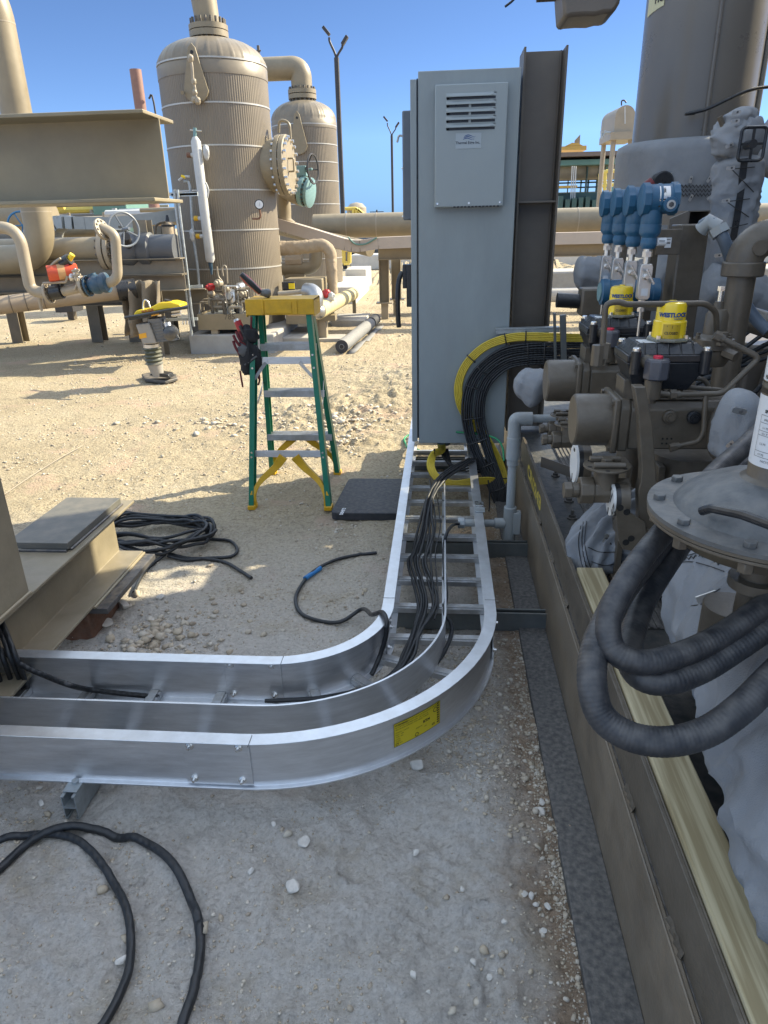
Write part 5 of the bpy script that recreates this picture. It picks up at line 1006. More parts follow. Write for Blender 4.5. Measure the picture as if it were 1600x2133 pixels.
m=MB(); qa=B(1458,1036,Z=rc.z+.060); qb=B(1640,1108,Z=rc.z+.060); m.tube(resample([V(qa.x,qa.y,rc.z+.036),qa.lerp(qb,.12)+V(0,0,-.012),qa.lerp(qb,.5)+V(0,0,-.002),qb],.02),.008,10); m.build('casting_rib',BLK,reg)
rb_=.052; bz=rc+V(0,0,.055); m=MB(); m.lathe([(.070,0),(.068,.012),(rb_+.001,.020),(rb_,.022),(rb_,.252),(rb_+.003,.256),(rb_+.003,.272),(rb_,.276)],bz,V(0,0,1),48); br_=m.build('spring_barrel',OLIVE,reg,smooth=40)
MB().lathe([(rb_-.003,.2745),(rb_-.005,.281),(.02,.283)],bz,V(0,0,1),40).build('barrel_cap',WHITE,reg,smooth=40)
def bw(a0,z0,sc=1.,sl=0,rr=rb_+.0016): return lambda u,v:bz+V(math.sin(a0+u*sc/rr)*rr,-math.cos(a0+u*sc/rr)*rr,z0+v*sc+sl*u)
def wrapstrip(a0,a1,zl,zh,r_,name,mm,par,n=20):
    P=[]
    for i in range(n+1): a=a0+(a1-a0)*i/n; P+=[bz+V(math.sin(a)*r_,-math.cos(a)*r_,zl(a)),bz+V(math.sin(a)*r_,-math.cos(a)*r_,zh(a))]
    return MB().add(P,[(2*i,2*i+2,2*i+3,2*i+1) for i in range(n)]).build(name,mm,par,smooth=60)
lab=wrapstrip(R(-150),R(40),lambda a:.045,lambda a:.168,rb_+.0006,'spring_label',PAPER,br_,40)
l2=wrapstrip(R(-150),R(40),lambda a:.192+.0*a,lambda a:.235-.004*math.sin(a*3),rb_+.0006,'tag_label',PAPER,br_,40)
wrapstrip(R(-150),R(40),lambda a:.171,lambda a:.179,rb_+.0009,'barcode_band',INK,br_,40); wrapstrip(R(-150),R(40),lambda a:.1805,lambda a:.189,rb_+.0009,'barcode_band',mat('brown_grey_print',(.09,.085,.07),.5,var=.6,scale=60,bump=0),br_,40)
ac_=R(-38)
m=MB(); m.text('104',.024,bw(ac_-.55,.208),bold=.0012); m.text('RELIEF VALVE',.0085,bw(ac_-.95,.196),bold=.0003); m.build('tag_print',INK,l2,smooth=0)
m=MB(); m.text('LIMIT RATE',.0055,bw(ac_-.30,.158)); m.text('RESET RATE',.0055,bw(ac_-.30,.150)); m.text('SPRING SETTING',.0075,bw(ac_-.62,.140),bold=.0003)
def lseg(a0,z0,a1,z1,w_=.0006):
    n_=6; P=[]; rr=rb_+.0016
    for i in range(n_+1):
        a=a0+(a1-a0)*i/n_; z=z0+(z1-z0)*i/n_; da=0 if abs(a1-a0)>1e-6 else w_/rr; dz=w_ if da==0 else 0; P+=[bz+V(math.sin(a)*rr,-math.cos(a)*rr,z),bz+V(math.sin(a+da)*rr,-math.cos(a+da)*rr,z+dz)]
    m.add(P,[(2*i,2*i+2,2*i+3,2*i+1) for i in range(n_)])
for z in (.135,.122,.108,.100,.072,.062): lseg(ac_-.75,z,ac_+.38,z)
for a in (ac_-.75,ac_-.08,ac_+.38): lseg(a,.062,a,.135)
for (z,t) in ((.126,'SPRING TO OPEN'),(.112,'5.1 PSIG'),(.102,'10.1 PSI'),(.084,'5.2 PSIG'),(.065,'4.7 PSI')): m.text(t,.0055,bw(ac_-.04,z)); m.text(t[:6],.005,bw(ac_-.60,z))
m.text('FACTORY SETTING',.0052,bw(ac_-.45,.054)); 
for k in (0,1): 
    for (q0_,q1_,w0,w1) in ((.20,.36,.150+.008*k,.150+.008*k),(.20,.36,.1565+.008*k,.1565+.008*k)): lseg(ac_+q0_,w0-.008*0,ac_+q1_,w1)
    lseg(ac_+.20,.150+.008*k,ac_+.20,.1565+.008*k); lseg(ac_+.36,.150+.008*k,ac_+.36,.1565+.008*k)
m.build('label_print',INK,lab,smooth=0)
m=MB(); m.cyl(rc+V(0,0,-.07),rc+V(0,0,-.28),.030,n=24); m.lathe([(.05,0),(.05,.02)],rc+V(0,0,-.15),V(0,0,1),24); m.lathe([(.055,0),(.055,.09)],rc+V(-.02,.03,-.30),V(0,0,1),28); m.build('stem_pipe',BEAMT if 0 else OLIVE,reg,bevel=.001)
reg.scale=(.95,.95,.95)
# ================================================================ HOSES
def hose(pts,r,label,seed=0):
    P=resample(cr(pts,8),.0022)
    def rf(d,a,p): return 1+.012*math.sin(d*2*math.pi/.0075)+.008*mn.noise(p*9+V(seed,0,0))
    o=MB().tube(P,r,20,rfn=rf).build('rubber_hose',HOSE,smooth=80); return tag(o,label,'hose','thick rubber hoses looped over the skid edge')
hr=.0218
hose([B(1600,880,Y=1.75),B(1545,935,Y=1.6),B(1490,985,Y=1.45),B(1440,1045,Y=1.33),B(1390,1100,Y=1.22),B(1335,1165,Y=1.15),B(1290,1235,Y=1.1),B(1267,1300,Y=1.06),B(1282,1358,Y=1.03),B(1340,1380,Y=1.02),B(1420,1362,Y=1.04),B(1500,1325,Y=1.07),B(1575,1275,Y=1.1),B(1660,1210,Y=1.15),B(1760,1130,Y=1.2)],hr,'innermost hose loop, nearest the round regulator, turning tightly over the timber',1)
hose([B(1560,960,Y=1.8),B(1500,1020,Y=1.65),B(1450,1090,Y=1.45),B(1395,1165,Y=1.30),B(1345,1245,Y=1.22),B(1318,1320,Y=1.15),B(1312,1375,Y=1.08),B(1335,1410,Y=1.03),B(1385,1420,Y=1.02),B(1460,1395,Y=1.04),B(1540,1345,Y=1.07),B(1620,1290,Y=1.1),B(1720,1220,Y=1.15)],hr*1.08,'middle hose loop, emerging from beneath the inner loop',2)
hose([B(1420,1075,Y=1.42),B(1360,1150,Y=1.28),B(1300,1225,Y=1.17),B(1265,1290,Y=1.10),B(1240,1350,Y=1.05),B(1233,1420,Y=1.0),B(1252,1490,Y=.97),B(1310,1533,Y=.95),B(1390,1545,Y=.94),B(1470,1525,Y=.95),B(1540,1478,Y=.97),B(1600,1420,Y=1.0),B(1680,1340,Y=1.04),B(1780,1240,Y=1.1)],hr*1.15,'outermost and lowest hose loop hanging over the toe plate',3)
# ================================================================ BLANKETS ON SKID
o_b1=quilt('insulation_blanket',[B(1350,1092,Y=2.36),B(1305,1104,Y=2.33),B(1268,1128,Y=2.30),B(1254,1160,Y=2.28),B(1256,1190,Y=2.27)],lambda t:.132-.012*t,'crumpled grey quilted cover wrapped on the pipe end at the end of the timber',seam=.085,puck=.10,seed=1,n=96,fine=1.2,foldk=.085)
o_b2=quilt('insulation_blanket',[V(.83,1.75,.60),V(.82,1.45,.62),V(.80,1.15,.60),V(.78,.85,.55),V(.77,.55,.49),V(.77,.2,.47)],lambda t:.215+.035*math.sin(t*3.1),'very large grey quilted cover filling the skid corner under the hoses',seam=.33,puck=.028,seed=2,n=110,fine=.9,foldk=.03)
o_b3=quilt('insulation_blanket',[B(1522,960,Y=1.9),B(1530,900,Y=1.9),B(1545,850,Y=1.9),B(1570,818,Y=1.9)],.058,'upright grey quilted cover directly left of the labelled spring barrel',seam=.16,puck=.08,seed=3,n=44)
from mathutils.bvhtree import BVHTree
def on(o,pts,off=.003):
    "points on the surface of o seen at those photo pixels"
    M_=Matrix.Translation(WOFF[o]); bv=BVHTree.FromPolygons([M_@v.co for v in o.data.vertices],[tuple(p.vertices) for p in o.data.polygons]); out=[]
    for (x,y) in pts:
        d=(B(x,y,Y=2)-CAM).normalized(); h_=bv.ray_cast(CAM,d)[0]
        if h_ is not None: out.append(h_-d*off)
    return out
def seam(o,pts,r=.0022,zig=0):
    P=[V(a,b,0) for a,b in pts]; P=cr(P,8); P=[(p.x,p.y+(zig if i%2 else -zig)) for i,p in enumerate(P)]; Q=on(o,P)
    if len(Q)>3: MB().tube(Q,r,6).build('lacing_wire',LACE,o)
for pts_ in ([(1392,1165),(1430,1157),(1465,1150),(1492,1162)],[(1398,1174),(1440,1170),(1480,1180),(1508,1190)],[(1452,1252),(1478,1240),(1500,1226)],[(1440,1262),(1470,1256),(1500,1240)]): seam(o_b2,pts_,.0012)
seam(o_b2,[(1395,1168),(1430,1163),(1468,1158),(1500,1175)],.0016,3)
for pts_ in ([(1210,1095),(1205,1130),(1212,1175),(1228,1205)],[(1222,1085),(1218,1130),(1226,1170),(1240,1200)],[(1232,1170),(1260,1178),(1290,1172)],[(1225,1140),(1250,1150),(1285,1150)]): seam(o_b1,pts_,.0015)
seam(o_b1,[(1215,1090),(1212,1130),(1219,1172),(1234,1203)],.0016,3)
q_=on(o_b2,[(1472,1243)])
if q_: m=MB(); c=q_[0]; m.box(c,(.045,.004,.018),Matrix.Rotation(R(-25),3,'Y')); m.build('lacing_tag',INOX,o_b2)
metal_tag(1540,856,1.825,-12,o_b3); metal_tag(1520,925,1.825,50,o_b3,.022,.010)
metal_tag(1262,1122,2.19,80,o_b1); lace([B(1268,1128,Y=2.19),B(1262,1150,Y=2.185),B(1242,1185,Y=2.17)],o_b1); lace([B(1268,1128,Y=2.19),B(1285,1148,Y=2.185),B(1298,1180,Y=2.17)],o_b1)
o=quilt('insulation_blanket',[B(1072,790,Y=3.1),B(1100,800,Y=3.08),B(1140,815,Y=3.05)],lambda t:.055+.045*t,'small light quilted pillow poking out left of the far spring can',seam=.09,puck=.07,seed=4,n=36)
quilt('insulation_blanket',[B(1195,568,Y=4.0),B(1225,568,Y=4.0),B(1290,572,Y=4.0),B(1360,575,Y=4.0)],.088,'grey quilted cylinder just left of the transmitter manifolds',seam=.35,puck=.03,seed=5,n=40)
quilt('insulation_blanket',[B(1355,560,Y=3.9),B(1390,575,Y=3.9),B(1430,590,Y=3.9)],.13,'grey quilted cover seen between the transmitters and the brown post',seam=.2,puck=.06,seed=6,n=40)
quilt('insulation_blanket',[B(1462,590,Y=3.6),B(1510,600,Y=3.6),B(1570,620,Y=3.6),B(1620,650,Y=3.6)],.10,'grey quilted cover behind the tall elbow pipe, its top lit by sun',seam=.2,puck=.05,seed=7,n=40)
# quilt-wrapped riser in front of vessel
qr=T('wrapped_valve_riser','grey quilted riser and valve with a black square handwheel in front of the big vessel','wrapped valve',B(1520,600,Y=3.7))
quilt('riser_blanket',[B(1512,620,Y=3.7),B(1518,560,Y=3.7),B(1524,480,Y=3.7),B(1532,400,Y=3.7),B(1538,320,Y=3.7)],.108,'',qr,seam=.33,puck=.03,seed=8,n=48)
quilt('tee_blanket',[B(1488,300,Y=3.75),B(1520,292,Y=3.7),B(1560,290,Y=3.66),B(1585,290,Y=3.62)],lambda t:.085+.01*math.sin(t*3),'',qr,seam=.1,puck=.09,seed=9,n=48,fine=1.3)
quilt('bonnet_blanket',[B(1535,285,Y=3.68),B(1540,262,Y=3.68),B(1545,238,Y=3.68),B(1546,222,Y=3.68)],lambda t:.085-.018*t,'',qr,seam=.11,puck=.08,seed=10,n=44,fine=1.2)
c=B(1567,300,Y=3.52); m=MB(); sq=[c+V(a*.052,0,b*.065) for a,b in((-1,-1),(1,-1),(1,1),(-1,1))]; 
m.tube(bend([ (sq[0]+sq[1])/2,sq[1],sq[2],sq[3],sq[0],(sq[0]+sq[1])/2+V(-.001,0,0)],.02),.007,8); m.bar(c+V(-.05,0,0),c+V(.05,0,0),.008,.010); m.bar(c+V(0,0,-.063),c+V(0,0,.063),.008,.010); m.cyl(c+V(0,-.012,0),c+V(0,.06,0),.018,n=16); m.build('handwheel',BLK,qr)
MB().cyl(B(1499,243,Y=3.66),B(1507,265,Y=3.66),.012,n=10).build('t_bar',OLIVE,qr)
for (x,y,a) in ((1534,234,8),(1532,252,4),(1522,350,2),(1512,418,5),(1505,478,-10),(1496,532,5),(1520,303,20)): metal_tag(x,y,3.58 if y>310 else 3.585,a,qr)
m=MB(); bs=[B(1551,330,Y=3.592),B(1543,400,Y=3.592),B(1534,460,Y=3.592),B(1527,500,Y=3.592)]
for a,b in zip(bs,bs[1:]): m.bar(a,b,.030,.004,up=V(0,1,0))
m.build('black_strip',BLK,qr)
for (a,b) in (((1524,352),(1572,348)),((1526,354),(1570,400)),((1515,420),(1562,414)),((1516,422),(1560,452)),((1508,478),(1558,466))): lace([B(*a,Y=3.585),(B(*a,Y=3.575)+B(*b,Y=3.575))/2,B(*b,Y=3.585)],qr)
# ================================================================ BIG VESSEL
vY=4.75; vx=(B(1319,287,Y=vY).x+B(1562,262,Y=vY).x)/2; vr=(B(1562,262,Y=vY).x-B(1319,287,Y=vY).x)/2*.985; zb=B(1400,284,Y=vY-.4).z
ves=T('pressure_vessel','tall dark taupe vertical vessel on the skid with a grey quilted skirt','pressure vessel',(vx,vY,.335))
MB().lathe([(vr,.0),(vr,4.6),(vr*.8,4.85),(.05,4.95)],(vx,vY,.4),V(0,0,1),96).build('shell',VESS,ves,smooth=60)
MB().tube([V(vx-.03,vY-vr-.006,zb-.1),V(vx-.03,vY-vr-.006,4.6)],.012,10).build('trace_tube',VESS,ves)
MB().tube([V(vx+vr*.93,vY-vr*.45,zb-.1),V(vx+vr*.93,vY-vr*.45,4.6)],.014,10).build('trace_tube',mat('light_taupe',(.22,.2,.17),.4),ves)
def sk(a,h):
    return 1+.030*mn.fractal(V(math.cos(a)*2,math.sin(a)*2,h*2.2),.8,2,3)+.012*abs(math.sin(a*26))*(1 if h>zb-.06 else .0)
R2=vr+.085
m=MB(); m.lathe([(R2-.05,.45)]+[(R2,.50+i*(zb-.56)/26) for i in range(27)]+[(R2-.012,zb-.02),(R2-.05,zb),(vr,zb+.004)],(vx,vY,0),V(0,0,1),120,rmod=sk); bk=m.build('skirt_blanket',QUILT,ves,smooth=70)
for (x,y,a) in ((1398,367,80),(1439,374,80),(1477,373,60),(1439,412,65),(1479,411,35)):
    c=B(x,y,Y=vY-.5); d=V(c.x-vx,0,0).x; yy=vY-math.sqrt(max(.0,(R2+.018)**2-d*d)); metal_tag(x,y,yy,a,bk)
m=MB()
for k in range(3):
    P=[]
    for i in range(24): px=1405+i*3.8; py=388+k*9+(3 if i%2 else -3)*(1); c=B(px,py,Y=vY-.5); yy=vY-math.sqrt((R2+.014)**2-(c.x-vx)**2); P.append(B(px,py,Y=yy))
    m.tube(P,.0035,5)
m.build('seam_lacing',LACE,bk)
c=B(1385,375,Y=vY-R2); m=MB(); m.tube([c+V(-.075,.02,0),c+V(-.055,-.01,.05),c+V(0,-.02,.085),c+V(.05,-.01,.06),c+V(.065,.02,0)],.012,8); 
m=MB(); m.lathe([(.055,-.05),(.058,.02),(.05,.03)],c+V(0,.05,-.01),V(0,-1,0),24); m.build('nozzle_opening',BLK,ves)
m=MB(); m.cyl(B(1360,380,Y=4.1),B(1345,392,Y=4.1),.03,n=12); m.build('red_cap',mat('dark_red_paint',(.16,.02,.02),.5,bump=.3),ves)
vl=MB(); c=B(1340,5,Y=vY); a0=R(-100)
P=[]; rr=vr+.003; aa=-math.acos(max(-1,min(1,.0)))
for i in range(7):
    a=R(-86+i*4.5); P+=[V(vx+math.sin(a)*rr,vY-math.cos(a)*rr,B(1345,40-i*1.7,Y=vY).z),V(vx+math.sin(a)*rr,vY-math.cos(a)*rr,3.3)]
lb=vl.add(P,[(2*i,2*i+2,2*i+3,2*i+1) for i in range(6)]).build('yellowed_label',mat('cream_label',(.50,.48,.30),.5,bump=0),ves)
m=MB()
zl=B(1345,28,Y=vY).z
for k,t in enumerate(('HOT','WIRES','CAUTION'[0:3])): m.text(t,.05,lambda u,v:V(vx+math.sin(R(-72)+u/rr)*(rr+.002),vY-math.cos(R(-72)+u/rr)*(rr+.002),zl+.02+k*.085+v),bold=.002)
m.build('label_print',INK,lb,smooth=0)
cable('cable',[V(vx-.10,vY-vr-.02,B(1408,238,Y=vY-vr).z),B(1430,237,Y=4.36),B(1470,228,Y=4.34),B(1510,210,Y=4.33),B(1555,190,Y=4.35),B(1600,181,Y=4.4),B(1700,176,Y=4.5)],.009,'black cable slung across the front of the big vessel',BLK)
# second tank behind right + unseen block added out of frame to shade the foreground
occ=T('added_occluder','unseen tall brown added enclosure along the outer side of the skid','occluder',(3.2,1.6,.335))
m=MB(); m.bx(2.72,3.7,-2.2,4.75,.335,3.75); m.build('occluder_shell',STEEL,occ,bevel=.01)
MB().bx(2.64,3.78,-2.3,4.82,3.751,3.83).build('occluder_roof',STEEL,occ)
quilt('insulation_blanket',[B(1590,300,Y=4.3),B(1640,305,Y=4.2),B(1700,310,Y=4.1)],.15,'pale sunlit quilted nozzle cover at the right edge above the tall pipe',seam=.2,puck=.05,seed=12,n=40)
# overhead fitting
oh=T('overhead_pipe_bracket','dark brown pipe bracket hanging in from the top edge of the view','pipe bracket',B(1240,0,Y=1.9))
poly=[B(x,y,Y=1.9) for x,y in ((1170,-40),(1172,0),(1174,28),(1177,38),(1190,34),(1215,32),(1240,32),(1258,27),(1275,27),(1284,19),(1292,5),(1300,-40))]
MB().prism(poly,(0,0,0),(0,.12,0)).build('bracket_plate',STEEL,oh,bevel=.008)
a=B(1300,-30,Y=2.0); b=B(1390,-6,Y=2.0); MB().cyl(V(a.x-.2,2.0,b.z+.02),V(b.x+1.9,2.0,b.z+.03),.018,n=16).build('pipe',OLIVE,oh)
cable('cable',[B(1052,14,Y=2.2),B(1065,4,Y=2.2),B(1078,-8,Y=2.2),B(1110,-30,Y=2.2),B(1200,-60,Y=2.1)],.003,'loose wire tail dangling at the top edge of the sky',BLK)
# dark clutter behind the box row on the skid
mk=T('pump_block','dark brown machine block low behind the tall elbow pipe','machine block',(2.3,4.6,.335)); MB().bx(1.75,2.70,4.15,5.2,.335,.86).build('block_body',STEEL,mk,bevel=.02); MB().lathe([(.2,-.4),(.26,-.38),(.26,.38),(.2,.4)],(2.2,3.85,.62),V(1,0,0),30).build('drum',STEEL,mk)
for i,(x0,y0,x1,y1,r_) in enumerate(((1440,760,1600,690,.010),(1430,790,1600,715,.012),(1450,800,1600,745,.010),(1500,850,1600,790,.012),(1470,745,1600,660,.008),(1520,770,1600,730,.009))):
    a=B(x0,y0,Y=3.4+.1*(i%3)); b=B(x1,y1,Y=3.5+.1*(i%2)); cable('cable',[a,(a+b)/2+V(0,0,-.05+.03*(i%3)),b,b+(b-a)*.5],r_,('thin black cable, upper left','thick black cable, lower','black cable, lowest straight','thick black cable, farthest down','thinnest black cable, topmost','thin black cable, right')[i]+' of those draped behind the tall elbow pipe',group='black cables behind the tall pipe')
ln=T('pipe_run','brown pipe run with a chrome-lit upper edge crossing behind the tall pipe','pipe',B(1560,670,Y=3.0))
MB().cyl(B(1555,663,Y=3.1),B(1640,690,Y=2.9),.05,n=20).build('pipe',OLIVE,ln)
a=B(1160,625,Y=3.6); b=B(1215,628,Y=3.6); aa=T('motor_conduit','dark green-black conduit body left of the rear beacon','conduit body',a)
MB().cyl(a,b,.035,n=18).build('pipe',BLK,aa); c=B(1235,628,Y=3.6); MB().box(c,(.13,.12,.13)).build('junction_box',OLIVE,aa,bevel=.01)
for i,(x,y,Y_,sx_,sz_) in enumerate(((1330,790,3.2,.4,.30),(1480,920,2.9,.5,.36))):
    c=B(x,y,Y=Y_); t=T('valve_block',('dark brown flanged valve body under the far actuator','dark brown flanged valve body under the support arm, near the hoses')[i],'valve body',c,'valve bodies behind the actuators'); m=MB(); m.lathe([(sz_*.35,-sx_/2),(sz_*.5,-sx_/2),(sz_*.5,-sx_/2+.03),(sz_*.35,-sx_/2+.035),(sz_*.45,0),(sz_*.35,sx_/2-.035),(sz_*.5,sx_/2-.03),(sz_*.5,sx_/2),(sz_*.3,sx_/2)],c,V(1,0,0),28); m.build('body',OLIVEW,t); m=MB(); m.cyl(V(c.x,c.y,.335),c,.06,n=16); m.build('stand',OLIVEW,t)
# ================================================================ NEAR LEFT STEEL
BEAMB=mat('tan_base_beam_paint',(.24,.205,.14),.45,var=.2,scale=5,bump=.15,dust=.4)
tbm=T('steel_beam','big tan steel I-beam held level overhead at left, its cut end sunlit','steel beam',(-2.5,2.85,1.64))
def ygrid(): pass
pr=ibeam_prof(.30,.295,.013,.010); m=MB(); ext(m,pr,V(-1.05,2.85,1.7885),V(-5.5,2.85,1.7885),V(0,1,0),V(0,0,1)); m.build('beam_body',BEAMT,tbm,bevel=.003,smooth=0)
base=T('base_beam','tan steel base beam with a thick bare plate on top, lying at lower left','steel beam',(-1.5,2.2,.14))
e1=B(243,1068,Z=.43); fx=-1.375
pr=ibeam_prof(.235,.265,.012,.009); bcx=fx-.1175; m=MB(); ext(m,pr,V(bcx,.8,.2875),V(bcx,2.80,.2875),V(1,0,0),V(0,0,1)); m.build('beam_body',BEAMB,base,bevel=.003,smooth=0)
m=MB(); m.bx(bcx-.16,bcx+.085,2.27,2.74,.428,.455); m.build('top_plate',mat('smooth_primed_plate',(.12,.118,.105),.5,bump=.15,var=.1,dust=.3),base,bevel=.002,smooth=0)
m=MB(); m.tube([V(bcx+.088,2.28,.424),V(bcx+.088,2.74,.424)],.006,6); m.tube([V(bcx-.15,2.265,.424),V(bcx+.08,2.265,.424)],.006,6); m.build('weld_bead',RAW,base)
m=MB(); m.bx(bcx-.10,fx+.055,2.30,2.80,.128,.152); m.build('lower_plate',RAW,base,bevel=.002,smooth=0)
m=MB(); m.tube([V(fx+.004,2.30,.156),V(fx+.004,2.80,.156)],.006,6); m.build('weld_bead',BEAMT,base)
o=MB().bx(bcx-.09,fx-.03,2.30,2.58,-.02,.127).build('cribbing_block',RUST,bevel=.006); tag(o,'rusty steel block under the base beam among rubble','support block')
e2=B(62,1235,Z=.422)
cl2=T('steel_column','tan steel column at the left edge, part sunlit, standing on the base beam','steel column',(-1.6,1.9,.421))
m=MB(); m.bx(e2.x-.014,e2.x,1.45,e2.y,.421,4.6); m.bx(e2.x-.24,e2.x-.226,1.45,e2.y,.421,4.6); m.bx(e2.x-.226,e2.x-.014,1.45+.17,1.45+.18,.421,4.6); m.build('column_shaft',BEAMB,cl2,bevel=.003,smooth=0)
m=MB(); m.tube([V(e2.x+.003,1.45,.426),V(e2.x+.003,e2.y,.426)],.006,6); m.build('weld_bead',BEAMT,cl2)
cable('cord',[B(0,1036,Z=.012),B(60,995,Z=.012),B(120,957,Z=.012),B(172,928,Z=.012)],.0032,'thin dull rod lying on sunlit dirt at left',TAN2,k=4)
o=MB().prism([V(*B(x,y,Z=.004)) for x,y in((985,1722),(992,1718),(1035,1748),(1028,1757))],(0,0,0),(0,0,.006)).build('scrap_strip',GALV,bevel=.001); tag(o,'small flat grey metal scrap lying on the foreground dirt','metal scrap')
# ================================================================ TANKS
def tank(name,label,Y,pl,pr_,pyw,ztop,bands,base_z,domeh,nrib,flangepx,lug,group='ribbed tan tanks'):
    a=B(pl,pyw,Y=Y); b=B(pr_,pyw,Y=Y); x=(a.x+b.x)/2; r=(b.x-a.x)/2*.992; t=T(name,label,'tank',(x,Y,base_z),group)
    n=nrib*4; ph=lambda an,h:1+(.005 if int(round(an/(2*math.pi)*n))%4 in(0,1) else 0)
    MB().lathe([(r,0),(r,ztop-base_z)],(x,Y,base_z),V(0,0,1),n,rmod=ph).build('ribbed_shell',RIBT,t,smooth=20)
    m=MB(); ds=[(r*1.012,-.02),(r*1.012,.12),(r*1.0,.13)]
    for k in range(1,13): 
        an=R(90)*k/12; ds.append((max(r*.0,r*math.cos(an)**.8*1.0),.13+domeh*math.sin(an)))
    m.lathe(ds,(x,Y,ztop),V(0,0,1),196,rmod=lambda an,h:1+.013*(1 if (an*28/6.283)%1<.14 and h>.13 else 0)-.025*max(0,mn.noise(V(math.cos(an)*3,math.sin(an)*3,h*5)))*(1 if h>.2 else 0)); dm=m.build('dome_top',mat('dome_sheet_'+name,(.195,.162,.118),.38,bump=.25,bscale=7,var=.12) if 'dome' not in bpy.data.materials else bpy.data.materials['dome'],t,smooth=50)
    for z in bands: MB().lathe([(r*1.014,0),(r*1.014,.018)],(x,Y,z),V(0,0,1),72).build('steel_band',BAND,t)
    return t,x,r
Yt=10.5
bz=[B(440,y,Y=Yt-.72).z for y in (118,213,303,397,482,563)]
t1,tx1,tr1=tank('insulated_tank','largest ribbed tan tank, with a white column gauge in front and flanged manway at right',Yt,333,553,140,B(440,150,Y=Yt-.6).z,bz,.05,.34,140,None,None)
ztp=B(440,150,Y=Yt-.6).z+.13+.34
m=MB(); m.cyl((tx1,Yt,ztp-.06),(tx1,Yt,ztp+.06),.155,n=32); m.lathe([(.25,.03),(.25,.10)],(tx1,Yt,ztp-.02),V(0,0,1),36); m.lathe([(.25,.11),(.25,.17)],(tx1,Yt,ztp-.02),V(0,0,1),36); m.cyl((tx1,Yt,ztp+.15),(tx1-.05,Yt,ztp+.75),.155,.17,n=32); m.build('top_nozzle',TAN,t1)
m=MB(); bolts(m,(tx1,Yt,ztp-.02),V(0,0,1),.215,.018,20,-.03,.24); m.build('flange_bolt',OLIVE,t1)
# lug
c=B(405,160,Y=Yt-tr1-.05)
def teardrop(c,w_,h_,th,m_,par):
    P=[V(math.cos(R(a))*w_,0,math.sin(R(a))*w_-h_*.25) for a in range(180+10,361-10+0,20)]+[V(w_*.28,0,h_*.62),V(0,0,h_*.72),V(-w_*.28,0,h_*.62)]
    o=MB().prism([Vector(c)+p for p in P],(0,0,0),(0,th,0)).build('lifting_lug',m_,par,bevel=.004); MB().cyl(Vector(c)+V(0,-.002,h_*.52),Vector(c)+V(0,.002,h_*.52),w_*.13,n=12).build('lug_hole',INK,o); return o
teardrop(c,.16,.50,.03,TAN,t1)
def fitting(P,r,m_,par,name='gauge_piping'):
    o=MB(); o.tube(cr([Vector(p) for p in P],4),r,8).build(name,m_,par)
Yg=Yt-tr1-.18
fitting([B(398,128,Y=Yg),B(400,140,Y=Yg),B(402,165,Y=Yg),B(406,185,Y=Yg),B(408,205,Y=Yg)],.018,TAN2,t1,'sample_piping')
for (x,y,r_) in ((397,122,.035),(404,170,.03),(406,192,.03),(412,210,.035),(404,207,.03)): blobm(B(x,y,Y=Yg),(r_,r_,r_*1.3),.2,x).build('sample_fitting',TAN2,t1,smooth=60)
for (x,y) in ((380,193),(418,212),(422,412),(428,430),(415,348),(440,450)): MB().cyl(B(x,y,Y=Yg+.13),B(x,y,Y=Yg+.05),.022,n=12).build('side_plug',TAN if y<200 else OLIVE,t1)
# manway
ax=V(.995,-.06,0).normalized(); mw=V(B(585,345,Y=Yt-.05).x-.20,Yt-.02,B(585,345,Y=Yt-.05).z); mp_=mw
m=MB(); m.cyl(mp_-ax*.15,mp_+ax*.18,.33,n=40); m.lathe([(.375,.18),(.38,.19),(.38,.245)],mp_,ax,44); m.lathe([(.38,.255),(.38,.31),(.37,.32),(.02,.33)],mp_,ax,44); mwo=m.build('manway',TAN,t1,bevel=.004)
m=MB(); bolts(m,mp_,ax,.345,.020,20,.15,.36); m.build('flange_bolt',INOX,mwo)
m=MB(); s=ax.cross(V(0,0,1)); m.tube(bend([mp_+ax*.33+V(0,0,.08)+s*.08,mp_+ax*.40+V(0,0,.08)+s*.08,mp_+ax*.40+V(0,0,-.08)+s*.08,mp_+ax*.33+V(0,0,-.08)+s*.08],.02),.012,8); m.build('manway_handle',TAN,mwo); m=MB(); m.tube(bend([mp_+ax*.20+V(0,0,.40),mp_+ax*.22+V(0,0,.56),mp_+ax*.36+V(0,0,.52),mp_+ax*.36+V(0,0,.32)],.08),.018,8); m.build('lifting_davit',TAN,mwo)
# dial gauge
gp_=B(540,426,Y=Yt-tr1*.9); m=MB(); m.lathe([(.055,0),(.062,.005),(.062,.03),(.052,.034)],gp_,V(.25,-1,0),28); dg=m.build('dial_gauge',BLK,t1)
MB().lathe([(.050,.0345),(.050,.036)],gp_,V(.25,-1,0),24).build('dial_face',PAPER,dg); MB().bar(gp_+V(.008,-.039,-.02),gp_+V(.02,-.039,.025),.003,.002).build('needle',INK,dg)
fitting([gp_+V(0,0,-.06),gp_+V(0,.02,-.13),gp_+V(-.03,.04,-.17),gp_+V(-.12,.06,-.17)],.014,mat('copper_brown',(.22,.12,.08),.5),t1,'gauge_stem')
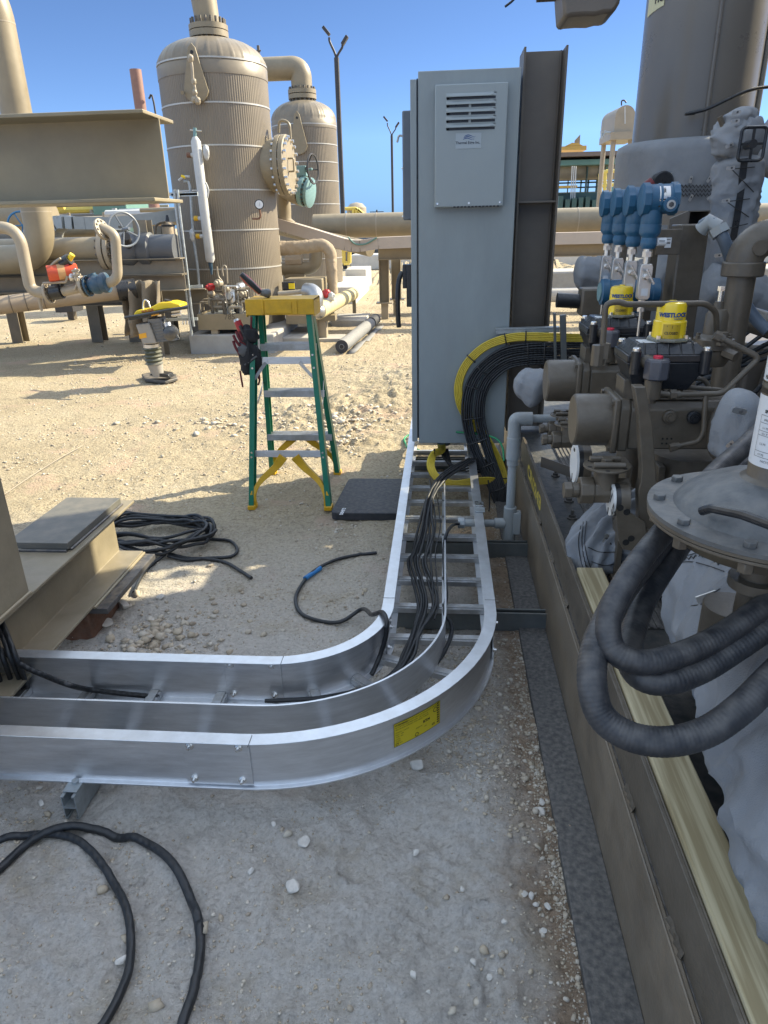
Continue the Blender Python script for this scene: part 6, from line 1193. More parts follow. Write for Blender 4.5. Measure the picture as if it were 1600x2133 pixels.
# column gauge in front of tank 1
cg=T('level_gauge','white insulated gauge column with yellow end caps hung in front of the largest tank','level gauge',B(440,560,Y=9.6))
g=lambda x,y,dy=0:B(x,y,Y=9.62+dy)
MB().tube([g(406,285),g(408,295),g(438,540),g(438,546)],[.03,.062,.062,.045],14).build('insulated_column',WHITEI,cg)
for k,(x,y) in enumerate(((395,323),(410,455),(414,492))): fitting([g(x,y),g(x+22,y)],.026,WHITEI,cg,'side_arm'); MB().cyl(g(x-5,y),g(x+3,y),.032,n=12).build('end_cap',YCAP if k else RUST,cg)
fitting([g(395,368),g(383,368),g(372,376)],.014,WHITEI,cg,'bleed_pipe'); MB().cyl(g(378,367),g(386,369),.018,n=8).build('end_cap',YMACH,cg)
MB().tube([g(406,266),g(406,285)],.022,8).build('top_valve',TEALP,cg); MB().cyl(g(396,271),g(420,273),.009,n=8).build('valve_handle',INOX,cg)
MB().tube([g(438,546),g(440,560),g(441,572)],[.03,.022,.012],8).build('drain_valve',BLUED,cg)
for P in ([(383,378),(395,385),(400,450),(404,500),(412,560),(417,640),(415,660)],): fitting([g(*p,.05) for p in P],.018,GALV,cg,'tracer_conduit')
for (x,y,r_) in ((401,490,.045),(428,322,.03),(434,503,.03),(430,318,.05)): blobm(g(x,y),(r_*.8,r_*.8,r_*1.6),.3,x).build('junction_fitting',WHITEI,cg,smooth=60)
fitting([g(428,380,-.05),g(434,395,-.05),g(432,412,-.05)],.012,WHITEI,cg,'tag_strap')
for P in ([(363,395),(366,430),(382,560),(392,640),(400,700)],[(370,395),(373,430),(389,560),(398,640),(404,680)]):
    o=MB().tube([B(*p,Y=8.95) for p in P],.017,8).build('conduit',GALV,smooth=60); tag(o,('left','right')[P[0][0]>366]+' one of two parallel galvanised conduits rising left of the largest tank','conduit','galvanised conduits rising beside the largest tank')
fr_=T('conduit_stand','galvanised strut arms holding the conduits left of the tan meter box','conduit stand',B(380,665,Y=9.0)); 
for (a,b) in (((340,666),(412,664)),((385,598),(422,596)),((358,407),(412,405)),((330,405),(412,403))): MB().bar(B(*a,Y=9.0),B(*b,Y=9.0),.035,.035).build('strut_arm',GALV,fr_,smooth=0)
for x in (382,388,394): MB().cyl(B(x,668,Y=8.95),B(x,676,Y=8.95),.012,n=8).build('clamp_bolt',CHROME,fr_)
# tank 2 + elbow
Y2=16.4
bz=[B(635,y,Y=Y2-.7).z for y in (257,299,337,377,426)]+[1.35,.85]
t2,tx2,tr2=tank('insulated_tank','smaller ribbed tan tank standing farther back, under the curved pipe',Y2,568,701,275,B(635,262,Y=Y2-.6).z,bz,.35,.40,120,None,None)
zt2_=B(635,262,Y=Y2-.6).z+.13+.40
m=MB(); m.cyl((tx2,Y2,zt2_-.08),(tx2,Y2,zt2_+.05),.20,n=28); m.lathe([(.29,.02),(.29,.10)],(tx2,Y2,zt2_),V(0,0,1),32); m.lathe([(.29,.115),(.29,.19)],(tx2,Y2,zt2_),V(0,0,1),32); m.build('top_nozzle',TAN,t2)
m=MB(); bolts(m,(tx2,Y2,zt2_),V(0,0,1),.255,.02,18,-.02,.24); m.build('flange_bolt',OLIVE,t2)
teardrop(B(621,283,Y=Y2-tr2-.06),.18,.62,.03,TAN,t2)
el=T('curved_pipe','thick tan pipe curving over from behind the largest tank down onto the smaller tank','pipe',(tx2-1,Y2,zt2_+.2))
zc_=B(590,143,Y=Y2).z; MB().tube(bend([V(tx2-2.6,Y2,zc_),V(tx2,Y2,zc_),V(tx2,Y2,zt2_+.19)],.62,16),.215,28).build('pipe',TAN,el)
MB().tube([V(tx2-.85,Y2,zc_+.2),V(tx2-.85,Y2,zc_+.42)],.03,8).build('vent_valve',OLIVE,el); MB().cyl(V(tx2-1.0,Y2,zc_+.33),V(tx2-.8,Y2,zc_+.33),.015,n=8).build('valve_handle',OLIVE,el)
# outlet with teal valve between tanks
vp=T('outlet_pipe','tan outlet pipe with a pale teal flanged valve and handwheel right of the manway','pipe',B(590,460,Y=11.6))
h=lambda x,y,dy=0:B(x,y,Y=11.6+dy)
m=MB(); m.tube(cr([h(588,378,.3),h(600,386,.1),h(618,396,0),h(634,402,-.1)],5),.20,24); m.tube(cr([h(590,395,.2),h(588,410,.2),h(590,435,.2),h(592,462,.2),h(606,476,.2)],5),.125,20); m.build('pipe',TAN,vp)
d=V(.93,-.2,-.16).normalized(); c=h(630,399,-.1); m=MB(); m.lathe([(.205,-.02),(.21,.02),(.21,.05)],c,d,36); m.lathe([(.21,.10),(.212,.14),(.16,.16)],c,d,36); m.cyl(c+d*.05,c+d*.1,.17,n=32); m.build('valve_flange',TEALP,vp)
m=MB(); bolts(m,c,d,.185,.014,16,-.05,.07); m.build('flange_bolt',OLIVE,vp)
m=MB(); m.cyl(h(622,378),h(624,352),.10,n=16); m.box(h(621,357),(.28,.2,.14)); m.cyl(h(625,357),h(650,352,-.2),.02,n=8); m.build('gearbox',TEALP,vp,bevel=.01)
hw=MB(); c=h(652,352,-.25); R_=.20; ps=[c+V(.18*.5*math.sin(a)*0+.05*math.sin(a),.18*math.sin(a),math.cos(a)*.20) for a in np.linspace(0,6.283,25)[:-1]]; hw.tube(ps,.012,6,closed=True)
for k in range(4): hw.tube([h(636,353,-.1),ps[k*6]],.009,6)
hw.build('handwheel',DARKP,vp)
# lamp posts
def lamp(x0,y0,x1,Y,w_,label,L):
    b=V(B(x1,458,Y=Y).x,Y,0); tp=B(x0,y0,Y=Y); t=T('lamp_post',label,'lamp post',(tp.x,Y,0),'floodlight posts'); X_=tp.x
    MB().tube([V(X_,Y,0),V(X_,Y,tp.z)],w_,8).build('pole',DARKP,t)
    for (s,hh) in ((-1,1.0),(1,.62)):
        m=MB(); m.tube(cr([V(X_,Y,tp.z-.02),V(X_+s*L*.10,Y,tp.z+L*.25*hh),V(X_+s*L*.28,Y,tp.z+L*.62*hh),V(X_+s*L*.30,Y,tp.z+L*.8*hh)],5),w_*.45,8); m.build('arm',DARKP,t)
        c=V(X_+s*L*.42,Y-.02,tp.z+L*(1.05*hh+.0)); m=MB(); m.box(c,(L*.42,.22,.10),Matrix.Rotation(s*R(48 if s<0 else -62)*(-1 if s>0 else 1)*1,3,'Y') if 0 else Matrix.Rotation(R(48) if s<0 else R(-52),3,'Y')); m.build('floodlight',DARKP,t,bevel=.02)
lamp(701,120,718,27,.085,'nearer black lamp post with two raised floodlights',.72)
lamp(816,282,819,48,.075,'more distant thin lamp post with two floodlights, left of the cabinet',.85)
# far utility poles
for (x,y,Y_) in ((785,437,120),):
    p=B(x,y,Y=Y_); o=MB().tube([V(p.x,Y_,-.5),V(p.x,Y_,p.z)],.12,6).bar(V(p.x-1.1,Y_,p.z-.3),V(p.x+1.1,Y_,p.z-.3),.12,.12).build('utility_pole',DARKP); tag(o,('distant utility pole on the horizon between the yellow stair and far lamp post','distant utility pole hidden behind the cabinet')[px>0 if 0 else int(x>900)],'utility pole','utility poles on the horizon')
# vent stack
vs_=T('vent_stack','red-brown vent stack poking up above the overhead I-beam','stack',B(288,240,Y=20)); 
a=B(278,145,Y=20); MB().cyl(V(a.x+.05,20,.2),V(a.x+.05,20,a.z),.145,n=20).build('stack_pipe',BROWNP,vs_)
fitting([V(a.x+.30,20,a.z-.65),V(a.x+.42,20,a.z-.75),V(a.x+.45,20,a.z-3)],.025,DARKP,vs_,'side_tube')
# horizontal header, tray, beam right of tank2
hd=T('header_pipe','long thick tan header pipe running level behind the cable duct and cabinet','pipe',B(780,475,Y=14))
zh=B(780,469,Y=14).z; MB().cyl(V(B(655,480,Y=14).x,14,zh),V(9.5,14,zh),.215,n=32).build('pipe',TAN,hd)
for px in (722,784,858,1200): x=B(px,470,Y=14).x; MB().lathe([(.220,0),(.220,.02)],(x,14,zh),V(1,0,0),32).build('weld_ring',TAN2,hd)
lo=T('lower_pipe','shorter tan pipe hugging the smaller tank below the header','pipe',B(640,500,Y=13.4))
MB().cyl(B(560,470,Y=14.6),B(772,519,Y=13.2),.13,n=24).build('pipe',TAN,lo)
ct=T('cable_duct','pale tan enclosed cable duct sloping down from the tanks and then running level','cable duct',B(760,505,Y=11.8))
YD=11.8; P=[B(572,464,Y=YD),B(650,487,Y=YD),B(722,509,Y=YD),B(752,512,Y=YD),B(790,506,Y=YD),B(865,503,Y=YD)]; 
m=MB()
PP=cr(P[:4],3)+[P[4],P[5],V(7.5,YD,P[5].z+.0)]
for a,b in zip(PP,PP[1:]): m.bar(a,b,.35,.17)
m.build('duct_body',mat('pale_duct',(.44,.37,.31),.5,bump=.05,var=.05),ct,smooth=0)
fitting([B(725,494,Y=YD-.2),B(740,508,Y=YD-.2),B(762,508,Y=YD-.2),B(785,495,Y=YD-.2)],.012,GREENB,ct,'edge_trim')
fr2=T('pipe_support','tan steel goal-post support under the cable duct, on two legs','pipe support',B(805,665,Z=0))
yb0=B(805,664,Z=0).y; m=MB(); a=B(788,527,Y=yb0); ext(m,ibeam_prof(.22,.22,.012,.01),V(a.x,yb0,a.z),V(6.0,yb0,a.z),V(0,1,0),V(0,0,1)); m.build('cross_beam',TAN,fr2,smooth=0)
for (px,pb,pf) in ((801,636,664),(826,618,650)):
    yy=yb0+(.0 if px<810 else .55); c=B(px,600,Y=yy); m=MB(); ext(m,ibeam_prof(.165,.165,.011,.009),V(c.x,yy,.28),V(c.x,yy,a.z-.11),V(0,1,0),V(1,0,0)); m.build('leg',TAN,fr2,smooth=0)
    m=MB(); m.bx(c.x-.06,c.x+.06,yy-.05,yy+.05,-.05,.27); m.bx(c.x-.14,c.x+.14,yy-.12,yy+.12,.262,.282); m.build('leg_stub',TAN2,fr2,smooth=0)
# wrapped piping between tanks
q=T('wrapped_pipe','tan cloth wrapped pipe turning down beside the smaller tank','wrapped pipe',B(690,640,Y=11.0))
g2=lambda x,y:B(x,y,Y=11.0)
quilt('pipe_wrap',[g2(575,517),g2(600,517),g2(640,514),g2(672,511),g2(687,524),g2(690,545),g2(692,580),g2(694,610),g2(696,640)],lambda t:.105-.035*t,'',q,QUILTT,seam=.45,puck=.05,seed=20,n=24,fine=.6)
q=T('wrapped_pipe','brown taped pipe low between the two tanks','wrapped pipe',B(620,560,Y=11.6)); g3=lambda x,y:B(x,y,Y=11.7)
MB().tube(bend([g3(560,560),g3(657,558),g3(659,510)],.15,8),.105,18).build('pipe',TAN,q)
MB().tube([g3(596,546),g3(630,544)],.10,10).build('flap',QUILTT,q); MB().tube(cr([g3(595,578),g3(610,572),g3(635,575)],4),.07,12).build('lower_pipe',TAN,q)
o=MB().bx(B(590,590,Y=10.7).x,B(671,590,Y=10.7).x,10.7,11.2,B(600,618,Y=10.7).z,B(600,582,Y=10.7).z).build('metal_box',TAN,bevel=.01); tag(o,'tan sheet metal box between the tanks behind the ladder top','metal box')
bb_=T('control_box','small black and yellow control box behind the right end of the ladder cap','control box',B(600,595,Y=10.2)); a=B(588,605,Y=10.3); b=B(614,587,Y=10.3); MB().bx(a.x,b.x,10.3,10.4,a.z,b.z).build('case',BLK,bb_,bevel=.01)
m=MB(); c0=B(602,602,Y=10.29); c1=B(613,590,Y=10.29); m.bx(c0.x,c1.x,10.285,10.299,c0.z,c1.z); m.build('yellow_panel',YMACH,bb_)
yw=T('taped_pipe','yellowish taped pipe with a shiny foil elbow behind the ladder top','taped pipe',B(735,660,Z=0))
yl=B(737,657,Z=0).y
pE=V(B(736,612,Y=yl).x,yl,B(736,612,Y=yl).z); pS=B(662,648,Y=9.0); 
m=MB(); PP=resample([pS,pE],.05); m.tube(PP,.105,20,rfn=lambda d,a,p:1+.02*abs(math.sin(d*26+a*.5))); m.build('taped_run',mat('yellow_tan_tape',(.50,.42,.22),.6,bump=.3,bscale=60),yw,smooth=60)
MB().tube(cr([pS+(pE-pS).normalized()*.03,pS,pS+V(-.03,-.02,.03),B(657,618,Y=9.0),B(650,608,Y=9.05),B(638,606,Y=9.1)],5),.100,20).build('foil_elbow',SIL,yw,smooth=60)
MB().tube([B(640,607,Y=9.1),B(580,612,Y=9.1)],.03,12).build('thin_pipe',TAN2,yw); MB().tube(resample([B(600,642,Y=9.1),B(655,641,Y=9.1)],.03),.10,16,rfn=lambda d,a,p:1+.05*mn.noise(p*8)).build('wrapped_run',QUILTT,yw,smooth=60)
m=MB(); m.bx(pE.x-.02,pE.x+.04,pE.y-.03,pE.y+.03,0,pE.z+.02); m.bx(pE.x-.12,pE.x+.14,pE.y-.08,pE.y+.08,0,.02); m.build('leg',TAN,yw,smooth=0)
for (x,y) in ((680,612),(690,618),(683,628)): blobm(B(x,y,Y=9.6),(.05,.05,.06),.3,x).build('small_valve',RED if y<615 else WHITEI,yw,smooth=50)
sup=T('beam_support','tan beam on a post under the taped pipe, right behind the ladder','beam support',B(668,712,Z=0)); ys=B(668,706,Z=0).y
a=B(600,668,Y=ys); b=B(700,652,Y=ys); m=MB(); m.bx(a.x,b.x,ys-.1,ys+.1,a.z,b.z-.02); m.build('beam_body',TAN,sup,bevel=.004); c=B(672,690,Y=ys); m=MB(); m.bx(c.x-.09,c.x+.07,ys-.08,ys+.08,0.03,a.z); m.build('leg',TAN2,sup,bevel=.003)
m=MB(); m.bx(c.x-.22,c.x+.30,ys-.2,ys+.25,-.02,.03); m.build('foot_slab',CONC,sup)
# concrete
def slab(px0,px1,pyb,dep,hh,label,m_=CONC,name='concrete_plinth'):
    a=B(px0,pyb,Z=0); b=B(px1,pyb,Z=0); o=MB().bx(a.x,b.x,a.y,a.y+dep,-.05,hh).build(name,m_,bevel=.02); return tag(o,label,'concrete plinth')
slab(397,572,736,1.6,.24,'grey concrete plinth in shade under the tan meter box at the largest tank')
slab(690,760,680,.9,.10,'low concrete slab beside the black fabric roll'); slab(576,650,722,1.1,.12,'low concrete slab seen through the upper ladder rungs',CONC)
a=B(640,612,Y=Y2-1.5); o=MB().bx(a.x-.6,B(738,600,Y=Y2-1.5).x,Y2-1.5,Y2+1.6,-.05,.34).build('concrete_plinth',CONCL,bevel=.02); tag(o,'long pale sunlit concrete base under the smaller tank','concrete plinth')
a=B(745,590,Y=Y2); o=MB().bx(a.x-.5,B(757,580,Y=Y2+1).x,Y2+1.7,Y2+3,-.05,.5).build('concrete_plinth',CONCL,bevel=.02); tag(o,'pale concrete block just right of the smaller tank base','concrete plinth')
# trough wall/gray trays near ladder
tr_=T('tan_trough','tan sheet trough with grey cover running back behind the ladder','trough',B(600,720,Z=0)); a=B(590,722,Z=0); 
m=MB(); m.bx(a.x,a.x+.35,a.y+.3,a.y+2.6,.26,.62); m.build('trough_wall',TAN,tr_,bevel=.004); m=MB(); m.bx(a.x-.05,a.x+.38,a.y+.28,a.y+2.6,.622,.65); m.build('trough_cover',GALV,tr_)
for k in range(3): m=MB(); m.bx(a.x+.36,a.x+.41,a.y+.5+k*.8,a.y+.56+k*.8,0,.66); m.build('trough_post',TAN,tr_)
# geotextile roll
rn=B(712,722,Z=.09); rf=B(783,664,Z=.09); ro=T('fabric_roll','grey roll of geotextile with a black end lying on the dirt','fabric roll',rn)
PP=resample([rn,rf],.1); m=MB(); m.tube([p+V(0,0,0) for p in PP[:int(len(PP)*.82)]],.085,22,rfn=lambda d,a,p:1+.04*mn.noise(p*4+V(a,0,0))); m.build('rolled_fabric',TEXT,ro,smooth=60); m=MB(); m.tube(PP[int(len(PP)*.8):],.082,20); m.build('dark_end',BLK if 0 else FOAM,ro)
dv=(rf-rn).normalized(); m=MB(); m.lathe([(.084,-.006),(.084,.004)],rn,-dv,24); m.build('black_edge',FOAM,ro); MB().lathe([(.034,0),(.034,.012),(.026,.012)],rn,-dv,20).build('core_tube',TEXT,ro); MB().lathe([(.026,.0125),(.01,.0126)],rn,-dv,20).build('core_hole',INK,ro)
sd=V(dv.y,-dv.x,0); n_=14; vs=[];fs=[]
for i in range(n_+1):
    p=rn.lerp(rf,i/n_*.9); 
    for j,w_ in enumerate((.06,.12,.17+.015*math.sin(i*1.1))): q_=p+sd*w_; vs.append(V(q_.x,q_.y,float(gh(q_.x,q_.y))+.012+.012*mn.noise(q_*5)))
fs=[(3*i+j,3*i+3+j,3*i+4+j,3*i+1+j) for i in range(n_) for j in range(2)]; o=MB().add(vs,fs).build('loose_flap',TEXT,ro,smooth=60); sm=o.modifiers.new('solid','SOLIDIFY'); sm.thickness=.003
# meter box on plinth
a=B(415,697,Z=.24); b=B(540,697,Z=.24); zt4=B(420,655,Y=a.y).z
mb_=T('meter_box','open tan steel box crowded with small meter piping, on the grey plinth','meter box',(a.x+.5,a.y+.4,.24))
m=MB(); x0,x1,y0,y1=a.x,b.x,a.y,a.y+.75; z0=.30
m.bx(x0,x1,y0,y0+.01,z0,zt4); m.bx(x0,x0+.01,y0+.01,y1,z0,zt4); m.bx(x1-.01,x1,y0+.01,y1,z0,zt4); m.bx(x0+.01,x1-.01,y1-.01,y1,z0,zt4); m.bx(x0+.01,x1-.01,y0+.01,y1-.01,z0,z0+.01); m.build('box_shell',TAN,mb_,smooth=0)
m=MB(); m.bx(x0+.02,x1-.02,y0+.02,y1-.02,zt4-.03,zt4-.02); m.build('grating',GALV,mb_)
for xx in (x0+.16,x1-.2): MB().bx(xx,xx+.09,y0+.02,y0+.09,.242,.30).build('foot',TAN2,mb_)
m=MB(); m.text('785',.10,lambda u,v:V(x0+.36+u,y0-.002,z0+.13+v),bold=.001); m.build('stencil_number',OLIVE,mb_,smooth=0)
random.seed(5)
for k in range(26):
    p=V(random.uniform(x0+.08,x1-.05),y0+random.uniform(.08,.6),zt4+random.uniform(.02,.38)); q_=p+V(random.uniform(-.14,.14),random.uniform(-.05,.05),random.uniform(-.16,.16)); r2=p+V(random.choice((-.16,.16)),0,0)
    MB().tube(bend([V(p.x,p.y,zt4-.02),p,r2,V(r2.x,p.y,zt4+.0)],.03),random.choice((.011,.014,.02)),8).build('small_pipe',random.choice((TAN2,INOX,TAN2,OLIVE)),mb_)
for k,(x,y,r_,m_) in enumerate(((438,598,.045,RED),(455,590,.05,TAN2),(470,602,.05,TAN2),(482,618,.10,INOX),(505,612,.06,TAN2),(455,620,.05,TAN2),(470,640,.05,BLK),(495,645,.05,BLK),(520,648,.05,TAN2),(500,598,.06,INOX),(440,612,.04,TAN2),(515,625,.05,OLIVE))): 
    c=B(x,y,Y=y0+.25); MB().lathe([(r_*.7,-.05),(r_,-.045),(r_,.03),(r_*.6,.045),(r_*.5,.07)],c,V(random.uniform(-.8,.4),-1,random.uniform(-.3,.4)),16).build('meter_head',m_,mb_,bevel=.004)
for P in ([(465,575),(463,560),(467,553),(472,560),(474,590)],[(452,555),(455,575),(462,585)],[(436,618),(436,636),(452,640),(470,638)],[(478,625),(500,622),(512,612)]): fitting([B(*p,Y=y0+.2) for p in P],.010,TAN2,mb_,'bent_tube')
# ================================================================ RAMMER
Yr=7.22; rm=T('tamping_rammer','yellow topped tamping rammer standing upright on sunlit dirt','tamping rammer',B(335,792,Z=0))
h=lambda x,y,dy=0:B(x,y,Y=Yr+dy)
zf=[B(x,y,Z=.0) for x,y in((296,787),(303,797),(345,802),(371,795),(368,787),(330,779))]
m=MB(); m.prism([p+V(0,0,.008) for p in zf],(0,0,0),(0,0,.035)); m.build('foot_plate',mat('worn_black_foot',(.05,.05,.05),.5,bump=.3,dust=.6),rm,bevel=.008)
MB().prism([h(310,782,-.05),h(355,788,-.05),h(350,780,-.05),h(318,776,-.05)],(0,0,0),(0,.14,0)).build('foot_bracket',BLK,rm,bevel=.006)
MB().tube([h(330,783),h(322,755)],[.06,.085],20).build('lower_leg',mat('grey_rammer_paint',(.30,.28,.25),.5,dust=.3),rm)
PB=resample([h(322,757),h(316,722)],.008); MB().tube(PB,.088,24,rfn=lambda d,a,p:1+.11*math.cos(d*2*math.pi/.040)).build('rubber_bellows',mat('olive_rubber',(.06,.07,.05),.5,dust=.5,bump=.1),rm,smooth=60)
MB().tube([h(316,723),h(315,716)],.085,24).build('bellows_clamp',INOX,rm)
m=MB(); P4=[h(297,718,-.1),h(326,716,-.1),h(310,672,-.1),h(282,676,-.1)]; m.prism(P4,(0,0,0),(0,.2,0)); m.build('leg_housing',bpy.data.materials['grey_rammer_paint'],rm,bevel=.012)
m=MB(); m.prism([h(291,706,-.103),h(306,703,-.103),h(304,693,-.103),h(289,696,-.103)],(0,0,0),(0,.002,0)); m.build('orange_label',mat('orange_label',(.75,.36,.02),.4,bump=0),rm,smooth=0)
m=MB(); m.prism([h(306,664,-.07),h(332,662,-.07),h(345,700,-.07),h(348,708,-.07),h(324,714,-.07),h(316,700,-.07)],(0,0,0),(0,.16,0)); m.build('engine_guard',mat('engine_grey',(.16,.16,.16),.35,.6,bump=.3,bscale=40,var=.4),rm,bevel=.006)
for k in range(6): MB().bar(h(316+k*1.6,674+k*6,-.075),h(334+k*1.9,671+k*6,-.075),.012,.010).build('guard_slat',ALC,rm)
MB().lathe([(.055,-.05),(.08,-.03),(.08,.06),(.05,.08)],h(357,693,-.02),V(.35,-1,0),20).build('engine_fan',mat('fan_cover',(.12,.12,.12),.3,.7,bump=.8,bscale=60,var=.6),rm)
MB().tube([h(346,672),h(352,690)],.045,14).build('cylinder_head',ALU,rm); MB().tube([h(338,664),h(345,690)],.018,8).build('hose',BLK,rm)
MB().bar(h(326,711,-.08),h(373,706,-.08),.01,.02).build('guard_rail',ALC,rm); MB().bar(h(373,706,-.08),h(368,698,-.08),.01,.02).build('guard_rail',ALC,rm)
ha=[h(264,664),h(300,655),h(340,647),h(388,637)]
for dy in (-.16,.16): MB().tube([h(260,662,dy),h(300,656,dy),h(345,647,dy),h(392,640,dy)],.016,8).build('handle_bar',BLK,rm)
m=MB(); m.prism([h(268,668,-.15),h(312,661,-.15),h(352,650,-.15),h(352,644,-.15),h(300,652,-.15),h(268,660,-.15)],(0,0,0),(0,.3,0)); m.build('deck_frame',BLK,rm,bevel=.005)
m=MB(); m.prism([h(278,654,-.11),h(284,647,-.11),h(306,644,-.11),h(330,631,-.11),h(355,629,-.11),h(374,634,-.11),h(376,640,-.11),h(350,643,-.11),h(300,652,-.11),h(280,658,-.11)],(0,0,0),(0,.22,0)); m.build('fuel_tank_cover',YMACH,rm,bevel=.012)
m=MB(); m.text('RAMMER'[:0]+'WACKER',.035,lambda u,v:h(295,651.5,-.1125)+V(u*.9,0,v*.9+u*.12),bold=.001); m.build('printed_name',RED,rm,smooth=0)
MB().tube([h(350,631),h(351,625)],[.035,.04],16).build('fuel_cap',BLK,rm)
MB().tube(cr([h(298,648),h(299,630),h(303,625),h(309,630),h(313,641)],6),.009,8).build('wire_loop',INOX,rm)
for y_ in (643,649,656): MB().cyl(h(358,y_),h(376,y_-3),.022,n=12).build('silencer_tube',INOX,rm)
MB().prism([h(315,659,-.155),h(331,656,-.155),h(333,650,-.155),h(316,653,-.155)],(0,0,0),(0,.003,0)).build('orange_label',bpy.data.materials['orange_label'],rm,smooth=0)
# ================================================================ LEFT PIPE RACK
def pipe(name,pts,r,label,m_=TAN,rb=.2,n=20,group=None,cat='pipe',rings=()):
    P=bend(pts,rb,10) if len(pts)>2 else [Vector(p) for p in pts]; o=MB().tube(P,r,n).build(name,m_,smooth=50); return tag(o,label,cat,group)
Yp=8.5
tp=T('riser_pipe','tallest, thickest tan riser at the left edge, with an elbow at each end','pipe',B(75,500,Y=Yp))
pxa=B(73,430,Y=Yp).x; zb_=B(75,512,Y=Yp).z
MB().tube(bend([V(pxa-2.2,Yp,zb_-.15),V(pxa,Yp,zb_-.15),V(pxa,Yp,B(20,20,Y=Yp).z+.30),V(pxa-1.5,Yp-.0,B(20,20,Y=Yp).z+.7)],.42,14),.165,32).build('pipe',TAN,tp)
for y in (48,443): z=B(60,y,Y=Yp).z; MB().lathe([(.1665,0),(.1665,.014)],(pxa,Yp,z),V(0,0,1),32).build('weld_ring',TAN2,tp)
Yh=8.9; zh1=B(150,523,Y=Yh).z
hp=T('header_pipe','thick tan header on the left rack, with a bolted flange and dark valve','pipe',V(B(150,523,Y=Yh).x,Yh,zh1))
xL=B(-60,523,Y=Yh).x; xF=B(218,515,Y=Yh).x
MB().cyl(V(xL-2,Yh,zh1),V(xF,Yh,zh1),.16,n=28).build('pipe',TAN,hp)
m=MB(); m.lathe([(.25,0),(.25,.06)],V(xF,Yh,zh1),V(1,0,0),32); m.lathe([(.25,.08),(.25,.13)],V(xF,Yh,zh1),V(1,0,0),32); fo=m.build('flange',TAN2,hp)
m=MB(); bolts(m,V(xF,Yh,zh1),V(1,0,0),.215,.018,16,-.03,.16); m.build('flange_bolt',OLIVE,fo)
m=MB(); m.lathe([(.16,.13),(.20,.2),(.21,.38),(.17,.45),(.2,.5),(.2,.6),(.17,.62),(.17,.92)],V(xF,Yh,zh1),V(1,0,0),28); m.build('valve_body',mat('slate_valve',(.09,.095,.105),.5,bump=.1),hp)
def wheel(par,c,r_,nx,mm,th=.013,ns=5):
    nx=Vector(nx).normalized(); u=nx.cross(V(0,0,1)).normalized(); v=u.cross(nx); ps=[Vector(c)+u*math.cos(a)*r_+v*math.sin(a)*r_ for a in np.linspace(0,6.283,29)[:-1]]; m=MB(); m.tube(ps,th,8,closed=True)
    for k in range(ns): m.tube([Vector(c),ps[int(k*28/ns)]],th*.7,6)
    m.cyl(Vector(c)-nx*.05,Vector(c)+nx*.14,th*1.4,n=8); return m.build('handwheel',mm,par)
wheel(hp,B(258,478,Y=8.4),.185,(1,-.85,.1),mat('slate_wheel_paint',(.16,.18,.21),.4,bump=.05))
MB().tube([B(262,492,Y=8.5),B(270,516,Y=8.8)],.05,12).build('valve_stem',DARKP,hp)
bw_=T('blue_handwheel','blue handwheel behind the tallest riser','handwheel',B(45,470,Y=9.4)); wheel(bw_,B(47,470,Y=9.4),.17,(.6,-1,0),mat('sky_blue_paint',(.05,.19,.36),.4,bump=.05))
# cream loop with valves
Yl=7.2; k_=lambda x,y,dy=0:B(x,y,Y=Yl+dy)
lp=T('valve_loop','cream pipe loop carrying the orange-red actuator and a dark blue valve','pipe loop',k_(100,612))
MB().tube(bend([k_(-40,474),k_(38,474),k_(64,606),k_(100,611)],.22,10),.058,22).build('pipe',TAN2,lp)
MB().tube([k_(132,607),k_(172,598)],.050,20).build('pipe',TAN2,lp)
MB().tube(bend([k_(205,593),k_(246,585),k_(240,488),k_(210,474)],.13,10),.050,20).build('pipe',TAN2,lp)
def fl2(c,ax,r_,th,par,m_=TAN2,nb=10):
    ax=Vector(ax).normalized(); m=MB(); m.lathe([(r_,-th/2),(r_,th/2)],c,ax,28); o=m.build('flange',m_,par,bevel=.002); m=MB(); bolts(m,c,ax,r_*.78,.013,nb,-th*.8,th*.8); m.build('flange_bolt',OLIVE,o); return o
dx_=(k_(172,598)-k_(100,611)).normalized()
fl2(k_(101,611),dx_,.105,.03,lp); fl2(k_(175,597),dx_,.105,.03,lp); fl2(k_(184,595.5),dx_,.105,.02,lp,BLUED); fl2(k_(213,478),V(1,-.2,.4),.105,.03,lp)
m=MB(); m.lathe([(.06,0),(.09,.05),(.10,.09),(.085,.13),(.10,.16),(.10,.20),(.06,.21)],k_(186,595),dx_,26); m.cyl(k_(197,593)+V(0,0,.04),k_(190,570),.045,n=16); m.build('blue_valve',BLUED,lp)
m=MB(); m.cyl(k_(108,610),k_(130,606),.075,n=24); m.cyl(k_(119,608),k_(120,590),.045,n=14); m.prism([k_(105,592,-.03),k_(128,589,-.03),k_(122,612,-.03),k_(110,614,-.03)],(0,0,0),(0,.08,0)); m.build('black_valve',BLK,lp,bevel=.004)
m=MB(); m.lathe([(.075,0),(.078,.008),(.078,.28),(.06,.29)],k_(99,570,-.1),V(1,.55,.05),30); ra_=m.build('red_actuator_can',ORANGE,lp)
m=MB(); m.lathe([(.079,.10),(.079,.17)],k_(99,570,-.1),V(1,.55,.05),30); m.build('peeled_band',mat('peach_band',(.60,.33,.14),.5,bump=.3,var=.3),ra_)
m=MB(); m.box(k_(138,562),(.12,.1,.12)); m.build('actuator_body',RED,lp,bevel=.01); m=MB(); m.cyl(k_(130,550),k_(146,540),.06,n=18); m.build('black_switch',BLK,lp); MB().cyl(k_(144,541),k_(151,530),.028,n=14).build('yellow_beacon',WYEL,lp)
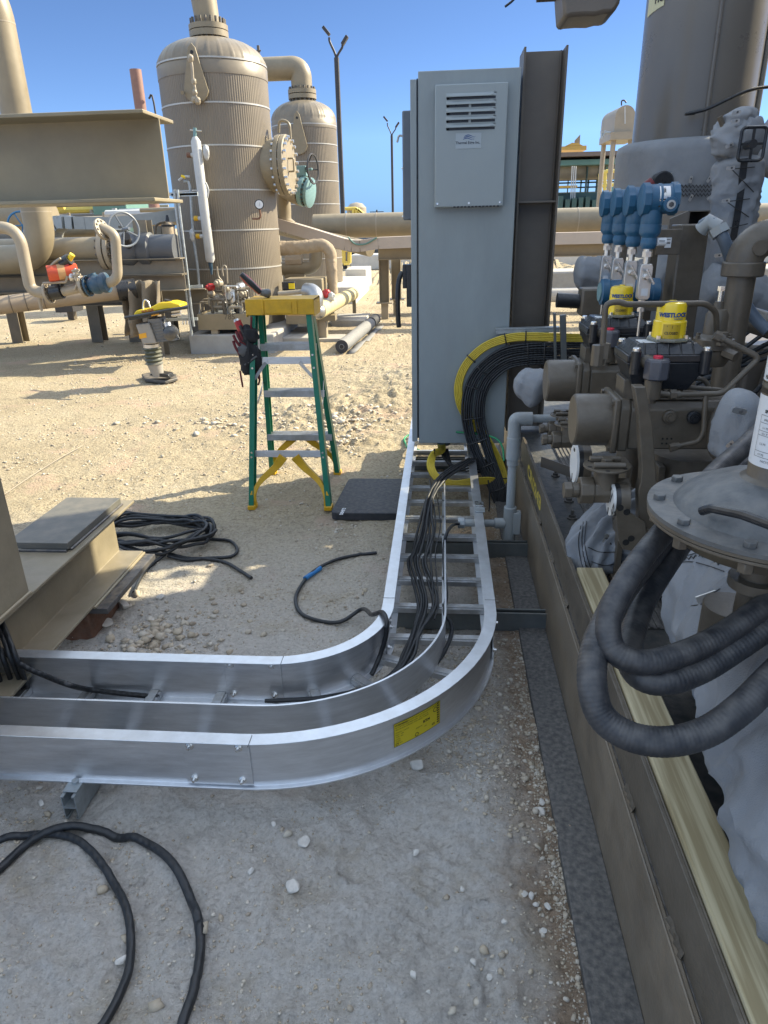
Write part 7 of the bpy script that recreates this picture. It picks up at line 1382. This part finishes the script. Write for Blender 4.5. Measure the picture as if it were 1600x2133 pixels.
for P in ([(100,560),(115,545),(126,538)],[(140,575),(138,588),(128,588),(90,590)],[(160,560),(158,575),(162,590),(155,604)],[(150,565),(165,562)],[(152,575),(168,572)]): MB().tube(bend([k_(*p,-.08) for p in P],.04),.012,8).build('small_tube',TAN2,lp)
for (x,y) in ((158,568),(162,580),(150,578)): blobm(k_(x,y,-.05),(.035,.03,.04),.3,x).build('small_fitting',INOX,lp,smooth=50)
MB().tube([k_(83,622),k_(85,640),k_(88,648)],[.02,.016,.012],8).build('drain_stub',TAN2,lp)
# low insulated line
pL=B(-40,641,Y=7.7); pR=B(262,604,Y=8.4)
li=T('low_pipe','fat brownish insulated line sloping away low across the left rack','pipe',pL); MB().tube([pL+(pL-pR)*.3,pL.lerp(pR,.5),pR],.10,24).build('pipe',mat('brown_tan_insulation',(.30,.235,.165),.5,bump=.1,dust=.2),li)
for t_ in (.1,.2,.3,.42): MB().lathe([(.103,0),(.103,.01)],pL.lerp(pR,t_),(pR-pL),24).build('seam_ring',OLIVE,li)
MB().tube([pR-(pR-pL).normalized()*.1,pR+(pR-pL).normalized()*.12],.12,20).build('black_clamp',BLK,li)
tarp=MB(); n1,n2=20,14; vs=[]
for j in range(n2+1):
    for i in range(n1+1):
        t_=j/n2; c=pR+V(-.05+.5*i/n1,.12*math.sin(i*.9)*(.4+t_)-.10*t_,.10-.62*t_+.03*mn.noise(V(i*.4,j*.3,2))); c.y+=.07*mn.noise(V(i*.5,j*.25,1))*(.3+t_); vs.append(c)
tarp.add(vs,[(j*(n1+1)+i,j*(n1+1)+i+1,(j+1)*(n1+1)+i+1,(j+1)*(n1+1)+i) for j in range(n2) for i in range(n1)]); o=tarp.build('canvas_tarp',mat('brown_canvas',(.19,.155,.11),.9,bump=.4,var=.15)); sm=o.modifiers.new('solid','SOLIDIFY'); sm.thickness=.006; tag(o,'brown canvas hung in folds from the end of the low insulated line','tarp')
# rack steel
rk2=T('pipe_rack','shade-darkened tan steel pipe rack carrying the headers at left','pipe rack',(B(200,640,Y=9).x,9.2,0))
def rb2(a,b,w_,hh,m_=TAN): 
    m=MB(); a=Vector(a); b=Vector(b); t=(b-a).normalized(); up=V(0,0,1) if abs(t.z)<.8 else V(0,1,0); ext(m,ibeam_prof(w_,hh,.012,.010),a,b,t.cross(up),up); m.build('rack_beam' if abs(t.z)<.8 else 'rack_post',m_,rk2,smooth=0)
x_a=B(-60,555,Y=9).x-2; x_b=B(345,550,Y=9).x
RKM=mat('shaded_rack_paint',(.20,.17,.125),.6,var=.2,scale=3,bump=.2,dust=.3)  # rack tan taken darker so the colour carries the beams' shade
for (py,Yb) in ((558,8.8),(590,8.8),(556,10.2),(620,9.6)): z=B(200,py,Y=Yb).z; rb2((x_a,Yb,z),(x_b+.3,Yb,z),.18,.20,RKM)
for px,Yb,pt in ((316,8.95,458),(20,10.2,560),(190,10.2,560),(270,10.2,470),(345,10.2,470)): x=B(px,600,Y=Yb).x; rb2((x,Yb,0),(x,Yb,B(px,pt,Y=Yb).z),.17,.19,RKM)
for px in (60,120,230,290): x=B(px,600,Y=9.4).x; z=B(200,575,Y=9.4).z; rb2((x,8.8,z),(x,10.2,z),.12,.15)
for (px,py) in ((152,665),(35,660),(330,690)): p=B(px,py,Z=0); MB().bx(p.x-.06,p.x+.06,p.y-.06,p.y+.06,0,.42).build('short_post',OLIVE if px<200 else TAN,rk2,smooth=0)
p=B(153,640,Z=.22); MB().bx(p.x-.20,p.x+.14,p.y-.3,p.y+.1,.16,.33).build('dark_sleeper',DARKP,rk2,bevel=.01)
for i,(x0,y0,x1,y1,Y_,r_,m_) in enumerate(((0,505,120,500,10,.14,OLIVE),(130,518,225,512,10.4,.10,TAN),(105,482,205,478,10.6,.10,TAN),(0,575,370,562,9.6,.07,OLIVE),(230,585,370,575,9.0,.035,OLIVE),(230,602,350,590,9.0,.03,TAN2),(0,455,110,450,13,.25,TAN),(250,525,420,512,10.3,.17,TAN),(0,610,90,606,10,.15,TAN2))):
    a=B(x0,y0,Y=Y_); b=B(x1,y1,Y=Y_); b.z=a.z=(a.z+b.z)/2; d=(b-a)*.15; pipe('rack_pipe',[a-(d if x0==0 else d*0),b],r_,('brown pipe behind the tallest riser, level with its bottom elbow','tan pipe just behind the thick left header','highest thin tan pipe behind the blue handwheel','long thin brown pipe under the left header, crossing the whole rack','upper of two thin pipes right of the cream loop','lower of two thin pipes right of the cream loop','far thick tan pipe just below the overhead beam at left edge','tan pipe behind the white handwheel, right of the cream loop','pale tan pipe low at left edge behind the red actuator')[i],m_,group='plain pipe runs on the left rack')
# silver tray
sv=T('cable_duct','silver covered cable duct curving over the left rack','cable duct',B(200,470,Y=10)); m=MB()
sp2=cr([B(108,500,Y=10),B(112,478,Y=10),B(128,463,Y=10),B(155,464,Y=10),B(230,465,Y=10.2),B(300,458,Y=10.4),B(370,448,Y=10.6)],3)
for a,b in zip(sp2,sp2[1:]): m.bar(a,b+(b-a).normalized()*.006,.3,.16)
m.build('duct_body',mat('galvanised_duct',(.47,.48,.46),.5,.3,bump=.05,var=.12),sv,smooth=0)
# tan canister
cn=T('wrapped_canister','tan wrapped canister with black bands left of the largest tank','canister',B(353,540,Y=9.4)); MB().tube([B(349,462,Y=9.4),B(350,470,Y=9.4),B(358,528,Y=9.4),B(359,534,Y=9.4)],[.06,.082,.082,.06],18).build('canister_shell',QUILTT,cn)
for (x,y) in ((350,470),(357,524)): c=B(x,y,Y=9.4); MB().lathe([(.086,-.012),(.086,.012)],c,V(0,0,1),20).build('black_band',BLK,cn)
MB().tube([B(349,463,Y=9.4),B(348,448,Y=9.4)],[.03,.015],8).build('top_cap',BLK,cn); MB().tube(cr([B(322,640,Y=9.3),B(328,540,Y=9.3),B(324,480,Y=9.3),B(330,466,Y=9.3),B(345,462,Y=9.3)],5),.016,8).build('side_tube',OLIVE,cn)
blobm(B(365,560,Y=9.6),(.14,.14,.13),.35,31).build('cloth_bundle',QUILTT,cn,smooth=60)
# ================================================================ FAR CLUTTER
random.seed(12)
def far(name,label,cat,group,parts,Y):
    t=T(name,label,cat,(parts[0][1].x,Y,0),group); return t
eq=T('process_plant','distant jumble of yellow and tan process piping and skids seen between the rack beams','process plant',(B(200,480,Y=24).x,24,0))
for k in range(95):
    px=random.uniform(-10,372); Y_=random.uniform(18,30); p=B(px,random.uniform(424,560) if k<60 else random.uniform(424,462),Y=Y_); 
    if random.random()<.5: MB().tube([V(p.x,Y_,0),V(p.x,Y_,max(.3,p.z))],random.uniform(.03,.12),8).build('plant_riser',random.choice((YRAIL,TAN2,TAN,GALV,OLIVE)),eq)
    else: z=max(.3,p.z); MB().tube([V(p.x-random.uniform(.3,2.2),Y_,z),V(p.x+random.uniform(.3,2.2),Y_,z)],random.uniform(.03,.11),8).build('plant_pipe',random.choice((YRAIL,TAN2,TAN,OLIVE,WHITEI)),eq)
for k in range(14):
    px=random.uniform(-10,395); Y_=random.uniform(22,34); p=B(px,500,Y=Y_); s_=random.uniform(.3,1.1); MB().bx(p.x-s_,p.x+s_,Y_,Y_+1,0,random.uniform(.5,1.7)).build('plant_box',random.choice((TAN,OLIVE,TAN2,GREENB,DARKP)),eq,bevel=.03)
gt=T('green_tank','pale green box tank above the left rack','green tank',(B(225,440,Y=22).x,22,0)); a=B(195,448,Y=22); b=B(262,425,Y=22); MB().bx(a.x,b.x,22,24,a.z-.3,b.z+.5).build('tank_shell',GREENB,gt,bevel=.03); MB().bx(a.x+.1,b.x-.1,22.2,23.8,0,a.z-.31).build('tank_stand',GREEND,gt)
# low berm, heap and posts right of tank 2
a=B(722,568,Z=0); o=MB().bx(a.x,30,26,27.2,0,.52).build('concrete_barrier',CONCL,bevel=.05); tag(o,'long pale low barrier wall beyond the smaller tank','barrier wall')
hp2=T('parked_machinery','dark blue-grey machinery row beyond the barrier wall','machinery',(B(760,548,Y=30).x,30,0))
for k in range(7): p=B(728+k*20,548,Y=30+k%2); MB().lathe([(.3,-1.0),(.5,-.8),(.5,.8),(.3,1.0)],V(p.x,30,.7),V(1,.1,0),18).build('drum_body',mat('slate_machine',(.07,.085,.11),.5,var=.3,bump=.2) if k==0 else bpy.data.materials['slate_machine'],hp2)
for k in range(5): p=B(735+k*12,532,Y=32); MB().bx(p.x-.3,p.x+.3,32,33,0,p.z+.2*(k%2)).build('machine_frame',random.choice((OLIVE,TAN,DARKP)),hp2)
MB().bx(B(722,500,Y=34).x,B(768,500,Y=34).x,34,34.5,B(740,524,Y=34).z,B(740,516,Y=34).z).build('red_beam',RUST,hp2)
yf_=T('yellow_gate','small yellow pipe frame right of the smaller tank','gate',B(721,550,Y=18)); 
for (x0,y0,x1,y1) in ((716,520,716,548),(728,520,728,548),(716,520,728,520),(716,548,728,548)): MB().tube([B(x0,y0,Y=18),B(x1,y1,Y=18)],.05,8).build('frame_tube',YRAIL,yf_)
stt=T('stair_platform','distant yellow stair and platform on the horizon','stair platform',(B(745,450,Y=60).x,60,0)); s6=lambda x,y:B(x,y,Y=60)
for (x0,y0,x1,y1) in ((715,435,742,434),(742,434,772,462),(746,436,776,462),(736,434,736,462),(742,434,742,462),(730,444,718,462),(744,444,760,462),(715,450,742,450),(730,450,720,462)): MB().tube([s6(x0,y0),s6(x1,y1)],.13,6).build('rail_tube',YRAIL,stt)
for (x0,y0,x1,y1) in ((765,449,808,448),(808,448,822,462),(800,448,800,462),(806,448,806,462),(770,449,770,462),(765,455,806,454)): MB().tube([s6(x0,y0),s6(x1,y1)],.11,6).build('rail_tube',YRAIL,stt)
a=s6(732,450); b=s6(748,442); MB().lathe([(.8,0),(.8,1.3),(.5,1.6),(.05,1.7)],V((a.x+b.x)/2,61,s6(740,452).z-.6),V(0,0,1),20).build('tan_drum',TAN2,stt)
# right gap
gr=T('compressor_shelter','distant green open shelter with a tan roof edge between the column and the big vessel','shelter',(B(1240,440,Y=36).x,36,0)); r_=lambda x,y,Y=36:B(x,y,Y=Y)
def fbox(x0,y0,x1,y1,Y,d,m_,name,par): a=B(x0,y1,Y=Y); b=B(x1,y0,Y=Y); return MB().bx(a.x,b.x,Y,Y+d,a.z,b.z).build(name,m_,par)
fbox(1120,312,1345,328,36,8,mat('brown_roof_edge',(.16,.12,.10),.6,bump=.05),'roof_edge',gr); fbox(1125,328.5,1345,346,36.3,6,GREENB,'green_fascia',gr)
m=MB(); a=r_(1120,356,37); b=r_(1345,356,37); m.cyl(V(a.x,37.5,a.z),V(b.x,37.5,a.z),.42,n=24); m.build('exhaust_duct',CONCL if 0 else TAN2,gr)
for px in (1207,1222,1240,1245,1257,1285,1150,1180): fbox(px,346,px+(6 if px!=1245 else 4),445,37+(px%3),.2,GREENB if px%2 else GREEND,'shelter_post',gr)
for (py,h_) in ((372,4),(378,3),(388,3)): fbox(1125,py,1345,py+h_,38,.2,GREEND,'shelter_rail',gr)
fbox(1160,350,1345,357,38.5,.2,GREEND,'shelter_rail',gr); fbox(1160,400,1248,446,36.5,1,GREEND,'machine_block',gr); fbox(1216,346,1226,445,36.8,.3,GREEND,'shelter_post',gr)
for k in range(9): px=1162+k*14; fbox(px,408+(k*7)%9,px+12,445,35,2,GREEND,'machine_block',gr)
fbox(1150,396,1345,446,41,.3,mat('pale_back_panel',(.40,.45,.44),.6,bump=.05),'back_panel',gr); fbox(1163,386,1203,392,36,.3,YCRANE,'yellow_beam',gr)
for px in (1192,1196,1200): MB().tube([r_(px,346,35.5),r_(px-4,440,35.5)],.025,6).build('hanging_line',WHITEI,gr)
cr2=T('yellow_hopper','amber hopper with a grey fin above the shelter roof','hopper',(B(1197,300,Y=44).x,44,0)); p0=lambda x,y:B(x,y,Y=44)
MB().prism([p0(1171,312),p0(1222,312),p0(1222,303),p0(1171,305)],(0,0,0),(0,2.5,0)).build('hopper_tray',YCRANE,cr2); MB().prism([p0(1178,304),p0(1214,303),p0(1204,298),p0(1192,297)],(0,0,0),(0,2,0)).build('hopper_lid',YCRANE,cr2); MB().prism([p0(1200,297),p0(1210,299),p0(1211,279),p0(1200,291)],(0,.3,0),(0,.5,0)).build('grey_fin',TAN,cr2)
st_=T('stand_tank','tan horizontal tank raised on tall legs, left of the big vessel','stand tank',(B(1290,440,Y=22).x,22,0)); u=lambda x,y:B(x,y,Y=22)
a=u(1279,275); b=u(1320,275); ztk=u(1297,219).z; zbt=u(1297,275).z; r0=(b.x-a.x)/2; cx3=(a.x+b.x)/2
P=[V(cx3-r0,22,zbt),V(cx3+r0,22,zbt)]+[V(cx3+r0*math.cos(t),22,ztk-r0+r0*math.sin(t)) for t in np.linspace(0,math.pi,17)]
MB().prism(P,(0,0,0),(-.1,1.3,0)).build('tank_shell',TAN2,st_,smooth=40)
m=MB(); m.bx(cx3-r0-.1,cx3+r0+.1,21.9,23.4,u(1297,291).z,zbt-.001); m.build('stand_deck',TAN2,st_)
for (px,yy) in ((1280,22.1),(1279,23.3),(1316,22.1)): x=B(px,290,Y=22).x; MB().tube([V(x,yy,0),V(x,yy,u(1297,291).z)],.07,10).build('stand_leg',TAN2,st_)
MB().tube(cr([u(1295,220),u(1295,211),u(1300,209),u(1305,214)],4),.02,6).build('vent_pipe',DARKP,st_); MB().tube([u(1302,222),u(1302,258)],.02,6).build('sight_tube',WHITEI,st_)
for (x0,y0,x1,y1) in ((1253,288,1262,272),(1253,272,1253,290),(1258,276,1272,276)): MB().tube([u(x0,y0),u(x1,y1)],.03,6).build('platform_rail',GALV,st_)
yr=T('yellow_railing','yellow handrail in front of the green shelter','railing',(B(1270,440,Y=28).x,28,0)); v_=lambda x,y:B(x,y,Y=28)
for (x0,y0,x1,y1) in ((1250,362,1262,357),(1262,357,1310,355),(1250,362,1245,460),(1261,358,1257,460),(1250,388,1262,385),(1262,385,1310,384),(1303,356,1301,460)): MB().tube([v_(x0,y0),v_(x1,y1)],.06,8).build('rail_tube',YRAIL,yr)
gd=T('green_drum','pale green topped drum behind the yellow handrail','drum',(B(1283,420,Y=30).x,30,0)); c=B(1283,440,Y=30); MB().lathe([(.42,0),(.42,B(1283,388,Y=30).z-.15),(.3,B(1283,388,Y=30).z-.02),(.05,B(1283,386,Y=30).z)],V(c.x,30,0),V(0,0,1),24).build('drum_shell',GREENB,gd)
o=MB().lathe([(.12,-3),(.12,3)],V(B(1230,555,Y=13).x,13,.3),V(1,0,0),14).build('culvert_pipe',CONCL); tag(o,'pale pipe lying beyond the skid seen between column and quilted cylinder','pipe')
fbx=MB().bx(B(1150,585,Y=12.0).x,7,15.2,16.2,0,.55).build('concrete_barrier',CONC,bevel=.04); tag(fbx,'grey wall strip beyond the skid, under the far tan beam right of the column','barrier wall')
